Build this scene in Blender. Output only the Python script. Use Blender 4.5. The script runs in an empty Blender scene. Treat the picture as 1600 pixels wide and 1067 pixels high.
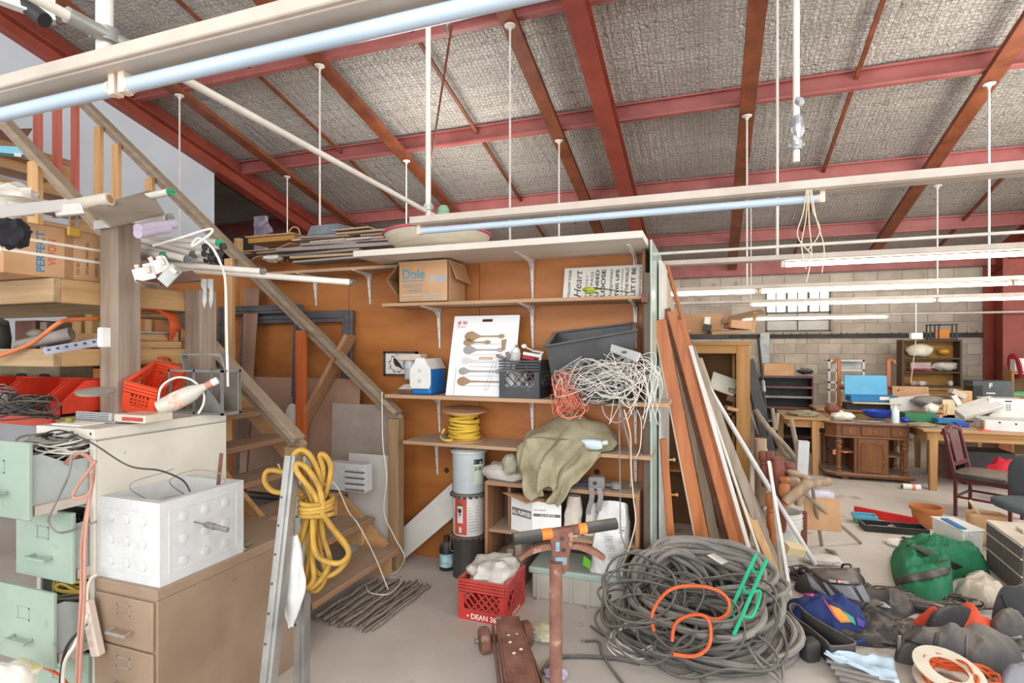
import bpy, bmesh, math, random
from mathutils import Vector, Matrix, Euler, noise
# ------------------------------------------------------------------ camera, world, lights, exposure
SC = bpy.context.scene
COL = SC.collection
TH = math.radians(19.8); FL = 860.0; HC = 1.7; HY = 545.0
cam_d = bpy.data.cameras.new('camera'); cam = bpy.data.objects.new('camera', cam_d); COL.objects.link(cam)
cam.location = (0, 0, HC); cam.rotation_euler = (math.pi/2, 0, TH)
cam_d.lens = FL*36/1600; cam_d.sensor_width = 36; cam_d.shift_y = (HY-533.5)/1600; cam_d.clip_start = .05; cam_d.clip_end = 200
SC.camera = cam
w = bpy.data.worlds.new('sky'); SC.world = w; w.use_nodes = True
bg = w.node_tree.nodes['Background']; bg.inputs[0].default_value = (.93, .97, 1, 1); bg.inputs[1].default_value = 1.5
def area(name, loc, rot, sx, sy, power, col=(1, 1, 1)):
    l = bpy.data.lights.new(name, 'AREA'); l.shape = 'RECTANGLE'; l.size = sx; l.size_y = sy; l.energy = power; l.color = col
    o = bpy.data.objects.new(name, l); COL.objects.link(o); o.location = loc; o.rotation_euler = rot
    return o
area('front_fill', (-1, -4.8, 2.4), (math.radians(90), 0, 0), 13, 4.6, 190, (.97, .98, 1))  # added fill light behind the camera, no real door modelled there
def fill_point(loc, power, r=.7, col=(1, .97, .93)):  # added soft fill to brighten roof and hall, not actual fittings
    l = bpy.data.lights.new('hall_fill', 'POINT'); l.energy = power; l.shadow_soft_size = r; l.color = col
    o = bpy.data.objects.new('hall_fill', l); COL.objects.link(o); o.location = loc
fill_point((.8, -1.2, 4.0), 110); fill_point((3.6, 6.3, 3.3), 150); fill_point((-3.4, 6.8, 3.6), 90); fill_point((6.2, 1.5, 3.6), 150)
SC.view_settings.view_transform = 'Standard'; SC.view_settings.look = 'None'; SC.view_settings.gamma = 1
SC.view_settings.use_curve_mapping = False; SC.view_settings.exposure = 0.72
SC.cycles.use_denoising = True; SC.cycles.max_bounces = 8; SC.cycles.diffuse_bounces = 5; SC.cycles.transparent_max_bounces = 12
SC.cycles.sample_clamp_indirect = 6
# ------------------------------------------------------------------ finding real positions
_F = Vector((-math.sin(TH), math.cos(TH), 0)); _R = Vector((math.cos(TH), math.sin(TH), 0)); EYE = Vector((0, 0, HC))
def ray(px, py): return _F + _R*((px-800)/FL) + Vector((0, 0, (HY-py)/FL))
def onZ(px, py, z): d = ray(px, py); return EYE + d*((z-HC)/d.z)
def onY(px, py, y): d = ray(px, py); return EYE + d*(y/d.y)
def onX(px, py, x): d = ray(px, py); return EYE + d*(x/d.x)
def onD(px, py, t): return EYE + ray(px, py)*t
def flr(px, py): return onZ(px, py, 0)
R = random.Random(7)
def V(*a): return Vector(a)
# ------------------------------------------------------------------ mesh builder
def rot3(r):
    if r is None: return Matrix.Identity(3)
    if isinstance(r, Matrix): return r.to_3x3()
    if isinstance(r, (int, float)): return Matrix.Rotation(r, 3, 'Z')
    return Euler(r).to_matrix()
def frame(x, up):
    x = Vector(x).normalized(); up = Vector(up)
    z = up - x*up.dot(x)
    if z.length < 1e-5: z = Vector((1, 0, 0)) - x*x.x
    z.normalize(); y = z.cross(x)
    return Matrix((x, y, z)).transposed()
BOXF = [(0, 3, 2, 1), (4, 5, 6, 7), (0, 1, 5, 4), (1, 2, 6, 5), (2, 3, 7, 6), (3, 0, 4, 7)]
class MB:
    def __init__(s): s.v = []; s.f = []
    def add(s, vs, fs):
        n = len(s.v); s.v += [tuple(v) for v in vs]; s.f += [tuple(i+n for i in f) for f in fs]; return s
    def box(s, c, size, rot=None):
        m = rot3(rot); c = Vector(c); a, b, d = [q/2 for q in size]
        return s.add([c + m @ Vector(p) for p in ((-a, -b, -d), (a, -b, -d), (a, b, -d), (-a, b, -d), (-a, -b, d), (a, -b, d), (a, b, d), (-a, b, d))], BOXF)
    def bx(s, x0, x1, y0, y1, z0, z1): return s.box(((x0+x1)/2, (y0+y1)/2, (z0+z1)/2), (abs(x1-x0), abs(y1-y0), abs(z1-z0)))
    def beam(s, p0, p1, w, h, up=(0, 0, 1)):
        p0 = Vector(p0); p1 = Vector(p1); d = p1-p0
        return s.box((p0+p1)/2, (d.length, w, h), frame(d, up))
    def tube(s, pts, r, n=8, closed=False):
        pts = [Vector(p) for p in pts]; N = len(pts); vs = []; fs = []
        prev = None
        for i, p in enumerate(pts):
            a = pts[i-1] if (i > 0 or closed) else p; b = pts[(i+1) % N] if (i < N-1 or closed) else p
            t = (b-a)
            if t.length < 1e-9: t = Vector((0, 0, 1))
            t.normalize()
            if prev is None:
                prev = t.orthogonal().normalized()
            prev = prev - t*prev.dot(t)
            if prev.length < 1e-6: prev = t.orthogonal()
            prev.normalize(); q = t.cross(prev)
            rr = r[i] if isinstance(r, (list, tuple)) else r
            for k in range(n):
                an = 2*math.pi*k/n; vs.append(p + prev*(math.cos(an)*rr) + q*(math.sin(an)*rr))
        for i in range(N if closed else N-1):
            j = (i+1) % N
            for k in range(n):
                l = (k+1) % n; fs.append((i*n+k, i*n+l, j*n+l, j*n+k))
        if not closed:
            fs.append(tuple(range(n-1, -1, -1))); fs.append(tuple((N-1)*n+k for k in range(n)))
        return s.add(vs, fs)
    def cyl(s, p0, p1, r, r1=None, n=16): return s.tube([p0, p1], [r, r if r1 is None else r1], n)
    def lathe(s, prof, c=(0, 0, 0), n=24, m=None, cap=True):
        m = rot3(m); c = Vector(c); vs = []; fs = []
        for (r, z) in prof:
            for k in range(n):
                a = 2*math.pi*k/n; vs.append(c + m @ Vector((r*math.cos(a), r*math.sin(a), z)))
        for i in range(len(prof)-1):
            for k in range(n):
                l = (k+1) % n; fs.append((i*n+k, i*n+l, (i+1)*n+l, (i+1)*n+k))
        if cap:
            if prof[0][0] > 1e-4: fs.append(tuple(range(n-1, -1, -1)))
            if prof[-1][0] > 1e-4: fs.append(tuple((len(prof)-1)*n+k for k in range(n)))
        return s.add(vs, fs)
    def poly(s, pts, th, o=(0, 0, 0), u=(1, 0, 0), v=(0, 1, 0)):
        o = Vector(o); u = Vector(u); v = Vector(v); w_ = u.cross(v).normalized()*th; n = len(pts)
        a = [o+u*p[0]+v*p[1] for p in pts]
        fs = [tuple(range(n-1, -1, -1)), tuple(range(n, 2*n))] + [(i, (i+1) % n, n+(i+1) % n, n+i) for i in range(n)]
        return s.add(a + [p+w_ for p in a], fs)
    def quad3(s, a, b, c, d, th):
        a, b, c, d = [Vector(q) for q in (a, b, c, d)]; nn = (b-a).cross(d-a).normalized()*th
        return s.add([a, b, c, d, a+nn, b+nn, c+nn, d+nn], BOXF)
    def surf(s, fn, nu, nv, closed_u=False):
        vs = [Vector(fn(i/(nu if closed_u else nu-1), j/(nv-1))) for i in range(nu) for j in range(nv)]
        fs = []
        for i in range(nu if closed_u else nu-1):
            k = (i+1) % nu
            for j in range(nv-1): fs.append((i*nv+j, k*nv+j, k*nv+j+1, i*nv+j+1))
        return s.add(vs, fs)
    def blob(s, c, rad, rot=None, n=16, amp=.15, sc=3., seed=0, sq=1., flat=None):
        # rounded, dented body: superellipsoid with noise; sq < 1 makes it boxier
        m = rot3(rot); c = Vector(c); rad = Vector(rad); nv = n//2+1
        def pw(x): return math.copysign(abs(x)**sq, x)
        vs = [];
        for j in range(nv):
            ph = -math.pi/2 + math.pi*j/(nv-1)
            for i in range(n):
                a = 2*math.pi*i/n
                p = Vector((pw(math.cos(ph))*pw(math.cos(a)), pw(math.cos(ph))*pw(math.sin(a)), pw(math.sin(ph))))
                k = 1+amp*noise.noise(p*sc+Vector((seed*7.1, seed*3.3, seed)))
                q = Vector((p.x*rad.x*k, p.y*rad.y*k, p.z*rad.z*k))
                q = c + m @ q
                if flat is not None and q.z < flat: q.z = flat
                vs.append(q)
        fs = [(j*n+i, j*n+(i+1) % n, (j+1)*n+(i+1) % n, (j+1)*n+i) for j in range(nv-1) for i in range(n)]
        return s.add(vs, fs)
    def build(s, name, m, parent=None, smooth=False, bevel=0, thick=0, sub=0, label=None):
        return build(s, name, m, parent, smooth, bevel, thick, sub, label)
WLOC = {}
def build(mb, name, m, parent=None, smooth=False, bevel=0, thick=0, sub=0, label=None):
    me = bpy.data.meshes.new(name)
    if parent is not None: off = WLOC.get(parent.name, Vector())
    else:
        xs, ys, zs = zip(*mb.v); off = Vector(((min(xs)+max(xs))/2, (min(ys)+max(ys))/2, min(zs)))
    me.from_pydata([(x-off.x, y-off.y, z-off.z) for x, y, z in mb.v], [], mb.f)
    if bevel or smooth or thick:
        bm = bmesh.new(); bm.from_mesh(me)
        if smooth: bmesh.ops.remove_doubles(bm, verts=bm.verts, dist=1e-5)
        bmesh.ops.recalc_face_normals(bm, faces=bm.faces)
        if bevel:
            es = [e for e in bm.edges if len(e.link_faces) == 2 and e.calc_face_angle(0) > .5]
            if es: bmesh.ops.bevel(bm, geom=es, offset=bevel, segments=1 if bevel < .012 else 2, affect='EDGES', profile=.5, clamp_overlap=True)
        bm.to_mesh(me); bm.free()
    o = bpy.data.objects.new(name, me); COL.objects.link(o)
    if m is not None: me.materials.append(m)
    if smooth:
        me.polygons.foreach_set('use_smooth', [True]*len(me.polygons)); me.set_sharp_from_angle(angle=math.radians(38))
    if thick:
        md = o.modifiers.new('solid', 'SOLIDIFY'); md.thickness = thick; md.offset = 0
    if sub:
        md = o.modifiers.new('sub', 'SUBSURF'); md.levels = sub; md.render_levels = sub
    if parent is not None:
        o.parent = parent
        WLOC[o.name] = off.copy()
    else:
        o.location = off; WLOC[o.name] = off.copy()
    if label: o['label'] = label
    return o
def tag(o, label, cat, group=None, kind=None):
    o['label'] = label; o['category'] = cat
    if group: o['group'] = group
    if kind: o['kind'] = kind
    return o
def thing(name, label, cat, loc=(0, 0, 0), rz=0, group=None, local=False):
    o = bpy.data.objects.new(name, None); COL.objects.link(o); o.empty_display_size = .1
    o.location = loc; o.rotation_euler = (0, 0, rz) if isinstance(rz, (int, float)) else rz
    WLOC[o.name] = Vector((0, 0, 0)) if local else Vector(loc)
    return tag(o, label, cat, group)
def struct(o): o['kind'] = 'structure'; return o
def dup(root, loc=None, rot=None, label=None, parent=None):
    c = root.copy(); COL.objects.link(c)
    if loc is not None: c.location = loc
    if rot is not None: c.rotation_euler = (0, 0, rot) if isinstance(rot, (int, float)) else rot
    if label: c['label'] = label
    if parent is not None: c.parent = parent
    for ch in list(root.children): dup(ch, parent=c)
    return c
def text(body, m, parent, o, u, v, width=None, size=.05, bold=0, ext=.0004, name='lettering', shear=0, spacing=1):
    # flat printed lettering: o = lower left corner, u = reading direction, v = up
    cu = bpy.data.curves.new(name, 'FONT'); cu.body = body; cu.size = size; cu.extrude = ext; cu.offset = min(bold, size*.025); cu.shear = shear
    cu.space_character = spacing; cu.materials.append(m)
    ob = bpy.data.objects.new(name, cu); COL.objects.link(ob)
    u = Vector(u).normalized(); v = Vector(v); v = (v-u*v.dot(u)).normalized(); n = u.cross(v)
    sx = 1
    if width:
        bpy.context.view_layer.update(); sx = width/max(ob.dimensions.x, 1e-4)
    off = WLOC.get(parent.name, Vector()); p = Vector(o)-off+n*.0006
    bpy.context.view_layer.update()
    me = bpy.data.meshes.new_from_object(ob.evaluated_get(bpy.context.evaluated_depsgraph_get())); bpy.data.objects.remove(ob)
    ob = bpy.data.objects.new(name, me); COL.objects.link(ob); ob['kind'] = 'stuff'
    ob.parent = parent
    ob.matrix_basis = Matrix(((u.x*sx, v.x, n.x, p.x), (u.y*sx, v.y, n.y, p.y), (u.z*sx, v.z, n.z, p.z), (0, 0, 0, 1)))
    return ob
def mark(mb_pts, m, parent, o, u, v, name='print', th=.0004):
    # flat printed patch: polygon in the (u, v) plane
    u = Vector(u).normalized(); v = Vector(v); v = (v-u*v.dot(u)).normalized(); n = u.cross(v)
    b = MB()
    for pts in mb_pts: b.poly(pts, th, Vector(o)+n*.0004, u, v)
    return b.build(name, m, parent)
def rect(x0, x1, y0, y1): return [(x0, y0), (x1, y0), (x1, y1), (x0, y1)]
def smoothpath(pts, n=8, closed=False):
    # Catmull-Rom through the points
    P = [Vector(p) for p in pts]; N = len(P); out = []
    for i in range(N if closed else N-1):
        p0 = P[i-1] if (i > 0 or closed) else P[i]; p1 = P[i]; p2 = P[(i+1) % N]; p3 = P[(i+2) % N] if (i+2 < N or closed) else p2
        for k in range(n):
            t = k/n; t2 = t*t; t3 = t2*t
            out.append(.5*((2*p1)+(p2-p0)*t+(2*p0-5*p1+4*p2-p3)*t2+(3*p1-p0-3*p2+p3)*t3))
    if not closed: out.append(P[-1])
    return out
# ------------------------------------------------------------------ materials
def lin(h):
    h = h.lstrip('#'); c = [int(h[i:i+2], 16)/255 for i in (0, 2, 4)]
    return tuple(x/12.92 if x <= .04045 else ((x+.055)/1.055)**2.4 for x in c) + (1,)
MATS = {}
def mat(name, c1, c2=None, rough=.6, metal=0., scale=(6, 6, 6), detail=4, lo=.35, hi=.65, bump=0., bscale=None, dust=0., emit=None, alpha=1., trans=0., vary=0., spec=.4, spots=None):
    if name in MATS: return MATS[name]
    m = bpy.data.materials.new(name); m.use_nodes = True; nt = m.node_tree; N = nt.nodes; L = nt.links
    b = N['Principled BSDF']; b.inputs['Roughness'].default_value = rough; b.inputs['Metallic'].default_value = metal
    b.inputs['Specular IOR Level'].default_value = spec
    tc = N.new('ShaderNodeTexCoord'); oi = N.new('ShaderNodeObjectInfo')
    ad = N.new('ShaderNodeVectorMath'); ad.operation = 'MULTIPLY_ADD'
    L.new(oi.outputs['Random'], ad.inputs[0]); ad.inputs[1].default_value = (37, 19, 23); L.new(tc.outputs['Object'], ad.inputs[2])
    mp = N.new('ShaderNodeMapping'); mp.inputs['Scale'].default_value = scale if isinstance(scale, tuple) else (scale,)*3
    L.new(ad.outputs[0], mp.inputs['Vector'])
    nz = N.new('ShaderNodeTexNoise'); nz.inputs['Scale'].default_value = 1; nz.inputs['Detail'].default_value = detail; nz.inputs['Roughness'].default_value = .6
    L.new(mp.outputs[0], nz.inputs['Vector'])
    a = lin(c1); bb = lin(c2) if c2 else tuple(x*.82 for x in a[:3])+(1,)
    cr = N.new('ShaderNodeValToRGB'); cr.color_ramp.elements[0].position = lo; cr.color_ramp.elements[1].position = hi
    cr.color_ramp.elements[0].color = bb; cr.color_ramp.elements[1].color = a
    L.new(nz.outputs['Fac'], cr.inputs[0]); out = cr.outputs[0]
    if vary:
        hs = N.new('ShaderNodeHueSaturation'); mr = N.new('ShaderNodeMapRange'); mr.inputs[3].default_value = 1-vary; mr.inputs[4].default_value = 1+vary
        L.new(oi.outputs['Random'], mr.inputs[0]); L.new(mr.outputs[0], hs.inputs['Value']); L.new(out, hs.inputs['Color']); out = hs.outputs[0]
    if spots:
        sc_, col_, th_ = spots
        n2 = N.new('ShaderNodeTexNoise'); n2.inputs['Scale'].default_value = sc_; n2.inputs['Detail'].default_value = 5; L.new(ad.outputs[0], n2.inputs['Vector'])
        r2 = N.new('ShaderNodeValToRGB'); r2.color_ramp.elements[0].position = th_; r2.color_ramp.elements[1].position = min(1, th_+.06); L.new(n2.outputs['Fac'], r2.inputs[0])
        mx = N.new('ShaderNodeMix'); mx.data_type = 'RGBA'; L.new(r2.outputs[0], mx.inputs[0]); L.new(out, mx.inputs[6]); mx.inputs[7].default_value = lin(col_); out = mx.outputs[2]
    if dust:
        ge = N.new('ShaderNodeNewGeometry'); sp = N.new('ShaderNodeSeparateXYZ'); L.new(ge.outputs['Normal'], sp.inputs[0])
        n3 = N.new('ShaderNodeTexNoise'); n3.inputs['Scale'].default_value = 9; n3.inputs['Detail'].default_value = 4; L.new(ad.outputs[0], n3.inputs['Vector'])
        mr = N.new('ShaderNodeMapRange'); mr.inputs[1].default_value = .35; mr.inputs[2].default_value = .95; L.new(sp.outputs['Z'], mr.inputs[0])
        mm = N.new('ShaderNodeMath'); mm.operation = 'MULTIPLY'; L.new(mr.outputs[0], mm.inputs[0]); L.new(n3.outputs['Fac'], mm.inputs[1])
        m2 = N.new('ShaderNodeMath'); m2.operation = 'MULTIPLY'; m2.use_clamp = True; L.new(mm.outputs[0], m2.inputs[0]); m2.inputs[1].default_value = dust*1.7
        mx = N.new('ShaderNodeMix'); mx.data_type = 'RGBA'; L.new(m2.outputs[0], mx.inputs[0]); L.new(out, mx.inputs[6]); mx.inputs[7].default_value = lin('#b3a796'); out = mx.outputs[2]
    L.new(out, b.inputs['Base Color'])
    if bump:
        nb = nz
        if bscale:
            nb = N.new('ShaderNodeTexNoise'); nb.inputs['Scale'].default_value = bscale; nb.inputs['Detail'].default_value = 3; L.new(ad.outputs[0], nb.inputs['Vector'])
        bp = N.new('ShaderNodeBump'); bp.inputs['Strength'].default_value = bump; bp.inputs['Distance'].default_value = .02
        L.new(nb.outputs['Fac'], bp.inputs['Height']); L.new(bp.outputs[0], b.inputs['Normal'])
    if emit:
        b.inputs['Emission Color'].default_value = lin(emit[0]); b.inputs['Emission Strength'].default_value = emit[1]
    if alpha < 1: b.inputs['Alpha'].default_value = alpha
    if trans: b.inputs['Transmission Weight'].default_value = trans
    MATS[name] = m
    return m
GX = (1.2, 22, 22); GY = (22, 1.2, 22); GZ = (22, 22, 1.2)     # wood grain along x, y, z
def wood(name, c1, c2, ax='x', **k):
    k.setdefault('rough', .65); k.setdefault('bump', .12)
    return mat(name+'_'+ax, c1, c2, scale={'x': GX, 'y': GY, 'z': GZ}[ax], detail=6, lo=.3, hi=.7, **k)
# ------------------------------------------------------------------ the setting
def roofz(y): return 6.62-.25*y
m_floor = mat('concrete_floor', '#cfc8c0', '#b9b0a6', rough=.55, scale=(1.3, 1.3, 1.3), detail=8, lo=.3, hi=.68, bump=.05, bscale=30, spots=(2.6, '#a59a8e', .64))
struct(MB().bx(-11, 11, -5, 12.6, -.12, 0).build('floor', m_floor))
# foil faced insulation held by wire netting
def foil():
    m = mat('foil_insulation', '#cac4bb', '#a8a299', rough=.45, metal=.12, scale=(.5, 1.5, 1), detail=6, lo=.3, hi=.7)
    nt = m.node_tree; N = nt.nodes; L = nt.links; b = N['Principled BSDF']; tc = N['Texture Coordinate']
    vo = N.new('ShaderNodeTexVoronoi'); vo.feature = 'DISTANCE_TO_EDGE'; vo.inputs['Scale'].default_value = 20; vo.inputs['Randomness'].default_value = .4
    L.new(tc.outputs['Object'], vo.inputs['Vector'])
    rp = N.new('ShaderNodeMapRange'); rp.inputs[1].default_value = .02; rp.inputs[2].default_value = .07; L.new(vo.outputs['Distance'], rp.inputs[0])
    nz = N.new('ShaderNodeTexNoise'); nz.inputs['Scale'].default_value = 26; nz.inputs['Detail'].default_value = 3; L.new(tc.outputs['Object'], nz.inputs['Vector'])
    n2 = N.new('ShaderNodeTexNoise'); n2.inputs['Scale'].default_value = 1; n2.inputs['Detail'].default_value = 3
    mp = N.new('ShaderNodeMapping'); mp.inputs['Scale'].default_value = (14, 1.2, 1); L.new(tc.outputs['Object'], mp.inputs['Vector']); L.new(mp.outputs[0], n2.inputs['Vector'])
    s1 = N.new('ShaderNodeMath'); s1.operation = 'MULTIPLY_ADD'; L.new(rp.outputs[0], s1.inputs[0]); s1.inputs[1].default_value = .5; L.new(nz.outputs['Fac'], s1.inputs[2])
    s2 = N.new('ShaderNodeMath'); s2.operation = 'MULTIPLY_ADD'; L.new(n2.outputs['Fac'], s2.inputs[0]); s2.inputs[1].default_value = 1.2; L.new(s1.outputs[0], s2.inputs[2])
    bp = N.new('ShaderNodeBump'); bp.inputs['Strength'].default_value = .9; bp.inputs['Distance'].default_value = .03
    L.new(s2.outputs[0], bp.inputs['Height']); L.new(bp.outputs[0], b.inputs['Normal'])
    src = b.inputs['Base Color'].links[0].from_socket
    mx = N.new('ShaderNodeMix'); mx.data_type = 'RGBA'; L.new(rp.outputs[0], mx.inputs[0]); mx.inputs[6].default_value = lin('#a8a299'); L.new(src, mx.inputs[7])
    L.new(mx.outputs[2], b.inputs['Base Color'])
    return m
m_foil = foil()
def roof(u, v):
    x = -11+22*u; y = -5+17.7*v
    return (x, y, roofz(y)+.03-.035*abs(math.sin(math.pi*(x+.3)/1.19))**.5*0-.03*noise.noise(Vector((x*.9, y*.9, 1))))
ceiling = struct(MB().surf(roof, 120, 90).build('ceiling', m_foil, smooth=True, thick=.02))
m_red = mat('red_oxide_steel', '#974636', '#80392c', rough=.5, scale=3, dust=.15)
m_redw = mat('red_oxide_purlin', '#a8635d', '#96524d', rough=.5, scale=2.5)
m_rust = mat('brown_steel', '#85492c', '#683621', rough=.55, scale=4)
PUR = [-2.1, -.25, 1.6, 3.45, 5.3, 7.12, 9.03, 10.93]
for y in PUR:                                              # C purlins, open face towards the camera
    z = roofz(y); b = MB()
    b.bx(-11, 11, y+.05, y+.056, z-.22, z-.01); b.bx(-11, 11, y-.02, y+.056, z-.225, z-.217); b.bx(-11, 11, y-.02, y+.056, z-.014, z-.006)
    b.bx(-11, 11, y-.024, y-.018, z-.225, z-.2); b.bx(-11, 11, y-.024, y-.018, z-.03, z-.006)
    p = b.build('purlin', m_redw, ceiling)
b = MB(); z = roofz(12.3); b.bx(-11, 11, 12.2, 12.3, z-.34, z-.02).build('eave_beam', m_redw, ceiling)
for x in (-7.43, -1.2, 4.85):                              # rigid frames: tapered web and flanges
    b = MB(); y0, y1 = -5, 12.25
    lo = lambda y: roofz(y)-.34-.02*max(0, (y-4))
    b.add([(x-.005, y0, lo(y0)), (x+.005, y0, lo(y0)), (x+.005, y1, lo(y1)), (x-.005, y1, lo(y1)), (x-.005, y0, roofz(y0)-.02), (x+.005, y0, roofz(y0)-.02), (x+.005, y1, roofz(y1)-.02), (x-.005, y1, roofz(y1)-.02)], BOXF)
    b.beam((x, y0, lo(y0)), (x, y1, lo(y1)), .21, .012); b.beam((x, y0, roofz(y0)-.24), (x, y1, roofz(y1)-.24), .21, .012)
    b.build('rafter', m_red, ceiling)
for x in (-6.53, -4.3, -1.93, .42, 2.8, 5.2):              # rust coloured channels under the purlins
    b = MB(); b.beam((x, -5, roofz(-5)-.275), (x, 12.1, roofz(12.1)-.275), .17, .012); b.beam((x-.082, -5, roofz(-5)-.245), (x-.082, 12.1, roofz(12.1)-.245), .008, .06); b.beam((x+.082, -5, roofz(-5)-.245), (x+.082, 12.1, roofz(12.1)-.245), .008, .06)
    b.build('channel', m_rust, ceiling)
for x in (-8.2, -5.4, -3.1, 1.55, 3.9):                         # thin angle straps between purlins
    b = MB(); b.beam((x, -5, roofz(-5)-.07), (x, 12, roofz(12)-.07), .045, .03); b.build('strap', m_rust, ceiling)
b = MB()
for p, q in (((706, 40, 5.0), (668, 285, 7.3)), ((880, 325, 8.0), (900, 350, 8.5))):
    b.cyl(onD(*p), onD(*q), .011, n=6)
b.build('brace_rod', m_rust, ceiling)
# block wall at the back, pieces set proud of recessed joints, with the window
YW = 12.4
m_mort = mat('mortar', '#b5ada2', '#a39a8e', rough=.9, scale=5)
m_block = mat('concrete_block', '#c4b8a8', '#aa9d8c', rough=.85, scale=(2.5, 2.5, 2.5), detail=7, bump=.15, bscale=60, vary=.07, spots=(2.2, '#8f8578', .66))
WX0, WX1, WZ0, WZ1 = 1.07, 2.25, 2.05, 2.87
wall = MB()
for r in ((-11, WX0, 0, 3.55), (WX1, 11, 0, 3.55), (WX0, WX1, 0, WZ0), (WX0, WX1, WZ1, 3.55)): wall.bx(r[0], r[1], YW, YW+.2, r[2], r[3])
wall = struct(wall.build('wall_back', m_mort))
BL = .405; BH = .2; far = MB(); shared = {}
for r in range(17):
    z0 = r*BH+.004; z1 = z0+BH-.009; off = (r % 2)*BL/2
    for k in range(-27, 28):
        x0 = k*BL+off+.0045; x1 = x0+BL-.009; segs = [(x0, x1)]
        if z1 > WZ0-.02 and z0 < WZ1+.02:
            segs = []
            if x0 < WX0-.03: segs.append((x0, min(x1, WX0-.03)))
            if x1 > WX1+.03: segs.append((max(x0, WX1+.03), x1))
        for a, c in segs:
            if c-a < .03: continue
            if -1.2 < a < 6.0 and z0 > .79:
                key = round(c-a, 3)
                if key not in shared:
                    o = MB().box(WLOC[wall.name]+V(0, 0, BH/2-.0045), (c-a, .012, BH-.009)).build('block', m_block, wall, bevel=.003); shared[key] = o.data
                else: o = bpy.data.objects.new('block', shared[key]); COL.objects.link(o); o.parent = wall
                o.location = Vector(((a+c)/2, YW-.006-R.random()*.002, z0)) - WLOC[wall.name]
            else: far.bx(a, c, YW-.012, YW, z0, z1)
far.build('block_course', m_block, wall)['kind'] = 'stuff'
m_wf = mat('window_steel', '#6f6a62', '#5b554c', rough=.6); m_glass = mat('clear_pane', '#ffffff', '#ffffff', rough=.05, trans=1.0, spec=.3); 
m_frost = mat('frosted_pane', '#d9d4cb', '#c9c2b8', rough=.6, scale=3, trans=.35)
win = thing('window_1', 'steel window high in the block wall, its upper lights clear and its lower lights frosted', 'window', (WX0, YW, WZ0)); win['kind'] = 'structure'
f = MB(); t = .03
for x0, x1, z0, z1 in ((WX0, WX1, WZ0, WZ0+t), (WX0, WX1, WZ1-t, WZ1), (WX0, WX0+t, WZ0, WZ1), (WX1-t, WX1, WZ0, WZ1), (WX0, WX1, 2.41, 2.45)): f.bx(x0, x1, YW-.02, YW+.05, z0, z1)
xm = (WX0+WX1)/2; f.bx(xm-.012, xm+.012, YW, YW+.03, WZ0, 2.43)
f.bx(WX0, WX1, YW, YW+.03, 2.265, 2.285)
for k in range(1, 6):
    x = WX0+(WX1-WX0)*k/6; wd = .022 if k % 2 == 0 else .01; f.bx(x-wd, x+wd, YW, YW+.03, 2.43, WZ1)
f.bx(WX0, WX1, YW, YW+.03, 2.655, 2.675)
f.build('window_frame', m_wf, win)
for k in range(6):
    for z0, z1 in ((2.45, 2.655), (2.675, WZ1-t)):
        xa = WX0+(WX1-WX0)*k/6; MB().bx(xa+.012, xa+(WX1-WX0)/6-.012, YW+.012, YW+.016, z0, z1).build('pane', m_glass, win)
for xa, xb in ((WX0+t, xm), (xm, WX1-t)):
    for z0, z1 in ((WZ0+t, 2.265), (2.285, 2.41)): MB().bx(xa, xb, YW+.012, YW+.018, z0, z1).build('pane', m_frost, win)
m_dark = mat('dark_ledge', '#4a4640', '#38342f', rough=.8)
b = MB(); b.bx(-1.5, 10, YW-.07, YW-.012, 1.915, 1.995)
for k in range(40): x = .8+k*.17+R.random()*.1; b.cyl((x, YW-.04, 1.99), (x, YW-.04, 2.01+R.random()*.02), .008, n=6)
struct(b.build('trim_1', m_dark))
m_galv = mat('galvanised', '#a9aaa6', '#8d8e8b', rough=.45, metal=.5, scale=8)
b = MB(); b.bx(1.0, 1.13, YW-.16, YW-.08, 0, 2.02); b.bx(.96, 1.0, YW-.16, YW-.14, 0, 2.02); struct(b.build('trim_2', m_galv))
# column by the block wall
colx = 4.82; b = MB(); b.bx(colx-.006, colx+.006, 11.62, 12.3, 0, 3.35); b.bx(colx-.15, colx+.15, 11.6, 11.615, 0, 3.35); b.bx(colx-.15, colx+.15, 12.3, 12.315, 0, 3.35)
struct(b.build('trim_3', m_red))
MB().bx(4.84, 4.96, 11.595, 11.6, 1.31, 1.36).build('sticker', mat('paper', '#efe9dd', '#e2dbcd', rough=.8), bpy.data.objects['trim_3'])
# side walls
m_white = mat('white_drywall', '#c9ced5', '#bcc2c9', rough=.8, scale=.8, detail=6)
b = MB(); b.add([(-7.6, -5, 0), (-7.45, -5, 0), (-7.45, 6.66, 0), (-7.6, 6.66, 0), (-7.6, -5, roofz(-5)-.05), (-7.45, -5, roofz(-5)-.05), (-7.45, 6.66, roofz(6.66)-.05), (-7.6, 6.66, roofz(6.66)-.05)], BOXF)
struct(b.build('wall_left', m_white))
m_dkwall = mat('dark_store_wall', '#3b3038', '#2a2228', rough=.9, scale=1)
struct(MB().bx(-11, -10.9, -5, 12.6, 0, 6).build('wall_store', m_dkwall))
struct(MB().bx(-11, -7.6, 6.0, 6.1, 0, 5).build('wall_store_return', m_dkwall))
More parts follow.
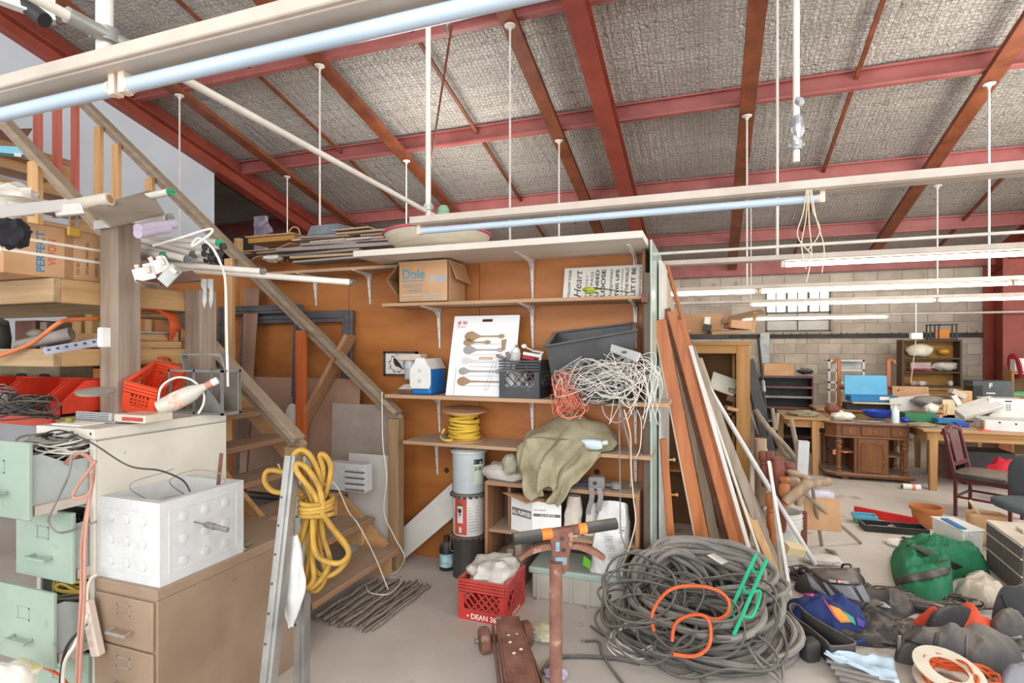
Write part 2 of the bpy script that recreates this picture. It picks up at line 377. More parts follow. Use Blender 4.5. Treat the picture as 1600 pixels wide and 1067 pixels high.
# plywood partition with the shelves
YP = 4.0; XP1 = -.43
m_ply = mat('plywood_sheet', '#b8763c', '#965723', rough=.5, scale=(1.3, 6, 5), detail=8, lo=.28, hi=.72, bump=.03, vary=.05, spots=(1.4, '#c28a52', .7))
m_stud = wood('stud_pine', '#c09a6c', '#a57c4e', 'z')
part = MB()
for x in (-6.5, -5.3, -4.1, -2.9, -1.7, -.55): part.bx(x, x+.045, YP+.02, YP+.11, 0, 2.5)
part.bx(-6.5, XP1, YP+.02, YP+.11, 2.46, 2.5)
part = struct(part.build('wall_partition', m_stud))
for i, (xa, xb) in enumerate(((-6.6, -5.4), (-5.395, -4.17), (-4.165, -2.94), (-2.935, -1.715), (-1.71, XP1))):
    MB().bx(xa, xb, YP, YP+.018, 0, 2.5).build('plywood_sheet', m_ply, part)
b = MB()
for x, z, r in ((-1.99, 1.0, .016), (-2.0, .72, .022), (-1.25, .84, .03), (-.78, .8, .022), (-3.2, .9, .018)): b.cyl((x, YP-.0012, z), (x, YP, z), r, n=12)
b.build('knot', mat('knot', '#4a2712', '#37190a', rough=.6), part)
MB().bx(XP1, XP1+.02, YP-.22, YP+.12, 0, 2.46).build('end_board', wood('endboard', '#8a6244', '#6d4a30', 'z', dust=.0), part)
# ------------------------------------------------------------------ strip lights, pipes and rods
m_chan = mat('cream_enamel', '#bfb2a5', '#afa194', rough=.45, scale=4, dust=.3)
m_tube_off = mat('tube_unlit', '#b4c3d1', '#a9b9c9', rough=.25, scale=2)
m_tube_on = mat('tube_lit', '#ffffff', '#ffffff', rough=.4, emit=('#fff1d8', 7))
m_tube_on2 = mat('tube_lit_cool', '#ffffff', '#ffffff', rough=.4, emit=('#fbffe6', 6))
m_holder = mat('lamp_holder', '#d8c7b8', '#cbb9aa', rough=.5, scale=5)
m_pipe = mat('painted_pipe', '#d6d0c6', '#c6bfb4', rough=.4, scale=6)
def strip(y, h, x0, x1, tubes, label, w=.11, ht=.04):
    s = thing('strip_light', label, 'light', ((x0+x1)/2, y, h))
    b = MB(); b.bx(x0, x1, y-w/2, y+w/2, h, h+ht); b.bx(x0, x1, y-w/2+.012, y+w/2-.012, h-.004, h+.002); b.build('housing', m_chan, s, bevel=.004)
    for xj in sorted({q for t in tubes for q in t[:2] if x0-.1 < q < x1+.1}):
        pass
    for (a, c, on) in tubes:
        MB().cyl((a+.03, y, h-.036), (c-.03, y, h-.036), .019, n=14).build('fluorescent_tube', {0: m_tube_off, 1: m_tube_on, 2: m_tube_on2}[on], s, smooth=True)
        for q, sg in ((a, 1), (c, -1)):
            b = MB(); b.box((q+sg*.018, y, h-.028), (.022, .03, .058)); b.cyl((q+sg*.028, y, h-.036), (q+sg*.04, y, h-.036), .0205, n=14); b.build('lamp_holder', m_holder, s, bevel=.002)
    return s
G = 2.44
strip(1.015, 2.425, -4.6, 2.6, [(-1.46-G, -1.46, 0), (-1.46, -1.46+G, 0), (-1.46+G, 2.5, 0)], 'long cream strip light closest overhead, with unlit bluish tubes crossing the red rafters', w=.12, ht=.036)
strip(2.85, 2.425, -1.64, 6.0, [(-1.62, .5, 0)], 'cream strip light hung above the plywood shelves with only one unlit tube at its end')
strip(5.0, 2.425, -3.0, 6.2, [(.54, 2.98, 2), (2.98, 5.42, 2)], 'third strip light from the front, lit from the glass-topped boards to the frame edge')
strip(7.2, 2.42, -5.2, 6.2, [(.54-G, .54, 1), (.54, .54+G, 1), (.54+G, .54+2*G, 2)], 'lit strip light crossing just above the small window, hung from two white rods')
strip(9.35, 2.42, -5.2, 6.2, [(.57, .57+G, 1), (.57+G, .57+2*G, 2)], 'lit strip light crossing the middle of the small window')
strip(11.45, 2.3, .3, 6.2, [(.55, 2.99, 1)], 'farthest strip light, lit below the small window and running bare to the column', w=.06, ht=.03)
def rod(x, y, ztop, zbot, r=.011, label='', cap=True, name='hanger_rod', clamp=True):
    o = thing(name, label, 'rod', (x, y, zbot)); b = MB(); b.cyl((x, y, zbot), (x, y, ztop), r, n=10); b.build('rod', m_pipe, o, smooth=True)
    if cap: b = MB(); b.lathe([(.06, 0), (.055, -.012), (.03, -.02), (.018, -.035), (.018, -.05)][::-1], (x, y, ztop+.002), 16); b.build('ceiling_cup', m_pipe, o, smooth=True)
    return o
ch = lambda y: roofz(y)-.283
for x, y, n in ((-6.53, 5.3, 'by the white wall corner, above the tied tube bundle'), (-4.3, 5.3, 'meeting the rust channel over the plank stack on the shelf'), (-1.93, 5.3, 'with its cup on the channel left of the middle red rafter')):
    rod(x, y, ch(y), 2.46, label='thin white hanger rod '+n)
for x, y, n in ((-6.53, 7.25, 'short and far, behind the wicker tray'), (-4.3, 7.25, 'short and far, close left of the thick pole above the bowl'), (-1.93, 7.25, 'short and far, just left of the middle red rafter foot'), (.42, 7.25, 'with its cup on the broad brown channel'), (2.8, 7.25, 'with its cup on the brown channel at the upper right')):
    rod(x, y, ch(y), 2.46, label='thin white hanger rod '+n)
rod(.52, 5.0, roofz(5)-.02, 2.46, .011, 'long white rod running from the roof to the third strip light', cap=False)
rod(3.02, 9.35, roofz(9.35)-.28, 2.45, .011, 'far thin white rod above the dark metal bookcase')
rod(.6, 9.35, roofz(9.35)-.28, 2.45, .009, 'far thin white rod above the wooden display cabinet')
# thick poles that carry the pipe and the two front strips
def pole(x, y, zb, r, label):
    o = thing('support_pole', label, 'pole', (x, y, zb)); MB().cyl((x, y, zb), (x, y, roofz(y)-.02), r, n=14).build('pole', m_pipe, o, smooth=True)
    b = MB(); b.cyl((x, y, zb+.05), (x, y, zb+.085), r*1.7, n=14); b.cyl((x-.03, y, zb+.068), (x+.03, y, zb+.068), r*.8, n=8); b.cyl((x, y-.03, zb+.068), (x, y+.03, zb+.068), r*.6, n=8); b.build('clamp', m_galv, o, smooth=True)
    return o
pole(-1.5, 1.0, 2.455, .02, 'thick cream pole dropping to the near strip light, clamped to the long pipe')
pole(-1.55, 2.86, 2.46, .016, 'white pole standing on the left end of the strip light above the bowl')
p3 = pole(.33, 2.5, 2.46, .013, 'white pole with a taped end above the strip light joint on the right')
b = MB(); b.blob((.335, 2.5, 2.6), (.024, .024, .05), n=10, amp=.4, sc=3); b.blob((.34, 2.49, 2.7), (.018, .02, .02), n=8, amp=.4); b.build('tape', mat('silver_tape', '#c9cacc', '#8f9195', rough=.35, metal=.4, scale=40), p3, smooth=True)
o = thing('conduit_pipe', 'long straight white pipe running back from the near strip light to the bowl', 'pipe', (-1.5, .5, 2.5))
MB().cyl((-1.47, .55, 2.52), (-1.56, 3.0, 2.5), .013, n=10).build('pipe', m_pipe, o, smooth=True)
b = MB(); b.cyl((-1.485, .9, 2.52), (-1.49, 1.09, 2.52), .02, n=10); b.build('coupling', m_galv, o, smooth=True)
o = thing('conduit_pipe', 'thin white pipe level above the third strip light, running right from the tall white panel', 'pipe', (1, 4.2, 2.45))
MB().cyl((-.45, 4.3, 2.42), (5.6, 4.3, 2.44), .011, n=8).build('pipe', m_pipe, o, smooth=True)
q = onD(1197, 392, 4.3)
o = thing('conduit_pipe', 'bent grey conduit clipped along the upper red purlin', 'pipe', (-2, 5.2, 4.9))
pp = [(-2.6, 5.27, 5.02), (-2.62, 5.255, 5.13), (-2.45, 5.255, 5.19), (-1.9, 5.255, 5.19), (-1.25, 5.255, 5.19)]
MB().tube(smoothpath(pp, 6), .014, 8).build('pipe', m_galv, o, smooth=True)
# loose wires hanging from the strip joint on the right
o = thing('hanging_wires', 'loose cream wires dangling from the strip light joint by the taped pole', 'wire', (.45, 2.8, 1.9))
m_cwire = mat('cream_wire', '#d9c9b0', '#cbb99d', rough=.5)
for k, (dx, L) in enumerate(((-.03, .3), (.0, .42), (.02, .28), (.035, .38), (-.015, .36))):
    b = MB(); pts = [(.42+dx*.3, 2.8, 2.42), (.42+dx*.8, 2.79, 2.42-L*.35), (.42+dx*1.6+.01*math.sin(k), 2.78, 2.42-L*.7), (.42+dx*.6+.03*math.cos(k*2), 2.78, 2.42-L)]
    b.tube(smoothpath(pts, 6), .0022, 6).build('wire', m_cwire, o, smooth=True)
# metal panel hung at the very top left
o = thing('sheet_metal', 'pale grey metal panel cut off at the upper left corner above the near strip', 'panel', onD(40, 10, 1.5))
m_pgrey = mat('pale_grey_metal', '#cfd3d0', '#bfc4c0', rough=.4, scale=3)
a, b_, c, d = onD(-30, -120, 1.42), onD(-12, -2, 1.42), onD(87, 34, 1.5), onD(87, -120, 1.5)
b = MB(); b.quad3(a, b_, c, d, .006); b.build('plate', m_pgrey, o)
b = MB(); b.beam(onD(-12, -2, 1.42), onD(87, 34, 1.5), .03, .006); b.build('lip', m_pgrey, o)
b = MB(); b.cyl(onD(35, 5, 1.47)-Vector((0, .0, 0)), onD(70, 32, 1.47), .02, n=10); b.build('socket', mat('black_rubber', '#2b2a2a', '#1d1d1d', rough=.6), o)
# ------------------------------------------------------------------ stair up along the partition
m_tread = wood('tread_wood', '#b08a68', '#90694a', 'y', dust=.55)
m_rail = wood('handrail_wood', '#a08d78', '#83705c', 'x', dust=.3)
m_pinez = wood('pine', '#d2a877', '#b98a58', 'z'); m_pinex = wood('pine', '#cba06e', '#a87a4b', 'x'); m_piney = wood('pine', '#c99c69', '#a6784a', 'y')
m_redstud = wood('redwood_stud', '#c0695a', '#a3503f', 'z'); m_orstud = wood('orange_stud', '#c9662f', '#a84c1e', 'z')
m_newel = wood('newel', '#a98b64', '#80644a', 'z')
YA, YB = 2.65, 3.66
st = thing('staircase', 'open timber staircase with dusty treads climbing left along the plywood partition', 'staircase', (-2.3, 3.15, 0))
N_T = 18
for k in range(N_T):
    x = -2.2-.243*k; z = .2+.2*k
    b = MB(); b.bx(x-.28, x, YA, YB, z-.04, z); b.build('tread', m_tread, st, bevel=.005)
def slope(x): return .2+(-2.2-x)*.823
for y in (YA+.2, YB-.05):
    b = MB(); xs = [-2.3, -2.3-.243*17]
    b.beam((-2.35, y, slope(-2.35)-.17), (-6.4, y, slope(-6.4)-.17), .04, .16); b.build('stringer', m_pinex, st)
for k in range(4):
    x = -2.2-.243*k-.06; b = MB(); b.bx(x-.2, x, YB-.1, YB-.06, .0 if k == 0 else .2*k, .2+.2*k-.04); b.build('tread_block', m_pinez, st)
def rail(name, y, xa, za, xb, zb, lab):
    b = MB(); b.beam((xa, y, za), (xb, y, zb), .09, .04, ); b.build(name, m_rail, st, bevel=.004)
    b = MB(); b.beam((xa, y+.03, za-.06), (xb, y+.03, zb-.06), .035, .085); b.build('rail_board', m_rail, st, bevel=.003)
rail('handrail', YB+.05, -2.27, 1.2, -6.1, 1.2+3.83*.826, '')
rail('handrail', YA, -2.3, 1.16, -6.4, 1.16+4.1*.823, '')
b = MB(); b.bx(-2.34, -2.25, YB+.01, YB+.1, 0, 1.16); b.build('newel_post', m_newel, st, bevel=.004)
b = MB(); b.bx(-2.37, -2.28, YA-.045, YA+.045, 0, 1.12); b.build('newel_post', m_newel, st, bevel=.004)
def rz(y, x): return (1.12+(-2.27-x)*.826)
for x, m, zb in ((-3.95, m_pinez, .8), (-3.18, m_orstud, .5), (-4.92, m_pinez, 1.6), (-5.37, m_pinez, 2.2), (-5.62, m_pinez, 2.2)):
    b = MB(); b.bx(x-.045, x+.045, YB+.01, YB+.05, zb, rz(0, x)-.02); b.build('baluster', m, st, bevel=.003)
p = onY(55, 280, YA); b = MB(); b.bx(p.x-.06, p.x+.06, YA-.02, YA+.02, slope(p.x)-.1, 1.1+(-2.3-p.x)*.823); b.build('baluster', m_pinez, st, bevel=.003)
for px, z0 in ((61, 3.3), (91, 3.05), (119, 2.9)):
    p = onY(px, 200, YB+.09); wd = .1 if px != 119 else .075
    b = MB(); b.bx(p.x-wd/2, p.x+wd/2, YB+.06, YB+.1, z0, 4.4); b.build('guard_stud', m_redstud, st, bevel=.003)
# landing at the head of the stair with what stands there
m_dkwood = wood('dark_board', '#7d5544', '#5f3d2f', 'y', dust=.2)
lan = thing('landing', 'timber landing with dark boards at the head of the stair', 'landing', (-6.9, 3.1, 3.7))
MB().bx(-7.44, -6.45, 1.5, 4.0, 3.66, 3.72).build('deck', m_tread, lan); MB().bx(-6.5, -6.46, 1.5, 4.0, 3.46, 3.66).build('joist', m_piney, lan)
p = onD(20, 215, 5.6); b = MB(); b.quad3(onD(-30, 205, 5.5), onD(-30, 268, 5.2), onD(30, 232, 5.7), onD(50, 203, 5.9), .02)
tag(b.build('dark_board', m_dkwood), 'dark brown panel propped up on the landing at the head of the stair', 'panel')
b = MB(); b.quad3(onD(-30, 232, 4.9), onD(-30, 241, 4.9), onD(38, 247, 5.1), onD(37, 235, 5.1), .12)
bb = b.build('carton', mat('aqua_carton', '#8fcfe0', '#7ec0d4', rough=.6)); tag(bb, 'flat aqua carton lying near the head of the stair', 'box')
b = MB(); c1 = onD(22, 240, 4.9); b.quad3(onD(22, 238.5, 4.88), onD(22, 244, 4.88), onD(33, 245.5, 4.92), onD(33, 240, 4.92), .004)
b.build('label_patch', mat('paper', '#efe9dd'), bb)
# loose pieces between stair and partition
m_frame = mat('grey_frame_metal', '#5d5a5c', '#47444a', rough=.5, scale=(4, 4, 20), dust=.35)
def pframe(name, x0, x1, z0, z1, yb, yt, w, label, m=m_frame, split=False):
    o = thing(name, label, 'frame', ((x0+x1)/2, yb, z0))
    def P(x, z, d=0): return Vector((x, yb+(yt-yb)*(z-z0)/(z1-z0)+d, z))
    n = (0, -1, 0)
    for nm, a, c in (('jamb', P(x0+w/2, z0), P(x0+w/2, z1)), ('jamb', P(x1-w/2, z0), P(x1-w/2, z1)), ('head', P(x0+w, z1-w/2), P(x1-w, z1-w/2)), ('sill', P(x0+w, z0+w/2), P(x1-w, z0+w/2))):
        b = MB(); b.beam(a, c, w, .035, n); b.beam(a+Vector((0, -.02, 0)), c+Vector((0, -.02, 0)), w*.3, .02, n); b.build(nm, m, o, bevel=.003)
    return o
pframe('window_frame_loose', -4.08, -2.86, .3, 2.03, 3.88, 3.96, .1, 'grey metal window frame leaning on the plywood behind the stair rail, the wider one')
pframe('window_frame_loose', -4.3, -3.35, .3, 2.09, 3.82, 3.9, .075, 'grey metal window frame leaning in front of the wider frame behind the stair')
m_hard = mat('hardboard', '#a98873', '#957460', rough=.6, scale=2)
b = MB(); b.quad3((-3.95, 3.8, .5), (-3.88, 3.8, .5), (-3.82, 3.9, 2.25), (-4.0, 3.9, 2.25), .006); tag(b.build('hardboard_strip', m_hard), 'narrow upright strip of brown hardboard beside the pine baluster', 'board')
b = MB(); b.quad3((-3.85, 3.79, .45), (-2.72, 3.79, .45), (-2.72, 3.865, 1.45), (-3.85, 3.865, 1.45), .006); tag(b.build('hardboard_sheet', m_hard), 'wide sheet of brown hardboard standing behind the stair, below the grey frames', 'board')
m_clear = mat('plastic_sheet', '#c9bfb4', '#b9aea3', rough=.35, alpha=.45)
b = MB(); b.quad3((-2.95, 3.76, .25), (-2.36, 3.76, .25), (-2.36, 3.8, 1.25), (-2.95, 3.8, 1.25), .004); tag(b.build('plastic_sheet', m_clear), 'cloudy see-through plastic sheet standing beside the right newel post', 'sheet')
m_mel = mat('white_melamine', '#d6d2cb', '#c9c5bd', rough=.4, scale=3, dust=.15)
b = MB(); b.quad3((-2.75, 3.725, .06), (-2.36, 3.725, .06), (-2.36, 3.75, .86), (-2.75, 3.75, .86), .01); tag(b.build('white_board', m_mel), 'white board upright behind the plastic sheet by the right newel post', 'board')
# foam block with slots
p = onY(520, 780, 3.55)
fb = thing('foam_block', 'white foam block with cut slots sitting on the stair tread', 'foam block', (p.x, 3.5, .4)); m_foam = mat('foam', '#cbcbca', '#c3c3c2', rough=.8, scale=20)
x0, x1 = onY(512, 760, 3.5).x, onY(570, 760, 3.5).x; zt = onY(540, 724, 3.5).z
b = MB(); b.bx(x0, x1, 3.5, 3.6, .62, zt); 
for k in range(4): z = zt-.05-.045*k; b.bx(x1-.18, x1+.002, 3.492, 3.5, z, z+.03)
b.build('block', m_foam, fb, bevel=.006)
for k in range(4): z = zt-.062-.045*k; MB().bx(x1-.17, x1+.001, 3.49, 3.5, z, z+.006).build('slot', m_frame, fb)
# diagonal brace and a white paddle
b = MB(); b.beam(onY(452, 700, 3.74), onY(548, 524, 3.78), .035, .14, (0, -1, 0)); o = b.build('plank_brace', wood('brace', '#ad8262', '#92684a', 'z'), None, bevel=.003); 
tag(o, 'loose brown plank leaning diagonally behind the orange baluster', 'plank')
b = MB(); c = onY(457, 660, 3.72); b.lathe([(.001, -.01), (.09, -.008), (.1, 0), (.09, .008), (.001, .01)], (0, 0, 0), 24, (math.pi/2, 0, 0)); b.v = [(c.x+x*.85, c.y+y, c.z+z*1.6) for x, y, z in b.v]
b.beam((c.x-.02, c.y, c.z-.14), (c.x-.05, c.y, c.z-.5), .04, .012, (0, -1, 0)); tag(b.build('white_paddle', m_mel, None, smooth=True), 'rounded white paddle upright behind the left newel post', 'paddle')
b = MB(); b.bx(-2.38, -2.28, 3.77, 3.79, .0, 1.2)
# white board leaning on the plywood, right of the newel
b = MB(); b.beam((-2.7, 3.74, -.02), (-1.62, 3.93, .92), .02, .22, (-.65, -.1, .75)); 
b = MB(); a = [onY(560, 890, 3.78), onY(636, 868, 3.78), onY(712, 765, 3.95), onY(712, 800, 3.95)]
b.quad3(onY(600, 853, 3.85), onY(634, 872, 3.83), onY(712, 806, 3.93), onY(708, 754, 3.95), .02)
tag(b.build('white_shelf_board', m_mel, None, bevel=.002), 'long white board leaning low on the plywood, right of the newel post', 'board')
# white cord dropping from the frame to the floor
o = thing('white_cable', 'thin white cord trailing down the stair and across the floor by the rods', 'cord', (-2.2, 3.6, 0)); m_wcord = mat('white_cord', '#e9e4da', '#dcd6cb', rough=.5)
pts = [onY(592, 590, 3.55), onY(596, 660, 3.5), onY(600, 700, 3.45), onY(515, 755, 3.3), onY(548, 812, 3.2), onY(585, 880, 2.95), flr(600, 905)+V(0, 0, .08), flr(640, 915)+V(0, 0, .06), flr(615, 940)+V(0, 0, .045), flr(575, 930)+V(0, 0, .045), flr(600, 918)+V(0, 0, .045)]
pts = [onY(597, 612, 3.67), onY(598, 690, 3.6), onY(604, 745, 3.56), onY(600, 800, 3.6), onY(616, 838, 3.58), onY(632, 870, 3.6), flr(622, 893)+V(0, 0, .01), flr(606, 905)+V(0, 0, .02), flr(628, 914)+V(0, 0, .04), flr(608, 938)+V(0, 0, .045), flr(578, 936)+V(0, 0, .045), flr(572, 925)+V(0, 0, .045)]
MB().tube(smoothpath(pts, 8), .004, 6).build('cord', m_wcord, o, smooth=True)
pts = [V(-2.55, 2.75, .98), V(-2.42, 2.8, .72), onX(517, 752, -2.46), onX(545, 800, -2.3), onX(560, 820, -2.2), onX(585, 868, -2.18), V(-2.1, 3.3, .03)]
MB().tube(smoothpath(pts, 8), .004, 6).build('cord', m_wcord, o, smooth=True)
# bundle of metal rods on the floor
m_rodg = mat('dusty_rod', '#8f857a', '#6d645b', rough=.7, scale=(40, 40, 40), dust=.5, vary=.1)
pile = [(-2.33+.0235*k+R.uniform(-.004, .004)) for k in range(19)]
ORD = 'first second third fourth fifth sixth seventh eighth ninth tenth eleventh twelfth thirteenth fourteenth fifteenth sixteenth seventeenth eighteenth nineteenth'.split()
for k, x in enumerate(pile):
    y0 = 2.82+R.uniform(-.03, .03); y1 = 3.46+R.uniform(-.04, .05); z = .013+(.02 if k % 3 == 1 else 0)
    b = MB(); pts = [(x+.03*(i/8)+.006*math.sin(i*1.7+k), y0+(y1-y0)*i/8, z+.003*math.sin(i*2.2+k*2)) for i in range(9)]
    b.tube(pts, [.011+.0015*math.sin(i*9) for i in range(9)], 7)
    o = b.build('ribbed_rod', m_rodg, None, smooth=True); tag(o, ORD[k]+' dusty ribbed rod from the stair in the row on the floor', 'rod', 'ribbed rods in a row on the floor')
# ------------------------------------------------------------------ timber rack at the left
def loops(c, rad, n, r, seed, steps=5, seg=5, nsides=5, flatz=1.0, zmin=None):
    rr = random.Random(seed); b = MB(); c = Vector(c)
    for i in range(n):
        a = rr.uniform(0, 6.28); pts = []; d = rr.choice((-1, 1)); k = rr.uniform(.45, 1); off = Vector((rr.uniform(-.3, .3)*rad[0], rr.uniform(-.3, .3)*rad[1], rr.uniform(-.5, .5)*rad[2]))
        m = rr.randint(steps, steps+4)
        for j in range(m):
            a += d*rr.uniform(.7, 1.5); q = k*rr.uniform(.7, 1.15)
            p = c+off+Vector((rad[0]*q*math.cos(a), rad[1]*q*math.sin(a), rad[2]*rr.uniform(-.8, .8)))
            if zmin is not None: p.z = max(p.z, zmin+r)
            pts.append(p)
        b.tube(smoothpath(pts, seg), r, nsides)
    return b
m_blackw = mat('black_wire', '#33322f', '#22211f', rough=.5, dust=.4); m_greyw = mat('grey_cable', '#8b8781', '#6e6a64', rough=.6, dust=.3); m_whitew = mat('white_wire', '#e0dcd3', '#cfc9bd', rough=.5)
m_orw = mat('orange_cable', '#e0642f', '#c24f20', rough=.5); m_pinkw = mat('pink_wire', '#bd8c78', '#a87663', rough=.5); m_yelw = mat('yellow_cable', '#d8b74a', '#b8963a', rough=.55, dust=.2)
m_weath = wood('weathered', '#a69584', '#857362', 'z', dust=.1); m_weathx = wood('weathered', '#b29672', '#8f7350', 'x', dust=.4); m_weathy = wood('weathered', '#c0996a', '#a07c50', 'y', dust=.2)
rk = thing('timber_rack', 'heavy timber rack with thick weathered posts and two board decks beside the stair', 'rack', (-4, 2.2, 0))
XR = -2.98
b = MB(); b.bx(XR-.06, XR+.075, 2.0, 2.13, 0, 2.37); b.build('post', m_weath, rk, bevel=.006)
b = MB(); b.bx(XR-.06, XR+.07, 2.5, 2.62, 0, 2.06); b.build('post', m_weath, rk, bevel=.006)
b = MB(); b.bx(-5.6, -5.48, 2.5, 2.62, 0, 2.06); b.build('post', m_weath, rk, bevel=.006)
for z0, z1 in ((1.93, 2.05), (1.61, 1.7)):
    b = MB(); b.bx(-5.6, XR-.06, 1.78, 1.82, z0, z1); b.build('front_beam', m_weathx, rk, bevel=.004)
    b = MB(); b.bx(XR-.1, XR-.06, 1.82, 2.62, z0, z1); b.build('side_beam', m_weathy, rk, bevel=.004)
    b = MB(); b.bx(-5.6, XR-.06, 2.58, 2.62, z0, z1); b.build('rear_beam', m_weathx, rk, bevel=.004)
    for k in range(4): y = 1.83+k*.19; MB().bx(-5.6, XR-.105, y, y+.18, z1-.03, z1-.008).build('deck_board', m_weathx, rk, bevel=.002)
for k in range(4): y = 1.8+k*.2; MB().bx(-5.6, XR-.07, y, y+.19, 1.33, 1.355).build('deck_board', m_weathx, rk, bevel=.002)
b = MB(); b.bx(-5.6, XR-.07, 1.78, 1.8, 1.315, 1.36); b.build('front_edge', mat('red_paint', '#c9482c', '#ad3a22', rough=.5, dust=.2), rk)
b = MB(); b.bx(XR-.075, XR+.09, 1.985, 2.14, 2.37, 2.374); b.bx(XR-.075, XR+.09, 1.98, 1.985, 2.33, 2.374); b.build('post_bracket', mat('white_metal', '#e4e4e2', '#d2d2d0', rough=.4), rk)
for k in range(3): y = 1.8+k*.2; MB().bx(-4.6, XR-.07, y, y+.19, .93, .955).build('deck_board', m_weathx, rk, bevel=.002)
tag(loops((-3.15, 1.72, 1.02), (.22, .12, .07), 22, .006, 25, zmin=.957).build('cable_tangle', m_blackw, None, smooth=True), 'dark cables heaped on the low deck left of the second green drawer', 'cable', kind='stuff')
# carton with straps
m_card = mat('cardboard', '#c79c74', '#b58a62', rough=.75, scale=3, dust=.15); m_cardd = mat('cardboard_dark', '#a67d58', '#94704c', rough=.8, scale=3, dust=.2)
m_ink = mat('black_ink', '#2e2b29', '#2e2b29', rough=.7); m_blueink = mat('blue_ink', '#2f7fae', '#2f7fae', rough=.7); m_redink = mat('red_ink', '#c25a4a', '#c25a4a', rough=.7); m_paper = mat('paper', '#efe9dd', '#e2dbcd', rough=.8)
cb = thing('carton', 'strapped brown carton with blue and red printing on the upper rack deck', 'box', (-3.3, 2.1, 2.05))
cx1 = XR-.105; cy0 = 1.60; cz0, cz1 = 2.055, 2.31
b = MB(); b.bx(-3.75, cx1, cy0, 2.08, cz0, cz1); b.build('body', m_card, cb, bevel=.004)
b = MB(); b.quad3((-3.75, cy0, cz1), (cx1, cy0, cz1), (cx1, cy0-.02, cz1+.03), (-3.75, cy0-.06, cz1+.04), .004); b.build('flap', m_card, cb)
b = MB(); b.bx(cx1, cx1+.002, cy0+.26, cy0+.30, cz0, cz1); b.build('tape', m_cardd, cb)
for z in (cz0+.1, cz0+.165):
    b = MB(); b.bx(-3.75, cx1+.003, cy0-.003, cy0, z, z+.013); b.bx(cx1, cx1+.003, cy0-.003, 2.08, z, z+.013); b.build('strap', m_paper, cb)
text('PERFECT', m_blueink, cb, (cx1, cy0+.17, cz0+.02), (0, 0, 1), (0, -1, 0), width=.2, size=.05, bold=.001)
text('VISION', m_redink, cb, (cx1, cy0+.22, cz0+.06), (0, 0, 1), (0, -1, 0), width=.13, size=.05, bold=.0006)
for k, s_ in enumerate(('F.E.D. 40X 20', '120TIN BAZIL TWIN SHIELD', 'MADE IN CHINA')): text(s_, m_ink, cb, (cx1, cy0+.33+k*.045, cz0+.03), (0, 0, 1), (0, -1, 0), width=(.08, .17, .1)[k], size=.02)
# padlock on the carton
pk = thing('padlock', 'brass padlock hooked over the upper edge of the strapped carton', 'padlock', (cx1+.02, cy0+.2, 2.2)); m_brass = mat('brass', '#cda24c', '#b58a38', rough=.35, metal=.5)
pc = onX(115, 362, cx1+.03); b = MB(); b.box(pc, (.016, .06, .05), (.0, 0, 0)); b.build('body', m_brass, pk, bevel=.005)
MB().tube(smoothpath([pc+V(0, -.018, .02), pc+V(0, -.018, .07), pc+V(0, 0, .085), pc+V(0, .018, .07), pc+V(0, .018, .02)], 6), .005, 8).build('shackle', m_galv, pk, smooth=True)
# things lying on the upper deck
m_scrap = mat('grey_brown_board', '#8f8274', '#7f7264', rough=.7, scale=5, dust=.1)
b = MB(); b.quad3(onD(138, 328, 2.65), onD(173, 356, 2.5), onD(257, 335, 2.95), onD(234, 300, 3.15), .012); tag(b.build('scrap_board', m_scrap), 'flat grey brown board jutting out over the strapped carton', 'board')
m_white_en = mat('white_enamel', '#d6d4d0', '#c8c6c1', rough=.35, dust=.15)
o = thing('light_fitting', 'white metal light fitting laid across the top of the strapped carton', 'light fitting', onD(60, 330, 2.45))
b = MB(); b.beam(onD(-30, 334, 2.2), onD(102, 320, 2.5), .06, .05); b.build('housing', m_white_en, o, bevel=.004)
b = MB(); b.beam(onD(85, 330, 2.46), onD(130, 326, 2.52), .04, .05); b.build('end_plate', m_white_en, o, bevel=.003)
o = thing('paper_roll', 'rolled up pale paper tube pointing out above the carton', 'roll', onD(150, 312, 2.8)); m_roll = mat('paper_roll', '#d6cbbd', '#c6baaa', rough=.8)
MB().cyl(onD(95, 325, 2.75), onD(172, 311, 2.75), .033, n=18).build('tube', m_roll, o, smooth=True)
e = onD(172, 311, 2.75); d = (e-onD(95, 325, 2.75)).normalized(); b = MB(); b.tube([e, e+d*.003], .022, 14); b.build('core', m_cardd, o)
m_bag = mat('clear_wrap', '#dcd6cc', '#cbc3b6', rough=.35, scale=9, bump=.4, bscale=18)
b = MB(); b.blob(onD(10, 312, 2.5), (.16, .12, .075), n=22, amp=.45, sc=2.6, seed=3); tag(b.build('plastic_wrap', m_bag, None, smooth=True), 'crumpled clear plastic wrap heaped on the upper deck at the frame edge', 'plastic wrap')
b = MB(); b.blob(onD(18, 363, 2.0), (.07, .05, .05), n=16, amp=.5, sc=3, seed=5); tag(b.build('black_cloth', mat('black_cloth', '#26232a', '#1b191d', rough=.9), None, smooth=True), 'small black rag stuffed at the left end of the carton', 'rag')
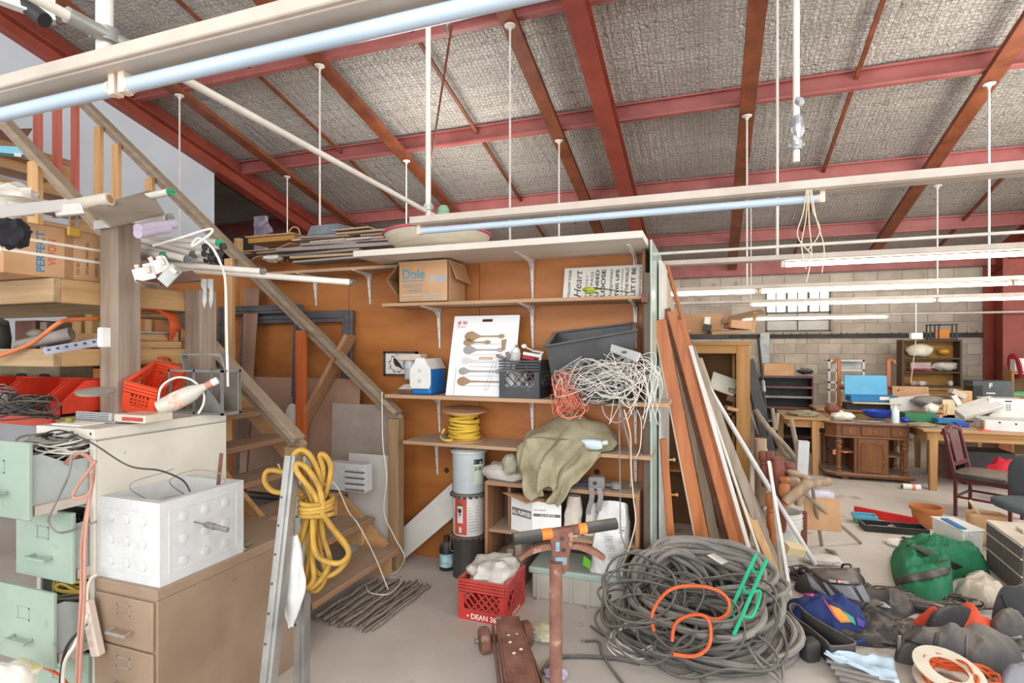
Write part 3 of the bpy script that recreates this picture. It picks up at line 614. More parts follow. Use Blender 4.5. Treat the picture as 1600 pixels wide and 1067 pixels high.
# tubes with green and dark ends
m_tube = mat('old_tube', '#ded8cd', '#cdc6ba', rough=.3, scale=5); m_green = mat('green_cap', '#2f9a6a', '#26855a', rough=.5); m_endg = mat('tube_end', '#8b8a88', '#6f6e6c', rough=.4, metal=.5); m_enddk = mat('tube_end_dark', '#3c3a39', '#2d2b2a', rough=.5)
def ftube(p0, p1, r, cap, label, m=m_tube):
    p0 = Vector(p0); p1 = Vector(p1); o = thing('fluorescent_tube', label, 'tube', (p0+p1)/2, group=None); d = (p1-p0).normalized()
    MB().cyl(p0, p1, r, n=14).build('glass', m, o, smooth=True)
    MB().cyl(p1, p1+d*.018, r*1.05, n=14).build('end_cap', {'g': m_green, 'm': m_endg, 'd': m_enddk}[cap], o, smooth=True)
    b = MB(); q = frame(d, (0, 0, 1)) @ V(0, 1, 0); 
    for s_ in (-1, 1): b.cyl(p1+d*.018+q*r*.4*s_, p1+d*.03+q*r*.4*s_, .0025, n=6)
    b.build('pin', m_endg, o)
    return o
ftube(onD(160, 322, 3.25), onD(265, 300, 3.0), .02, 'g', 'unlit tube with green end poking up behind the grey brown board')
ftube(onD(175, 358, 3.25), onD(264, 340, 2.95), .02, 'm', 'unlit tube with metal end just under the grey brown board')
ftube(onD(175, 362, 3.3), onD(300, 397, 3.1), .02, 'm', 'upper of two white tubes sloping down to the white loop of cord')
ftube(onD(175, 374, 3.3), onD(292, 405, 3.0), .02, 'm', 'lower of two white tubes sloping down to the white loop of cord')
ftube(onD(170, 388, 3.3), onD(254, 399, 3.05), .02, 'g', 'tube with green end low beside the thick post, under two white tubes')
k = 0
ENDS = [(341, 379, 'g'), (347, 385, 'd'), (320, 386, 'd'), (331, 391, 'd'), (319, 396, 'd'), (328, 401, 'd'), (341, 396, 'd'), (322, 406, 'd'), (331, 412, 'd'), (340, 406, 'd')]
NM = ['green-ended tube at the top of the dark-ended bundle on the rack', 'dark-ended tube beside the green one at the top right of the bundle', 'dark-ended tube at the upper left of the bundle', 'dark-ended tube in the second row of the bundle, centre', 'dark-ended tube at the left of the bundle, third row', 'dark-ended tube at the middle of the bundle, third row', 'dark-ended tube at the right of the bundle, third row', 'dark-ended tube at the lower left of the bundle', 'lowest dark-ended tube of the bundle', 'dark-ended tube at the lower right of the bundle']
for (px, py, c), nm in zip(ENDS, NM):
    t = 3.05; e = onD(px, py, t+.01*k); s_ = onD(px-120-R.uniform(0, 15), py-6-.1*(py-390), 3.4); ftube(s_, e, .019, c, nm); k += 1
ftube(onD(200, 408, 3.3), onD(409, 424, 2.9), .0165, 'm', 'shorter of two long tubes jutting out past the stair rail')
ftube(onD(190, 414, 3.3), onD(548, 441, 3.05), .0175, 'm', 'longest tube jutting far out across the plywood wall')
b = MB()
for a, c in ((onD(215, 357, 2.7), onD(272, 350, 2.95)), (onD(215, 365, 2.7), onD(262, 357, 2.9))): b.cyl(a, c, .024, n=14)
tag(b.build('tube_sleeve', mat('violet_wrap', '#c9bed0', '#b3a7bd', rough=.3), None, smooth=True), 'pair of violet tinted wrapped tubes beside the bracket on the thick post', 'tube')
o = thing('white_loop', 'white loop of stiff cord arching over the tube bundle and hanging straight down', 'cord', onD(330, 400, 3))
MB().tube(smoothpath([onD(238, 384, 2.9), onD(280, 372, 2.95), onD(318, 360, 3.0), onD(331, 358, 3.0), onD(328, 366, 3.0), onD(300, 385, 2.98), onD(310, 372, 3.0), onD(330, 385, 3.0), onD(344, 410, 3.0), onD(352, 440, 2.95), onD(354, 520, 2.9), onD(356, 604, 2.86)], 8), .0065, 8).build('cord', m_wcord, o, smooth=True)
# brackets and plates by the post
for i, (px, py, a, lab) in enumerate(((225, 428, .2, 'white metal bracket nearest the thick rack post'), (247, 416, .4, 'upright white metal bracket beside two tubes on the rack'), (265, 430, .8, 'tilted grey metal bracket on the rack edge beside the second post'))):
    o = thing('lamp_bracket', lab, 'bracket', onD(px, py, 2.75)); c = onD(px, py, 2.72); b = MB(); b.box(c, (.11, .006, .065), (.2, -a, .3)); b.box(c+V(.0, .02, .03), (.03, .03, .05), (.2, -a, .3)); b.build('plate', m_white_en if i < 2 else m_galv, o, bevel=.003)
    b = MB(); b.box(c+V(-.035, -.008, .03), (.022, .01, .035), (.2, -a, .3)); b.box(c+V(.035, -.008, .02), (.022, .01, .035), (.2, -a, .3)); b.build('tab', m_holder, o, bevel=.002)
b = MB(); b.quad3(onD(212, 440, 2.72), onD(250, 446, 2.75), onD(318, 440, 3.0), onD(300, 425, 3.05), .01); tag(b.build('dark_plank_end', m_dkwood), 'dark board end under the brackets on the upper rack deck', 'board')
for px in (318, 328):
    b = MB(); b.poly([(0, 0), (.03, 0), (.03, -.12), (.018, -.16), (.008, -.12), (.012, -.06), (0, -.04)], .006, onD(px-3, 436, 2.95), _R, (0, 0, 1)); tag(b.build('hook_bracket', m_galv), 'grey hook bracket hanging under the long tubes, '+('nearer the second post' if px == 318 else 'right of its twin'), 'bracket')
# middle deck
o = thing('log_pole', 'old grey wooden pole lying on the middle rack deck', 'pole', (-3.4, 1.9, 1.75))
MB().tube([onY(24, 539, 1.86), onY(60, 533, 1.9), onY(112, 521, 1.98)], [.022, .03, .035], 12).build('shaft', mat('grey_wood', '#9b928a', '#7c736b', rough=.8), o, smooth=True)
b = MB(); b.blob(onY(58, 522, 2.0), (.045, .05, .03), n=14, amp=.1); tag(b.build('grey_bulb', mat('dusty_grey', '#a79d90', '#8d8376', rough=.7), None, smooth=True), 'round dusty grey knob behind the wooden pole on the middle deck', 'knob')
o = thing('orange_tube', 'orange plastic tube bending across the middle rack deck', 'tube', (-3.6, 1.8, 1.72))
MB().tube(smoothpath([onY(-30, 566, 1.7), onY(8, 553, 1.74), onY(50, 536, 1.76), onY(90, 506, 1.76), onY(110, 500, 1.85), onY(165, 497, 2.05)], 8), .0105, 10).build('tube', mat('dusty_orange', '#cf7a4d', '#b5643a', rough=.6), o, smooth=True)
o = thing('slotted_angle', 'perforated grey steel strip slanting over the middle deck edge', 'metal strip', onY(110, 540, 1.72))
a, c = onY(69, 549, 1.70), onY(160, 533, 1.76); d = (c-a); b = MB(); b.beam(a, c, .006, .035, (0, -.3, 1)); b.beam(a+V(0, .02, .017), c+V(0, .02, .017), .04, .004); b.build('strip', mat('blue_grey_steel', '#a5a5b3', '#8c8c9a', rough=.4, metal=.4), o)
b = MB()
for k in range(6): q = a+d*(.1+.155*k); b.beam(q-d*.025+V(0, -.0045, .003), q+d*.025+V(0, -.0045, .003), .002, .01, (0, -.3, 1))
b.build('slots', m_enddk, o)
b = MB(); c = onY(163, 527, 1.75); b.box(c, (.03, .04, .09)); b.box(c+V(0, -.022, 0), (.024, .004, .08)); tag(b.build('switch_box', m_white_en, None, bevel=.004), 'small white box on the middle deck against the thick post', 'box')
b = MB(); b.bx(-3.52, -3.44, 1.765, 1.779, 1.62, 1.695); 
for i, (px, py, wx, hz) in enumerate(((60, 510, .2, .11), (88, 508, .06, .1), (140, 507, .07, .12), (158, 505, .06, .14))):
    c = onY(px, py, 2.3); b = MB(); b.box((c.x, 2.3, 1.7+hz/2+.008), (wx, .15, hz+.12)); tag(b.build('wood_offcut', (m_dkwood, m_weath, m_pinez, m_pinez)[i], None, bevel=.004), ('dark square wooden block in the shadow of the middle deck', 'narrow grey wooden block beside the dark one on the middle deck', 'pale pine offcut near the thick post on the middle deck', 'tall pine offcut against the thick post on the middle deck')[i], 'wood block')
b = MB(); b.blob(onY(-8, 528, 1.83)+V(0, 0, .0), (.07, .06, .11), n=16, amp=.1, sq=.7); tag(b.build('dark_pot', m_blackw, None, smooth=True), 'dark rounded pot cut off at the frame edge on the middle deck', 'pot')
o = thing('timber_length', 'stack of two short planks on the middle deck between the rack posts', 'planks', (-3.1, 2.3, 1.72))
MB().bx(-3.5, -3.05, 2.14, 2.49, 1.705, 1.745).build('plank', m_weathy, o, bevel=.003); MB().bx(-3.45, -3.06, 2.15, 2.48, 1.747, 1.79).build('plank', m_weathy, o, bevel=.003)
MB().bx(-3.3, -3.04, 2.16, 2.46, 1.792, 1.797).build('blue_film', mat('blue_film', '#a9c4d8', '#98b4c8', rough=.3), o)
oc = thing('orange_coil', 'coil of orange extension cable hung behind the thick rack post', 'cable', (-3.2, 2.3, 1.8))
for k in range(9):
    t = 3.25+.02*k; x0 = 235+k*4
    MB().tube(smoothpath([onD(205, 490-k, t), onD(x0, 482+k, t), onD(262+k*2, 494+k, t), onD(268+k*1.5, 515, t), onD(262+k*2, 540, t+.1)], 6), .009, 7).build('cable_loop', m_orw, oc, smooth=True)
loops(onD(245, 580, 3.3), (.16, .1, .08), 7, .006, 11).build('loose_cable', m_orw, oc, smooth=True)
# bottom deck: red bins full of cable
m_redbin = mat('red_bin_plastic', '#e0432a', '#cc381f', rough=.45, dust=.25)
def binbox(x0, wd, label, y0=1.83):
    z = 1.365; dp = .3; h = .17; t = .006
    o = thing('stacking_bin', label, 'bin', (x0+wd/2, y0+.15, z))
    b = MB(); b.bx(x0, x0+wd, y0, y0+dp, z, z+t); b.bx(x0, x0+wd, y0+dp-t, y0+dp, z, z+h); b.bx(x0, x0+wd, y0, y0+t, z, z+.06); b.build('body', m_redbin, o)
    for xx in (x0, x0+wd-t): b = MB(); b.poly([(0, 0), (dp, 0), (dp, h), (.12, h), (0, .06)], t, (xx, y0, z), (0, 1, 0), (0, 0, 1)); b.build('side', m_redbin, o)
    b = MB(); b.bx(x0-.004, x0+wd+.004, y0-.008, y0+t, z+.05, z+.066); b.build('lip', m_redbin, o)
    return o
for x0, nm in ((-4.36, 'red stacking bin at the left frame edge on the bottom rack deck'), (-3.97, 'red stacking bin second from the frame edge, heaped with wire'), (-3.58, 'red stacking bin third along, under the black wires'), (-3.19-.22, '')):
    if nm: binbox(x0, .36, nm)
binbox(-3.195, .13, 'narrow red stacking bin just left of the thick post')
tag(loops((-3.62, 1.8, 1.44), (.26, .11, .06), 26, .0035, 21, zmin=1.37).build('wire_tangle', m_greyw, None, smooth=True), 'tangle of dull grey wire spilling from the red bins', 'wire', kind='stuff')
tag(loops((-3.5, 1.74, 1.42), (.2, .07, .05), 12, .003, 22, zmin=1.37).build('wire_tangle', m_whitew, None, smooth=True), 'loops of white wire in front of the red bins', 'wire', kind='stuff')
tag(loops((-3.12, 1.7, 1.42), (.2, .09, .06), 12, .0045, 23, zmin=1.36).build('wire_tangle', m_blackw, None, smooth=True), 'loops of black wire at the top left corner of the beige cabinet', 'wire', kind='stuff')
tag(loops((-4.0, 1.72, 1.4), (.3, .08, .05), 14, .0035, 24, zmin=1.37).build('wire_tangle', m_pinkw, None, smooth=True), 'pinkish wires hanging over the rack edge at the frame side', 'wire', kind='stuff')
o = thing('cinder_block', 'dusty concrete cinder block in shadow above the red bins', 'block', (-4.1, 2.0, 1.54)); m_cin = mat('cinder', '#a89b80', '#8f836a', rough=.9, bump=.3, bscale=50)
b = MB(); b.bx(-4.5, -3.7, 2.2, 2.4, 1.365, 1.6); b.build('block', m_cin, o, bevel=.006); b = MB()
for x in (-4.35, -4.05, -3.83): b.blob((x, 2.2, 1.5), (.06, .01, .05), n=12, amp=0, sq=.6)
b.build('hollow', m_enddk, o)
m_disc = mat('dull_metal', '#b0aca6', '#98948e', rough=.45, metal=.3, dust=.3)
b = MB(); b.lathe([(.001, 0), (.08, 0), (.085, .012), (.05, .02), (.001, .022)], onY(150, 614, 1.86), 24, (.12, .1, 0)); tag(b.build('metal_disc', m_disc, None, smooth=True), 'round dull metal cover resting on the bins beside the thick post', 'disc')
# orange milk crate tipped up behind the post
def lattice_crate(o, m, W, D, H, c, rot=None, rim=.03, bar=.012, cells=5, bottom=.06, diag=True, top=4, solid_back=True):
    M = rot3(rot); c = Vector(c)
    def bxl(b, x0, x1, y0, y1, z0, z1):
        b.box(c + M @ V((x0+x1)/2, (y0+y1)/2, (z0+z1)/2), (abs(x1-x0), abs(y1-y0), abs(z1-z0)), M)
    t = .01; w2 = W/2; d2 = D/2
    b = MB(); bxl(b, -w2, w2, -d2, d2, 0, .012); b.build('floor_panel', m, o)
    for sx, L, ax in (('x', W, -d2), ('x', W, d2), ('y', D, -w2), ('y', D, w2)):
        b = MB()
        def bar_(u0, u1, z0, z1, tt=t):
            if sx == 'x': bxl(b, u0, u1, ax-tt/2, ax+tt/2, z0, z1)
            else: bxl(b, ax-tt/2, ax+tt/2, u0, u1, z0, z1)
        l2 = L/2; bar_(-l2, l2, 0, bottom); 
        for k in range(top): bar_(-l2, l2, H-.012-k*.02, H-k*.02, t*(2.2 if k == 0 else 1.7))
        zt = H-top*.02; e = .035
        bar_(-l2, -l2+e, bottom, zt); bar_(l2-e, l2, bottom, zt); bar_(-l2, l2, bottom+.0, bottom+.012, t*1.6)
        n = cells; cw = (L-2*e)/n; chh = zt-bottom-.012
        for k in range(-n, n+1):
            for sgn in (1, -1):
                if diag:
                    u0 = -l2+e+k*cw*1.0; za = bottom+.012; run = chh*.95; 
                    ua, ub = (u0, u0+run) if sgn > 0 else (u0+run, u0)
                    pa, pb = (ua, za), (ub, zt)
                    lo_, hi_ = -l2+e, l2-e
                    def clip(pa, pb):
                        (x0, y0), (x1, y1) = pa, pb; ts = [0, 1]
                        if x0 == x1: return None
                        for lim, sg in ((lo_, 1), (hi_, -1)):
                            f0 = (x0-lim)*sg; f1 = (x1-lim)*sg
                            if f0 <= 1e-6 and f1 <= 1e-6: return None
                            if f0*f1 <= 0:
                                tt = f0/(f0-f1)
                                if f0 < 0: ts[0] = max(ts[0], tt)
                                else: ts[1] = min(ts[1], tt)
                        if ts[1]-ts[0] < .05: return None
                        return [(x0+(x1-x0)*q, y0+(y1-y0)*q) for q in ts]
                    cl = clip(pa, pb)
                    if not cl: continue
                    (x0, y0), (x1, y1) = cl
                    P = [c + M @ (V(x0, ax, y0) if sx == 'x' else V(ax, x0, y0)), c + M @ (V(x1, ax, y1) if sx == 'x' else V(ax, x1, y1))]
                    nrm = M @ (V(0, 1, 0) if sx == 'x' else V(1, 0, 0)); b.beam(P[0], P[1], bar*.7, bar*.6, nrm)
        if not diag:
            for k in range(1, n): u = -l2+e+k*cw; bar_(u-bar/3, u+bar/3, bottom, zt)
            for k in range(1, 4): z = bottom+(zt-bottom)*k/4; bar_(-l2+e, l2-e, z-bar/3, z+bar/3)
        b.build('side_lattice', m, o)
    return o
mo = mat('orange_crate_plastic', '#f0552f', '#dd4524', rough=.45, dust=.1)
o = thing('milk_crate', 'bright orange crate tipped up behind the thick rack post', 'crate', (-2.96, 2.32, 1.4)); lattice_crate(o, mo, .16, .3, .17, onD(238, 628, 3.05), (.35, .3, .55), diag=False, cells=5, bottom=.03, top=3)
# ------------------------------------------------------------------ beige filing cabinet with green drawers
m_beige = mat('beige_enamel', '#d6d0c3', '#c9c1b3', rough=.4, scale=2.5, dust=.3, spots=(14, '#b09c82', .72)); m_greend = mat('pale_green_enamel', '#9bab9c', '#8b9c8c', rough=.4, scale=2.5, spots=(7, '#86907c', .66))
m_dgrey = mat('drawer_grey', '#a9afab', '#979d99', rough=.45, scale=4); m_chrome = mat('chrome', '#d6d4d0', '#c2c0bc', rough=.25, metal=.8)
BX0, BX1, BY0, BY1, BZ = -2.855, -2.475, 1.61, 2.29, 1.356
fc = thing('filing_cabinet', 'tall beige filing cabinet with pale green drawers pulled out and full of cable', 'cabinet', (-2.66, 1.95, 0))
b = MB(); t = .012
b.bx(BX1-t, BX1, BY0+.011, BY1, .002, BZ-.046); b.bx(BX0, BX0+t, BY0+.011, BY1, .002, BZ-.046); b.bx(BX0+t+.001, BX1-t-.001, BY1-t, BY1-.001, .003, BZ-.047); b.bx(BX0, BX1, BY0-.004, BY1, BZ-.045, BZ); b.bx(BX0+t+.001, BX1-t-.001, BY0+.012, BY1-t-.001, .001, .06)
for z in (1.02, .715, .41): b.bx(BX0+.031, BX1-.031, BY0, BY0+.02, z-.006, z+.006)
b.bx(BX1-.03, BX1, BY0-.003, BY0+.01, .001, BZ-.046); b.bx(BX0, BX0+.03, BY0-.003, BY0+.01, .001, BZ-.046)
b.build('cabinet_shell', m_beige, fc, bevel=.002)
b = MB(); b.cyl((BX1-.02, BY0-.005, BZ-.02), (BX1-.02, BY0-.003, BZ-.02), .006, n=10); b.build('lock_hole', m_enddk, fc)
b = MB(); b.bx(BX1, BX1+.0006, BY0+.002, BY1-.002, BZ-.052, BZ-.049); b.build('seam', m_enddk, fc)
def drawer(par, x0, x1, yf, z0, z1, m, depth, hand=m_chrome, dpth_m=m_dgrey, lab=True):
    # open drawer: front panel, tray, handle, label holder
    d = MB().bx(x0, x1, yf-.018, yf, z0, z1).build('drawer', m, par, bevel=.004)
    b = MB(); h = (z1-z0)*.72
    for xx in (x0+.025, x1-.028): b.poly([(0, 0), (depth, 0), (depth, h*.75), (depth*.75, h*.8), (.12, h*.8), (.04, h), (0, h)], .003, (xx, yf, z0+.03), (0, 1, 0), (0, 0, 1))
    b.bx(x0+.025, x1-.025, yf, yf+depth, z0+.03, z0+.034); b.build('tray', dpth_m, d)
    b = MB(); b.bx(x1-.026, x1-.01, yf+.01, yf+depth, z0+.012, z0+.05); b.bx(x1-.028, x1-.012, yf+.06, yf+.09, z0+.0, z0+.045); b.build('runner', m_chan, d)
    cx = (x0+x1)/2; cz = (z0+z1)/2
    b = MB(); b.cyl((cx-.055, yf-.018, cz-.05), (cx-.055, yf-.048, cz-.053), .007, n=8); b.cyl((cx+.055, yf-.018, cz-.05), (cx+.055, yf-.048, cz-.053), .007, n=8); b.beam((cx-.065, yf-.05, cz-.054), (cx+.065, yf-.05, cz-.054), .012, .014); b.build('handle', hand, d, bevel=.002)
    if lab:
        b = MB(); w_, h_ = .038, .026; zc = cz+.05
        b.bx(cx-w_, cx+w_, yf-.021, yf-.018, zc+h_-.004, zc+h_); b.bx(cx-w_, cx+w_, yf-.021, yf-.018, zc-h_, zc-h_+.004); b.bx(cx-w_, cx-w_+.004, yf-.021, yf-.018, zc-h_, zc+h_); b.bx(cx+w_-.004, cx+w_, yf-.021, yf-.018, zc-h_, zc+h_); b.build('label_holder', hand, d)
    return d
for yf, z0, z1 in ((1.39, 1.03, 1.335), (1.545, .722, 1.018), (1.475, .405, .712), (1.605, .07, .4)):
    drawer(fc, BX0+.002, BX1-.012, yf, z0, z1, m_greend, .6 if yf > 1.6 else .62, hand=m_greend)
def ctangle(c, rad, n, seed, m, lab, r=.005): tag(loops(c, rad, n, r, seed, steps=6).build('cable_tangle', m, None, smooth=True), lab, 'cable', kind='stuff')
xc = (BX0+BX1)/2
ctangle((xc, 1.62, 1.27), (.13, .17, .05), 24, 31, m_greyw, 'grey cables heaped in the top green drawer', .0055)
ctangle((xc+.01, 1.6, 1.28), (.13, .15, .045), 16, 32, m_blackw, 'black cables heaped in the top green drawer', .005)
ctangle((xc+.06, 1.56, 1.27), (.11, .12, .04), 8, 33, m_whitew, 'thin white wires on the heap in the top green drawer', .0035)
ctangle((xc, 1.78, .9), (.12, .13, .05), 12, 34, m_greyw, 'grey cables inside the second green drawer', .005)
ctangle((xc, 1.7, .655), (.13, .13, .04), 12, 35, m_yelw, 'yellow cables on top of the third green drawer', .007)
ctangle((xc+.02, 1.7, .61), (.13, .13, .05), 14, 36, m_greyw, 'grey cables filling the third green drawer', .005)
def cord(label, pts, r, m, name='cord', cat='cord', n=8, seg=8):
    b = MB(); b.tube(smoothpath(pts, seg), r, n); return tag(b.build(name, m, None, smooth=True), label, cat)
cord('thin black cord looping from the top drawer to the foam box', [onY(45, 690, 1.5), onY(90, 672, 1.56), onY(140, 690, 1.58), onD(200, 727, 2.2), onD(250, 735, 2.22), onD(285, 750, 2.3), onD(297, 768, 2.33)], .0035, m_blackw)
cord('grey cable drooping in a loop from the top green drawer across the drawer below', [onY(112, 712, 1.45), onY(106, 745, 1.42), onY(85, 790, 1.42), onY(76, 815, 1.44), onY(92, 832, 1.46), onY(125, 825, 1.55), onY(150, 815, 1.57)], .0045, m_greyw)
for k, dx in enumerate((0, 5)):
    cord('long pink wire hanging down in front of the cabinet edge, '+('nearer the drawers' if k == 0 else 'nearer the brown cabinet'), [onY(100+dx, 725, 1.52), onY(120+dx, 708, 1.5), onY(142+dx*.4, 720, 1.52), onY(146, 745, 1.52), onY(138+dx*.3, 785, 1.5), onY(128+dx, 850, 1.48), onY(127+dx, 930, 1.46), onY(122+dx, 1010, 1.45), onY(118+dx, 1100, 1.44)], .006, m_pinkw)
cord('pink wire loop slung from the top green drawer', [onY(150, 720, 1.48), onY(118, 765, 1.45), onY(118, 778, 1.44), onY(140, 770, 1.47), onY(144, 740, 1.5)], .006, m_pinkw)
cord('white cable dropping from the third green drawer', [onY(138, 960, 1.5), onY(118, 1005, 1.46), onY(100, 1040, 1.45), onY(98, 1110, 1.45)], .007, m_whitew)
cord('black cable dropping from the third green drawer', [onY(135, 975, 1.52), onY(105, 1010, 1.49), onY(95, 1060, 1.48), onY(94, 1110, 1.48)], .006, m_blackw)
cord('orange cord dangling at the bottom of the green drawers', [onY(45, 1035, 1.5), onY(75, 1045, 1.5), onY(100, 1062, 1.5), onY(112, 1085, 1.48)], .006, m_orw)
ps = thing('power_strip', 'long cream power strip hanging at the edge of the beige cabinet', 'power strip', onY(146, 985, 1.57))
a, c = onY(136, 938, 1.56), onY(154, 1024, 1.57); b = MB(); b.beam(a, c, .05, .035, (0, -1, 0)); b.build('body', m_holder, ps, bevel=.006)
b = MB(); d = c-a
for k in range(4): q = a+d*(.15+.2*k)+V(0, -.018, 0); MB().box(q, (.022, .004, .022)).build('socket', mat('cream_plastic', '#c9bca8', '#bcae98', rough=.5), ps)
MB().tube(smoothpath([a, onY(137, 920, 1.57), onY(142, 905, 1.58), onY(152, 897, 1.59)], 6), .006, 8).build('lead', m_holder, ps, smooth=True)
b = MB(); b.blob(onY(16, 1062, 1.3), (.1, .08, .06), n=20, amp=.4, sc=2.5, seed=8); o = tag(b.build('plastic_bag', mat('yellow_bag', '#d9d49a', '#c9c37c', rough=.3, scale=12, spots=(9, '#e9e6da', .5)), None, smooth=True), 'yellowish plastic bag at the bottom left corner of the picture', 'bag')
# ------------------------------------------------------------------ on top of the beige cabinet
tr = thing('flat_tray', 'flat silver slatted panel on top of the beige cabinet beside the wires', 'panel', (-2.78, 1.9, BZ)); m_alu = mat('aluminium', '#c9c9c7', '#b5b5b3', rough=.35, metal=.4)
a0, a1 = onY(132, 640, 1.78), onY(184, 640, 1.78)
b = MB(); b.bx(a0.x, a1.x, 1.74, 1.76, BZ+.01, BZ+.05); 
b.build('panel', m_alu, tr, bevel=.003)
b = MB()
for k in range(4): b.bx(a0.x, a1.x, 1.737, 1.741, BZ+.015+k*.009, BZ+.018+k*.009)
b.build('groove', m_enddk, tr)
bk = thing('shrink_pack', 'flat red printed packet in clear wrap on top of the beige cabinet', 'packet', (-2.66, 1.85, BZ))
b = MB(); b.bx(a1.x, a1.x+.2, 1.76, 1.9, BZ+.008, BZ+.045); b.build('packet', mat('clear_packet', '#cfc4b4', '#b9ad9b', rough=.25), bk, bevel=.004); b = MB(); b.bx(a1.x+.06, a1.x+.19, 1.757, 1.76, BZ+.018, BZ+.034); b.build('red_band', mat('red_print', '#b5423a', '#a03a30', rough=.5), bk)
b = MB(); b.bx(-2.81, -2.62, 1.64, 1.75, BZ+.001, BZ+.006); tag(b.build('paper_sheet', m_paper), 'sheet of paper curling on the cabinet top beneath the silver panel', 'paper')
b = MB(); b.box((-2.75, 1.68, BZ+.02), (.03, .02, .02), .3); tag(b.build('green_clip', mat('olive_plastic', '#8c8a34', '#77752a', rough=.5), None, bevel=.003), 'small olive green clip beneath the silver panel on the cabinet', 'clip')
bt = thing('water_bottle', 'clear bottle with orange print and white cap lying on the beige cabinet', 'bottle', (-2.6, 1.9, BZ+.04)); m_bot = mat('clear_bottle', '#d9d6cc', '#cfccbf', rough=.15, alpha=.75)
p0 = onD(246, 640, 2.62); p1 = onD(340, 594, 2.72); d = (p1-p0).normalized(); L = (p1-p0).length
def axial(prof, n=18):
    b = MB(); Mx = frame(d, (0, 0, 1)); Mz = Mx @ Matrix(((0, 0, 1), (1, 0, 0), (0, 1, 0)))
    b.lathe(prof, p0, n, Mz); return b
axial([(.02, 0), (.036, .006), (.042, .03), (.043, L*.45), (.038, L*.58), (.022, L*.72), (.016, L*.8)]).build('body', m_bot, bt, smooth=True)
axial([(.0165, L*.78), (.018, L*.9)]).build('neck_label', mat('pale_red', '#cf8874', '#c27a66', rough=.5), bt, smooth=True); axial([(.017, L*.9), (.019, L*.9), (.019, L), (.012, L+.004)]).build('cap', m_white_en, bt, smooth=True)
axial([(.0436, L*.22), (.0437, L*.42)]).build('print_band', mat('faded_orange', '#cc7f62', '#d9d2c4', rough=.5, scale=40), bt, smooth=True)
b = MB(); b.bx(-2.68, -2.56, 1.75, 1.83, BZ+.001, BZ+.012); tag(b.build('metal_plate', m_galv, None, bevel=.002), 'thin grey metal plate under the bottle on the beige cabinet', 'plate')
lb = thing('metal_lantern_box', 'open grey sheet metal frame box with a handle on the beige cabinet', 'metal box', (-2.55, 2.15, BZ)); m_lead = mat('dull_grey_steel', '#8a8884', '#6d6b67', rough=.45, metal=.35, dust=.3)
xa, xb = onY(268, 640, 2.18).x, onY(352, 640, 2.18).x; za, zb = BZ, onY(300, 577, 2.2).z
b = MB()
for x in (xa, (xa+xb)/2-.012, xb-.012):
    for y in (2.16, 2.27): b.bx(x, x+.012, y, y+.012, za, zb)
for z in (za, zb-.012):
    for y in (2.16, 2.27): b.bx(xa, xb, y, y+.012, z, z+.012)
    for x in (xa, xb-.012): b.bx(x, x+.012, 2.16, 2.28, z, z+.012)
b.build('frame', m_lead, lb); MB().bx(xa, xb, 2.272, 2.276, za, zb).build('back_plate', mat('dark_glass', '#6b6259', '#554c44', rough=.3), lb); b = MB(); b.poly([(0, 0), (.17, 0), (.04, .13)], .004, ((xa+xb)/2+.01, 2.2, za+.005), (1, 0, 0), (0, 0, 1)); b.build('gusset', m_lead, lb)
zt = onY(300, 552, 2.2).z; b = MB(); b.bx(xa+.04, xb-.04, 2.19, 2.23, zt-.012, zt); b.beam((xa+.05, 2.21, zt), (xa+.075, 2.21, zb), .03, .01, (1, 0, 0)); b.beam((xb-.05, 2.21, zt), (xb-.02, 2.21, zb), .03, .01, (1, 0, 0)); b.build('handle', m_lead, lb)
o = thing('white_hoop', 'white cord bent in a hoop around the bottle on the cabinet', 'cord', onD(290, 610, 2.66)); MB().tube(smoothpath([onD(247, 634, 2.66), onD(252, 605, 2.68), onD(275, 590, 2.7), onD(300, 594, 2.72), onD(317, 612, 2.72), onD(318, 630, 2.7), onD(310, 646, 2.66)], 8), .005, 8).build('cord', m_wcord, o, smooth=True)
# board seen between the rack and the stair
b = MB(); b.bx(-3.9, -3.0, 2.63, 2.645, .3, 1.3); tag(b.build('brown_backing', m_hard), 'brown board standing behind the rack beside the beige cabinet', 'board')
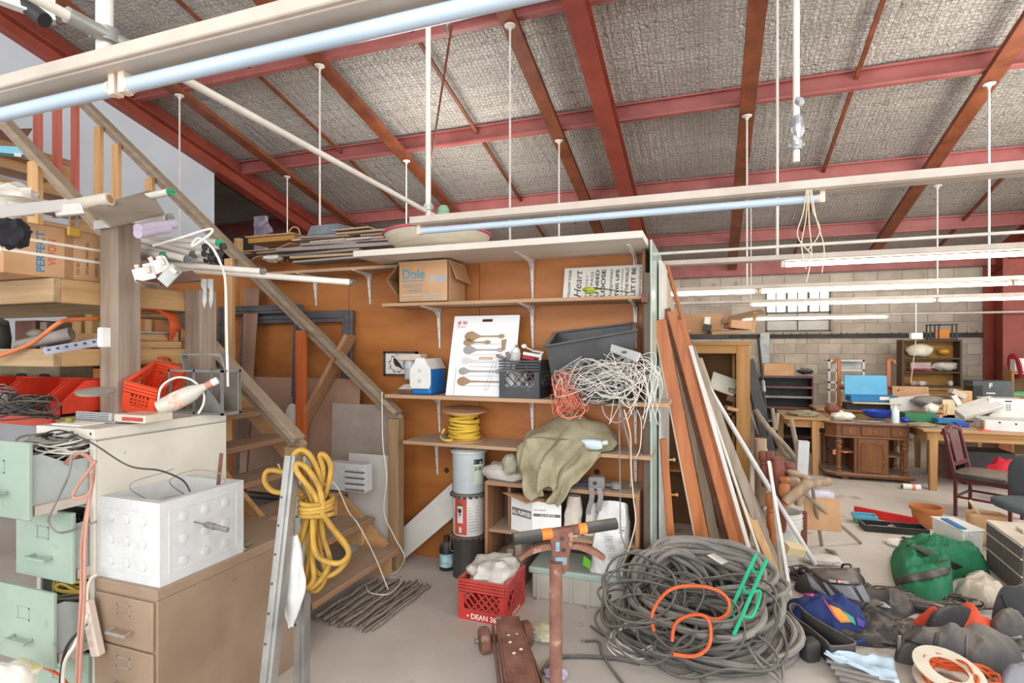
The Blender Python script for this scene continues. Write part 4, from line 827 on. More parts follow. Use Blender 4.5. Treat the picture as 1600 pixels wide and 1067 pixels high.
# ------------------------------------------------------------------ brown cabinet and the foam box
m_brown = mat('brown_enamel', '#9c856f', '#8b745f', rough=.45, scale=2.5, dust=.3, spots=(16, '#8d6f56', .7))
DX0, DX1, DY0, DY1, DZ = -2.468, -2.105, 1.61, 2.5, .722
bc = thing('filing_cabinet', 'low brown filing cabinet carrying the white foam box', 'cabinet', (-2.29, 2.05, 0))
b = MB(); b.bx(DX0, DX1, DY0, DY1, 0, DZ-.045); b.build('cabinet_shell', m_brown, bc, bevel=.004)
b = MB(); b.bx(DX0-.004, DX1+.004, DY0-.006, DY1+.003, DZ-.045, DZ); b.build('top', m_brown, bc, bevel=.004)
for z0, z1 in ((.472, .672), (.245, .462), (.02, .235)):
    d = MB().bx(DX0+.012, DX1-.012, DY0-.014, DY0, z0, z1).build('drawer', m_brown, bc, bevel=.004); cx = DX0+.19; cz = (z0+z1)/2-.01; yf = DY0-.014
    b = MB(); 
    for s_ in (-1, 1): b.cyl((cx+.05*s_, yf, cz-.02), (cx+.05*s_, yf-.035, cz-.024), .006, n=8)
    b.beam((cx-.056, yf-.036, cz-.025), (cx+.056, yf-.036, cz-.025), .01, .013); b.build('handle', m_chrome, d, bevel=.002)
    b = MB(); w_, h_ = .04, .022; zc = cz+.062; 
    for r in ((cx-w_, cx+w_, zc+h_-.005, zc+h_), (cx-w_, cx+w_, zc-h_, zc-h_+.005), (cx-w_, cx-w_+.005, zc-h_, zc+h_), (cx+w_-.005, cx+w_, zc-h_, zc+h_)): b.bx(r[0], r[1], yf-.004, yf, r[2], r[3])
    b.build('label_holder', m_chrome, d)
b = MB(); 
for k in range(6): y = 1.75+R.random()*.6; z = .15+R.random()*.4; b.bx(DX1, DX1+.0005, y, y+.004+R.random()*.05, z, z+.004+R.random()*.05)
b = MB(); fx0, fx1, fy0, fy1, fz0, fz1 = -2.5, -2.118, 1.63, 2.06, DZ, DZ+.345; t = .035
fo = thing('foam_box', 'white moulded foam box with round studs sitting on the brown cabinet', 'box', ((fx0+fx1)/2, 1.85, DZ))
b.bx(fx0, fx1, fy0, fy0+t, fz0, fz1); b.bx(fx0, fx1, fy1-t, fy1, fz0, fz1); b.bx(fx0, fx0+t, fy0+t, fy1-t, fz0, fz1); b.bx(fx1-t, fx1, fy0+t, fy1-t, fz0, fz1); b.bx(fx0+t+.001, fx1-t-.001, fy0+t+.001, fy1-t-.001, fz0+.001, fz0+t); b.build('body', m_foam, fo)
def studs(o_, u, v, W, H, nrm):
    o_ = Vector(o_); u = Vector(u); v = Vector(v); nrm = Vector(nrm)
    b = MB(); m_ = .045; e = .006
    for (p, q, w_, h_) in ((m_, H-m_, W-2*m_, e), (m_, m_-e, W-2*m_, e)): b.beam(o_+u*p+v*q, o_+u*(p+w_)+v*q, .006, e, v)
    for p in (m_-e/2, W-m_+e/2): b.beam(o_+u*p+v*(m_-e), o_+u*p+v*(H-m_+e), .006, e, u)
    b.build('raised_panel', m_foam, fo, bevel=.002)
    for i in range(3):
        for j in range(3):
            c = o_+u*(W*(.25+.25*i))+v*(H*(.22+.27*j)); Mz = Matrix((u, v, nrm)).transposed()
            MB().lathe([(.021, 0), (.02, .005), (.015, .0065), (.001, .007)], c, 18, Mz).build('stud', m_foam, fo, smooth=True)
studs((fx0, fy0, fz0), (1, 0, 0), (0, 0, 1), fx1-fx0, fz1-fz0, (0, -1, 0)); studs((fx1, fy0, fz0), (0, 1, 0), (0, 0, 1), fy1-fy0, fz1-fz0, (1, 0, 0))
b = MB(); b.bx(fx0+t, fx1-t, fy0+t, fy1-t, fz1-.12, fz1-.11); b.build('inner_ledge', m_foam, fo)
b = MB(); b.lathe([(.001, 0), (.075, 0), (.08, .02), (.05, .05), (.001, .055)], ((fx0+fx1)/2, 1.86, fz1-.1), 20); tag(b.build('metal_cover', m_disc, None, smooth=True), 'dull metal cover lying inside the white foam box', 'cover')
s_ = thing('iron_probe', 'small grey probe stuck in the side of the foam box', 'tool', onX(330, 823, fx1+.05)); a = onX(303, 815, fx1); c = onD(356, 828, 2.36); a2 = a+(c-a)*.3; a3 = a+(c-a)*.62
MB().cyl(a, a2, .003, n=8).build('tip', m_lead, s_); MB().tube([a2, a2+(a3-a2)*.3, a3], [.007, .014, .014], 12).build('barrel', m_lead, s_, smooth=True); MB().cyl(a3, c, .011, n=12).build('grip', m_greyw, s_, smooth=True)
a = V(-2.2, 1.98, fz1-.08); b = MB(); b.beam(a, onD(346, 708, 2.62), .018, .01, (0, -1, 0)); tag(b.build('wood_stick', m_dkwood, None, bevel=.002), 'brown wooden stick poking out of the foam box', 'stick')
cord('thin wire bow rising from the foam box near the stick', [V(-2.3, 1.9, fz1-.05), onD(265, 752, 2.45), onD(300, 735, 2.5), onD(340, 738, 2.5), onD(352, 752, 2.45)], .002, m_greyw, n=6)
cord('thin wire bent up out of the foam box at its left', [V(-2.38, 1.78, fz1-.05), onD(205, 765, 2.35), onD(210, 752, 2.35), onD(250, 740, 2.35), onD(272, 732, 2.35)], .002, m_greyw, n=6)
pl = thing('mains_plug', 'cream mains plug on the brown cabinet edge behind the foam box', 'plug', onZ(378, 862, DZ)); q = onX(380, 862, DX1-.01)
b = MB(); b.box(q+V(-.02, 0, .012), (.035, .022, .022), .3); b.build('body', m_holder, pl, bevel=.004); b = MB(); b.box(q+V(.006, .004, .014), (.016, .003, .006), .3); b.box(q+V(.006, .004, .008), (.016, .003, .003), .3); b.build('pin', m_chrome, pl)
b = MB(); b.blob(q+V(-.06, .06, .008), (.03, .05, .01), n=12, amp=.3, flat=DZ); tag(b.build('rag_scrap', mat('olive_rag', '#8d8d6e', '#777759', rough=.9), None, smooth=True), 'scrap of olive cloth beside the cream plug', 'rag')
# ------------------------------------------------------------------ steel studs with the yellow cable
m_steel = mat('galvanised_stud', '#a8a6a2', '#8e8c88', rough=.35, metal=.6, scale=6)
def stud(x0, x1, pb, pt, lab):
    o = thing('steel_stud', lab, 'stud', pb); d = (pt-pb).normalized(); Mx = frame(d, (0, -1, 0)); b = MB(); L = (pt-pb).length; c = (pb+pt)/2
    b.box(c, (L, .06, .0015), Mx); b.box(c+Mx @ V(0, .029, -.02), (L, .0015, .04), Mx); b.box(c+Mx @ V(0, -.029, -.02), (L, .0015, .04), Mx); b.box(c+Mx @ V(0, 0, .004), (L, .02, .008), Mx)
    b.build('channel', m_steel, o)
    b = MB()
    for k in range(6): q = pb+d*(L*(.35+.1*k)); b.cyl(q+Mx @ V(0, .015, .006), q+Mx @ V(0, .015, .0085), .006, n=8)
    b.build('hole', m_enddk, o)
    return o
stud(0, 0, flr(402, 1180)+V(0, 0, .0), onD(453, 712, 2.52), 'taller galvanised steel stud leaning at the corner of the brown cabinet')
stud(0, 0, flr(466, 1130), onD(470, 706, 2.66), 'steel stud half hidden behind the yellow cable and white bag')
yc = thing('yellow_cable_coil', 'thick yellow cable bundled in a hank and hung on the steel studs', 'cable', onD(490, 820, 2.6)); m_ycab = mat('yellow_sheath', '#bd9540', '#98732b', rough=.5, scale=9)
T = 2.56
def yl(pts, dt=0, name='loop'): MB().tube(smoothpath([onD(x, y, T+dt+.012*math.sin(i*1.3)) for i, (x, y) in enumerate(pts)], 8), .0128, 10).build(name, m_ycab, yc, smooth=True)
yl([(492, 795), (480, 760), (462, 735), (459, 712), (472, 703), (488, 716), (500, 750), (497, 795)], -.02)
yl([(500, 795), (512, 760), (517, 730), (508, 712), (500, 712), (505, 735), (500, 770), (494, 800)], .0)
yl([(488, 798), (470, 770), (452, 742), (420, 735), (414, 752), (428, 768), (458, 770), (475, 775)], .02)
yl([(497, 798), (499, 755), (488, 720), (475, 708), (468, 720), (480, 750), (492, 790)], .03)
yl([(505, 795), (498, 760), (478, 730), (463, 725), (466, 740), (490, 770), (500, 795)], -.05)
yl([(484, 800), (475, 830), (463, 870), (462, 898), (475, 918), (490, 905), (488, 870), (490, 830), (493, 805)], -.02)
yl([(492, 800), (488, 850), (480, 890), (478, 916), (495, 912), (515, 880), (505, 840), (500, 805)], 0)
yl([(502, 800), (520, 825), (540, 850), (544, 868), (528, 880), (500, 872), (490, 850), (489, 805)], -.05)
yl([(498, 800), (530, 840), (545, 865), (530, 890), (505, 900), (485, 880), (482, 840), (486, 805)], .03)
yl([(490, 803), (500, 860), (508, 900), (495, 922), (482, 915), (482, 880), (486, 840), (489, 805)], .045)
yl([(478, 810), (466, 850), (464, 885), (472, 905), (484, 890), (480, 850), (484, 810)], .04)
for k in range(4):
    y = 781+k*7.5; c = onD(494, y, T); b = MB(); b.tube([c+_R*(.072*math.cos(a))+_F*(.062*math.sin(a))+V(0, 0, .008*math.sin(a+k)) for a in [2*math.pi*i/20 for i in range(20)]], .0115, 10, closed=True); b.build('wrap', m_ycab, yc, smooth=True)
wb = MB(); c = onD(462, 905, 2.5)
def bagf(u, v):
    a = 2*math.pi*u; z = v; r = .012+.055*math.sin(math.pi*min(1, v*1.05))**.7*(.55+.45*v); k = 1+.35*noise.noise(V(math.cos(a)*1.6, math.sin(a)*1.6, v*4))
    return (c.x+r*k*math.cos(a)-.03*v, c.y+r*k*.6*math.sin(a), c.z+.2-.42*v+.02*noise.noise(V(a, v*3, 2)))
wb.surf(bagf, 20, 18, closed_u=True); tag(wb.build('plastic_bag', mat('white_film', '#eceae6', '#dcdad6', rough=.3, scale=10, alpha=.93), None, smooth=True), 'thin white plastic bag hanging below the yellow cable hank', 'bag')
# ------------------------------------------------------------------ wall shelves on white brackets
m_shw = mat('white_shelf', '#ddd5ca', '#cfc6b9', rough=.55, scale=(1.5, 6, 6), dust=.3)
m_shelfx = wood('shelf_plank', '#c39f7f', '#a5815f', 'x', dust=.75); m_brk = mat('bracket_white', '#e2e0db', '#d3d1cb', rough=.45, dust=.15)
def shelf(x0, x1, yf, z, th, m, lab, yb=4.0):
    o = thing('wall_shelf', lab, 'shelf', ((x0+x1)/2, yf, z)); MB().bx(x0, x1, yf, yb-.002, z-th, z).build('board', m, o, bevel=.003); return o
s1 = shelf(-2.47, -.385, 3.41, 2.42, .045, m_shw, 'wide white shelf at the top of the plywood wall, carrying the bowl')
s1b = shelf(-3.94, -2.2, 3.77, 2.365, .025, m_shelfx, 'narrow plank shelf under the heap of old boards, left of the white top shelf', yb=4.12)
s2 = shelf(-2.38, -.40, 3.65, 2.05, .025, m_shelfx, 'second shelf from the top, with the torn carton and the lettered sign')
s3 = shelf(-2.35, -.25, 3.64, 1.352, .028, m_shelfx, 'shelf with the blue cooler, cutting board and black crate')
s4 = shelf(-2.19, -.36, 3.64, 1.005, .025, m_shelfx, 'lowest wall shelf, with the yellow rope reel and khaki cloth')
def bracket(par, x, z, d=.26, h=.3):
    b = MB(); y = 3.998; w_ = .028
    b.add([(x-w_/2, y-d, z), (x+w_/2, y-d, z), (x+w_/2, y, z), (x-w_/2, y, z), (x-.006, y-d, z-.006), (x+.006, y-d, z-.006), (x+w_/2, y-.03, z-.03), (x-w_/2, y-.03, z-.03)], BOXF)
    b.add([(x-.006, y-.004, z-h), (x+.006, y-.004, z-h), (x+.006, y, z-h), (x-.006, y, z-h), (x-w_/2, y-.035, z-.005), (x+w_/2, y-.035, z-.005), (x+w_/2, y, z-.005), (x-w_/2, y, z-.005)], BOXF)
    b.poly([(0, 0), (-d*.8, 0), (-d*.3, -.03), (-.03, -h*.25), (0, -h*.75)], .004, (x-.002, y, z-.002), (0, 1, 0), (0, 0, 1))
    br = b.build('bracket', m_brk, par)
    b = MB()
    for q in (.2, .5, .8): b.cyl((x, y-.036+.03*q, z-h*q), (x, y-.038+.03*q, z-h*q), .004, n=6)
    b.build('screw', m_enddk, br)
for x in (-1.27, -.5): bracket(s1, x, 2.375, .4, .32)
for x in (-3.28, -2.72): bracket(s1b, x, 2.34, .24, .26)
for x in (-2.06, -1.27, -.5): bracket(s2, x, 2.025, .3, .32)
for x in (-2.06, -1.27, -.5): bracket(s3, x, 1.324, .3, .3)
for x in (-2.08, -.5): bracket(s4, x, .98, .3, .3)
# ------------------------------------------------------------------ top shelf
bw = thing('straw_bowl', 'huge shallow cream bowl with a pink rim on the white top shelf', 'bowl', (-1.9, 3.7, 2.42)); c = onY(686, 372, 3.72); m_straw = mat('cream_straw', '#d8cfbc', '#c4b9a3', rough=.7, scale=(3, 3, 60), dust=.1)
rb = (onY(760, 372, 3.72).x-onY(612, 372, 3.72).x)/2
b = MB(); b.lathe([(rb*.55, 0), (rb*.8, .04), (rb*.93, .085), (rb, .125), (rb*.985, .127), (rb*.9, .09), (rb*.75, .05), (rb*.5, .012), (.001, .01)], (c.x, c.y-.02, 2.421), 40); b.build('body', m_straw, bw, smooth=True)
b = MB(); b.tube([(c.x+rb*math.cos(a), c.y-.02+rb*math.sin(a), 2.548) for a in [2*math.pi*i/40 for i in range(40)]], .011, 8, closed=True); b.build('rim', mat('pink_binding', '#c65a68', '#b04a58', rough=.7), bw, smooth=True)
cone = thing('yarn_cone', 'pale green cone of yarn standing above the strip light end', 'yarn', onY(693, 350, 3.9)); c = onY(693, 341, 3.98)
b = MB(); b.lathe([(.052, 0), (.05, .03), (.044, .07), (.03, .095), (.012, .1)], (c.x, c.y, 2.55), 20)
k = onY(693, 340, 3.98).z-2.55; b.v = [(x, y, z+k) for x, y, z in b.v]; b.build('yarn', mat('green_yarn', '#8fb59d', '#7aa38a', rough=.9, scale=(4, 4, 160), bump=.4), cone, smooth=True)
b = MB(); b.cyl((c.x, c.y, 2.43), (c.x, c.y, 2.55+k), .02, n=10); b.build('core', m_cardd, cone)
b = MB(); rr = random.Random(4)
pk_m = [wood('grey_plank', '#9d9189', '#80746c', 'x', dust=.4, vary=.12), wood('tan_plank', '#bb9d7c', '#9c7e5e', 'x', dust=.4, vary=.1), wood('pale_plank', '#c9bcae', '#b0a294', 'x', dust=.3)]
rows = [(455, 592, 406, .02, 0), (452, 566, 401, .022, 1), (425, 560, 396, .022, 0), (436, 622, 388, .03, 0), (375, 560, 388, .03, 0), (470, 628, 378, .02, 0), (520, 640, 372, .02, 1), (400, 470, 393, .02, 2), (455, 545, 370, .014, 2), (470, 600, 366, .016, 0), (525, 615, 362, .018, 1), (540, 580, 374, .014, 2), (560, 640, 366, .016, 0), (484, 540, 376, .012, 2), (520, 576, 358, .012, 1), (548, 612, 384, .018, 0)]
LBL = ['lowest front grey plank of the heap left of the bowl', 'tan plank second from the bottom of the heap left of the bowl', 'grey plank third up in the heap left of the bowl', 'long thick grey plank in the middle of the heap by the bowl', 'long grey plank at the left end of the heap, under the curled cardboard', 'grey plank above the middle of the heap, reaching the bowl', 'tan plank tucked under the top of the heap close to the bowl', 'short pale plank at the lower left of the plank heap', 'pale thin plank just below the grey tub on the shelf heap', 'thin grey plank across the upper heap of boards', 'tan plank with orange end near the top of the heap', 'short pale offcut in the centre of the plank heap', 'grey plank touching the left side of the bowl', 'thin pale strip below the grey tub', 'tan plank forming the very top of the heap', 'short thick grey plank beside the white shelf end']
for (xa, xb, py, th, mi), lb_ in zip(rows, LBL):
    z = onY((xa+xb)/2, py, 3.82).z; pa = onY(xa, py, 3.8+rr.random()*.08); pb = onY(xb, py, 3.8+rr.random()*.08); wd = .1+rr.random()*.12
    b = MB(); y = (pa.y+pb.y)/2; b.box(((pa.x+pb.x)/2, y+wd/2, z+th/2), (pb.x-pa.x, wd, th), rr.uniform(-.08, .08)); tag(b.build('plank', pk_m[mi], None, bevel=.002), lb_, 'plank', 'old planks heaped on the shelf left of the bowl')
tb = thing('grey_tub', 'upturned grey plastic tub on the plank heap above the stair', 'tub', onY(508, 366, 3.95)); a = onY(478, 369, 3.95); c = onY(528, 369, 3.95); zt = onY(500, 350, 3.95).z
b = MB(); b.add([(a.x, a.y, a.z), (c.x, a.y, a.z), (c.x+.2, a.y+.25, a.z), (a.x, a.y+.25, a.z), (a.x+.03, a.y+.02, zt), (c.x-.02, a.y+.02, zt), (c.x+.02, a.y+.23, zt), (a.x+.03, a.y+.23, zt)], BOXF); b.build('body', mat('slate_plastic', '#737a80', '#5f666c', rough=.5, dust=.5), tb, bevel=.012)
wt = thing('wicker_tray', 'yellow brown wicker tray at the left end of the shelf heap', 'tray', onY(425, 372, 3.95)); a = onY(391, 378, 3.95); c = onY(462, 376, 3.95); zt = onY(425, 366, 3.95).z
m_wick = mat('wicker', '#b98c4c', '#8f6630', rough=.8, scale=(90, 90, 90), bump=.5)
b = MB(); b.bx(a.x, c.x, 3.92, 4.15, a.z-.02, a.z+.03); b.build('basket', m_wick, wt, bevel=.006); b = MB(); b.bx(a.x-.015, c.x+.01, 3.9, 4.17, a.z+.03, a.z+.042); b.build('rim', m_card, wt, bevel=.004)
cord('orange handle loop sticking up behind the wicker tray', [onY(451, 372, 4.1), onY(452, 362, 4.1), onY(458, 355, 4.1), onY(466, 357, 4.1), onY(469, 368, 4.1)], .006, m_pinkw, 'loop_handle', 'handle')
b = MB(); q = [onY(374, 392, 3.72), onY(440, 385, 3.72), onY(458, 371, 3.78), onY(470, 382, 3.8), onY(376, 382, 3.95)]
def curl(u, v): 
    x = -3.9+u*.52; y = 3.78+.3*v; return (x, y, onY(400, 391, 3.78).z+.0+.1*max(0, u-.7)**1.3*2+.02*v)
b.surf(curl, 14, 5); tag(b.build('cardboard_sheet', m_card, None, thick=.005), 'curled sheet of cardboard on the plank heap below the wicker tray', 'cardboard')
b = MB(); c = onY(400, 407, 3.78); b.surf(lambda u, v: (c.x-.1+.28*u, 3.78+.2*v, c.z-.012+.05*math.sin(3*u)*(1-v*.5)), 10, 6); tag(b.build('cardboard_scrap', m_card, None, thick=.004), 'small buckled cardboard scrap at the low left end of the plank heap', 'cardboard')
b = MB(); c = onY(425, 404, 3.77); b.blob(c, (.09, .06, .03), n=14, amp=.5, sc=4, seed=2); tag(b.build('paper_wad', m_bag, None, smooth=True), 'crumpled pale wrapper beside the cardboard scrap on the shelf end', 'paper')
b = MB(); b.bx(onY(366, 390, 3.95).x, onY(373, 390, 3.95).x, 3.95, 4.0, onY(370, 405, 3.95).z, onY(370, 372, 3.95).z); tag(b.build('upright_block', m_pinez), 'small upright wood block at the far left of the shelf heap', 'wood block')
b = MB(); c = onY(407, 352, 6.2); b.bx(c.x-.1, c.x+.1, 6.18, 6.24, 0, onY(407, 338, 6.2).z); b.blob((c.x+.05, 6.2, c.z-.05), (.16, .08, .1), n=12, amp=.5, sc=3); tag(b.build('pale_post', mat('pale_lilac', '#8d8490', '#776e7a', rough=.8)), 'pale post half seen in the dark opening below the red rafter', 'post')
# ------------------------------------------------------------------ second shelf: carton and sign
dx0, dx1, dy0, dy1, dz0, dz1 = -2.235, -1.815, 3.655, 3.95, 2.051, 2.36
cn = thing('fruit_carton', 'torn brown carton with blue printing on the second shelf', 'box', (-2.02, 3.8, 2.05)); m_bteal = mat('teal_print', '#4f8494', '#5f93a3', rough=.7); m_bprint = mat('faint_blue_print', '#8ea3b0', '#c2a385', rough=.7, scale=14)
b = MB(); t = .006; b.bx(dx0, dx1, dy0, dy0+t, dz0, dz1); b.bx(dx0, dx1, dy1-t, dy1, dz0, dz1-.03); b.bx(dx0, dx0+t, dy0, dy1, dz0, dz1-.02); b.bx(dx1-t, dx1, dy0, dy1, dz0, dz1); b.bx(dx0, dx1, dy0, dy1, dz0, dz0+t); b.build('body', m_card, cn)
b = MB(); b.quad3((dx1+.004, dy0+.02, dz1), (dx1+.004, dy1, dz1-.01), (dx1+.06, dy1, dz1-.16), (dx1+.05, dy0+.04, dz1-.14), .005); b.build('flap', m_card, cn)
b = MB(); b.quad3((dx0-.002, dy0, dz1-.02), (dx0-.002, dy1, dz1-.02), (dx0-.12, dy1-.1, dz1-.12), (dx0-.1, dy0, dz1-.13), .005); b.quad3((dx0-.1, dy0, dz1-.13), (dx0-.12, dy1-.1, dz1-.12), (dx0-.04, dy1-.1, dz1-.24), (dx0-.02, dy0, dz1-.24), .005); b.build('torn_flap', m_cardd, cn)
U, W_ = V(1, 0, 0), V(0, 0, 1)
text('Dole', m_bteal, cn, (dx0+.03, dy0, dz0+.18), U, W_, width=.19, size=.1, bold=.004)
mark([rect(0, .19, 0, .008)], m_bteal, cn, (dx0+.03, dy0, dz0+.158), U, W_, 'print_bar')
text('FRESH CUT', m_bteal, cn, (dx0+.045, dy0, dz0+.112), U, W_, width=.165, size=.034); text('SALADS', m_bteal, cn, (dx0+.075, dy0, dz0+.078), U, W_, width=.12, size=.034)
el = [(.08*math.cos(a), .032*math.sin(a)) for a in [2*math.pi*i/20 for i in range(20)]]
mark([el], m_bprint, cn, (dx0+.325, dy0, dz0+.17), U, W_, 'bowl_print'); mark([rect(0, .37, 0, .012), rect(0, .37, -.02, -.013)], m_bprint, cn, (dx0+.03, dy0, dz0+.05), U, W_, 'print_stripe')
sg = thing('lettered_sign', 'white board covered in black slogans lying on its side on the second shelf', 'sign', (-.75, 3.9, 2.05)); m_sign = mat('sign_white', '#e4dfd6', '#d8d3ca', rough=.6, scale=3)
p00, p10, p11, p01 = onY(879, 461, 3.86), onY(1003, 459, 3.86), onY(1007, 411, 3.93), onY(887, 417, 3.93)
z0 = 2.056; zt = 2.29; sx0, sx1 = p00.x, -.41; b = MB(); b.quad3((sx0, 3.86, z0), (sx1, 3.86, z0), (sx1, 3.93, zt), (sx0, 3.93, zt), -.012); b.build('board', m_sign, sg)
vv = (V(0, .07, zt-z0)).normalized(); H = zt-z0; Wd = sx1-sx0
cols = [('FOLLOW YOUR', 1, .024, .004, 0), ('Heart', .95, .075, 0, .3), ('THE ONLY', .8, .022, .0, 0), ('TO PASS', .9, .03, .0, 0), ('U NEED', .95, .034, .003, 0), ('LOOSE', .95, .04, .001, 0), ('happiness', .95, .036, 0, .3), ('THIS LIFE', .95, .034, .001, 0), ('YOUR MESSAGE', .95, .018, 0, 0), ('IN THE WORLD', .98, .03, .003, 0), ('LET IT BE', .98, .04, .002, 0), ('extraordinary', .98, .03, 0, .3)]
xpos = [.045, .115, .155, .19, .225, .265, .31, .35, .375, .408, .45, .485]
for (s_, f_, sz, bo, sh), xp in zip(cols, xpos):
    xr = sx0+Wd*(xp/.52); o_ = V(xr, 3.86, z0)+vv*(H*.03)+V(0, -.0002, 0)
    text(s_, m_ink, sg, o_, vv, (-1, 0, 0), width=H*f_*.94, size=sz, bold=bo, shear=sh)
gl = thing('green_glove_tool', 'yellow green leaf shaped tool with a thin stem in front of the lettered sign', 'tool', onY(930, 455, 3.72)); m_lime = mat('lime', '#b5c04a', '#96a336', rough=.6)
b = MB(); c = onY(920, 452, 3.72); b.blob(c, (.045, .02, .016), n=14, amp=.4, sc=3); b.blob(c+V(.01, 0, -.02), (.04, .02, .01), n=12, amp=.4, sc=3, seed=4); b.build('head', m_lime, gl, smooth=True)
MB().tube([c+V(.03, 0, .005), c+V(.1, 0, .0), onY(985, 457, 3.72)], [.009, .004, .003], 8).build('stem', mat('dark_olive', '#5d5b3a', '#47462c', rough=.6), gl, smooth=True)
b = MB(); b.bx(-.415, -.385, 3.6, 4, 2.0, 2.06); tag(b.build('shelf_end_block', m_dkwood), 'dark wood block at the right end of the second shelf', 'wood block')
# ------------------------------------------------------------------ third shelf
pf = thing('bird_picture', 'small dark framed print of a bird in a wreath on the plywood wall', 'picture', (-2.45, 3.98, 1.47)); fx0, fx1, fz0, fz1 = onY(600, 560, 3.985).x, onY(652, 560, 3.985).x, onY(620, 587, 3.985).z, onY(620, 549, 3.985).z
b = MB(); w_ = .016
for r in ((fx0, fx1, fz0, fz0+w_), (fx0, fx1, fz1-w_, fz1), (fx0, fx0+w_, fz0, fz1), (fx1-w_, fx1, fz0, fz1)): b.bx(r[0], r[1], 3.975, 3.999, r[2], r[3])
b.build('frame', mat('dark_frame', '#4a433f', '#39332f', rough=.5), pf); MB().bx(fx0+w_, fx1-w_, 3.985, 3.998, fz0+w_, fz1-w_).build('mount', m_sign, pf)
cx, cz = fx0+.125, (fz0+fz1)/2; rg = [(.068*math.cos(a)*(1+.08*math.sin(9*a)), .07*math.sin(a)*(1+.08*math.sin(9*a))) for a in [2*math.pi*i/72 for i in range(73)]]
b = MB(); b.tube([(cx+x, 3.984, cz+z) for x, z in rg], .0022, 5); 
for i in range(9): a = 2*math.pi*i/9; b.tube([(cx+.06*math.cos(a), 3.984, cz+.06*math.sin(a)), (cx+.083*math.cos(a+.2), 3.984, cz+.083*math.sin(a+.2))], .003, 5)
b.build('wreath_print', m_ink, pf)
mark([[(-.035, .04), (-.02, .05), (0, .03), (.03, 0), (.055, -.04), (.05, -.045), (.02, -.03), (-.015, -.02), (-.03, .005)]], m_ink, pf, (cx, 3.985, cz), U, W_, 'bird_print')
gr = thing('coffee_press', 'small pale metal and glass press behind the blue cooler', 'appliance', onY(645, 615, 3.85)); q = lambda x, y: onY(x, y, 3.86)
b = MB(); b.bx(q(626, 565).x, q(662, 565).x, 3.8, 3.92, q(640, 563).z, q(640, 553).z); b.build('head', m_holder, gr, bevel=.006); b = MB(); b.cyl(V((q(632, 570).x+q(645, 570).x)/2+.02, 3.86, q(640, 592).z), V((q(632, 570).x+q(645, 570).x)/2+.02, 3.86, q(640, 563).z), .05, n=18); b.build('glass_body', mat('pale_glass', '#c3cdd3', '#a9a09a', rough=.15, scale=(2, 2, 20)), gr, smooth=True)
b = MB(); b.cyl(V(q(644, 600).x, 3.86, 1.4), V(q(644, 600).x, 3.86, q(640, 592).z), .02, .04, 14); b.build('spout', m_galv, gr, smooth=True)
hp = thing('hand_plane', 'small block plane with brown body beside the blue cooler', 'tool', onY(635, 615, 3.74)); b = MB(); b.bx(onY(624, 615, 3.72).x, onY(655, 615, 3.72).x, 3.7, 3.76, 1.354, 1.39); b.build('body', m_dkwood, hp, bevel=.003); b = MB(); b.add([(onY(624, 600, 3.72).x, 3.7, 1.39), (onY(655, 600, 3.72).x, 3.7, 1.39), (onY(655, 600, 3.72).x, 3.76, 1.39), (onY(624, 600, 3.72).x, 3.76, 1.39), (onY(632, 600, 3.72).x, 3.71, 1.425), (onY(650, 600, 3.72).x, 3.71, 1.435), (onY(650, 600, 3.72).x, 3.75, 1.435), (onY(632, 600, 3.72).x, 3.75, 1.425)], BOXF); b.build('cap', m_chan, hp)
cl = thing('cooler', 'small blue and white lunch cooler with a tent lid on the shelf', 'cooler', (-2.05, 3.75, 1.352)); m_coolb = mat('cooler_blue', '#1f78c4', '#1a6ab0', rough=.35, scale=3); m_coolw = mat('cooler_white', '#e6e5e0', '#dad9d3', rough=.35, scale=3, dust=.1)
cx0, cx1 = onY(641, 600, 3.66).x, onY(673, 600, 3.66).x; wd = cx1-cx0; cy0 = 3.66; cy1 = 3.93; zs = onY(660, 577, 3.66).z; zt = onY(660, 560, 3.68).z
b = MB(); b.bx(cx0+.005, cx1-.005, cy0+.01, cy1-.01, 1.354, zs); b.build('tub', m_coolb, cl, bevel=.018)
b = MB(); b.poly([(0, 0), (wd, 0), (wd*.8, .045), (wd*.72, zt-zs), (wd*.28, zt-zs), (wd*.2, .045)], -(cy1-cy0), (cx0, cy0, zs), (1, 0, 0), (0, 0, 1)); b.build('lid', m_coolw, cl, bevel=.008)
b = MB(); zb = 1.40; b.poly([(.012, 0), (wd-.012, 0), (wd, .03), (wd, zs-zb), (wd*.8, zs-zb+.045), (wd*.7, zt-zb+.005), (wd*.3, zt-zb+.005), (wd*.2, zs-zb+.045), (0, zs-zb), (0, .03)], .022, (cx0, cy0+.008, zb), (1, 0, 0), (0, 0, 1)); b.build('swing_front', m_coolw, cl, bevel=.006)
b = MB(); b.bx(cx0+wd*.42, cx0+wd*.58, cy0+.07, cy1-.07, zt-.004, zt+.001); b.build('handle_hole', m_dkwood, cl)
mark([[(.014*math.cos(.393*i), .09+.014*math.sin(.393*i)) for i in range(16)], rect(-.014, .014, 0, .03)], mat('faint_grey', '#c9c9c6', '#bdbdba', rough=.5), cl, (cx0+wd/2, cy0-.0146, zb+.045), U, W_, 'small_print')
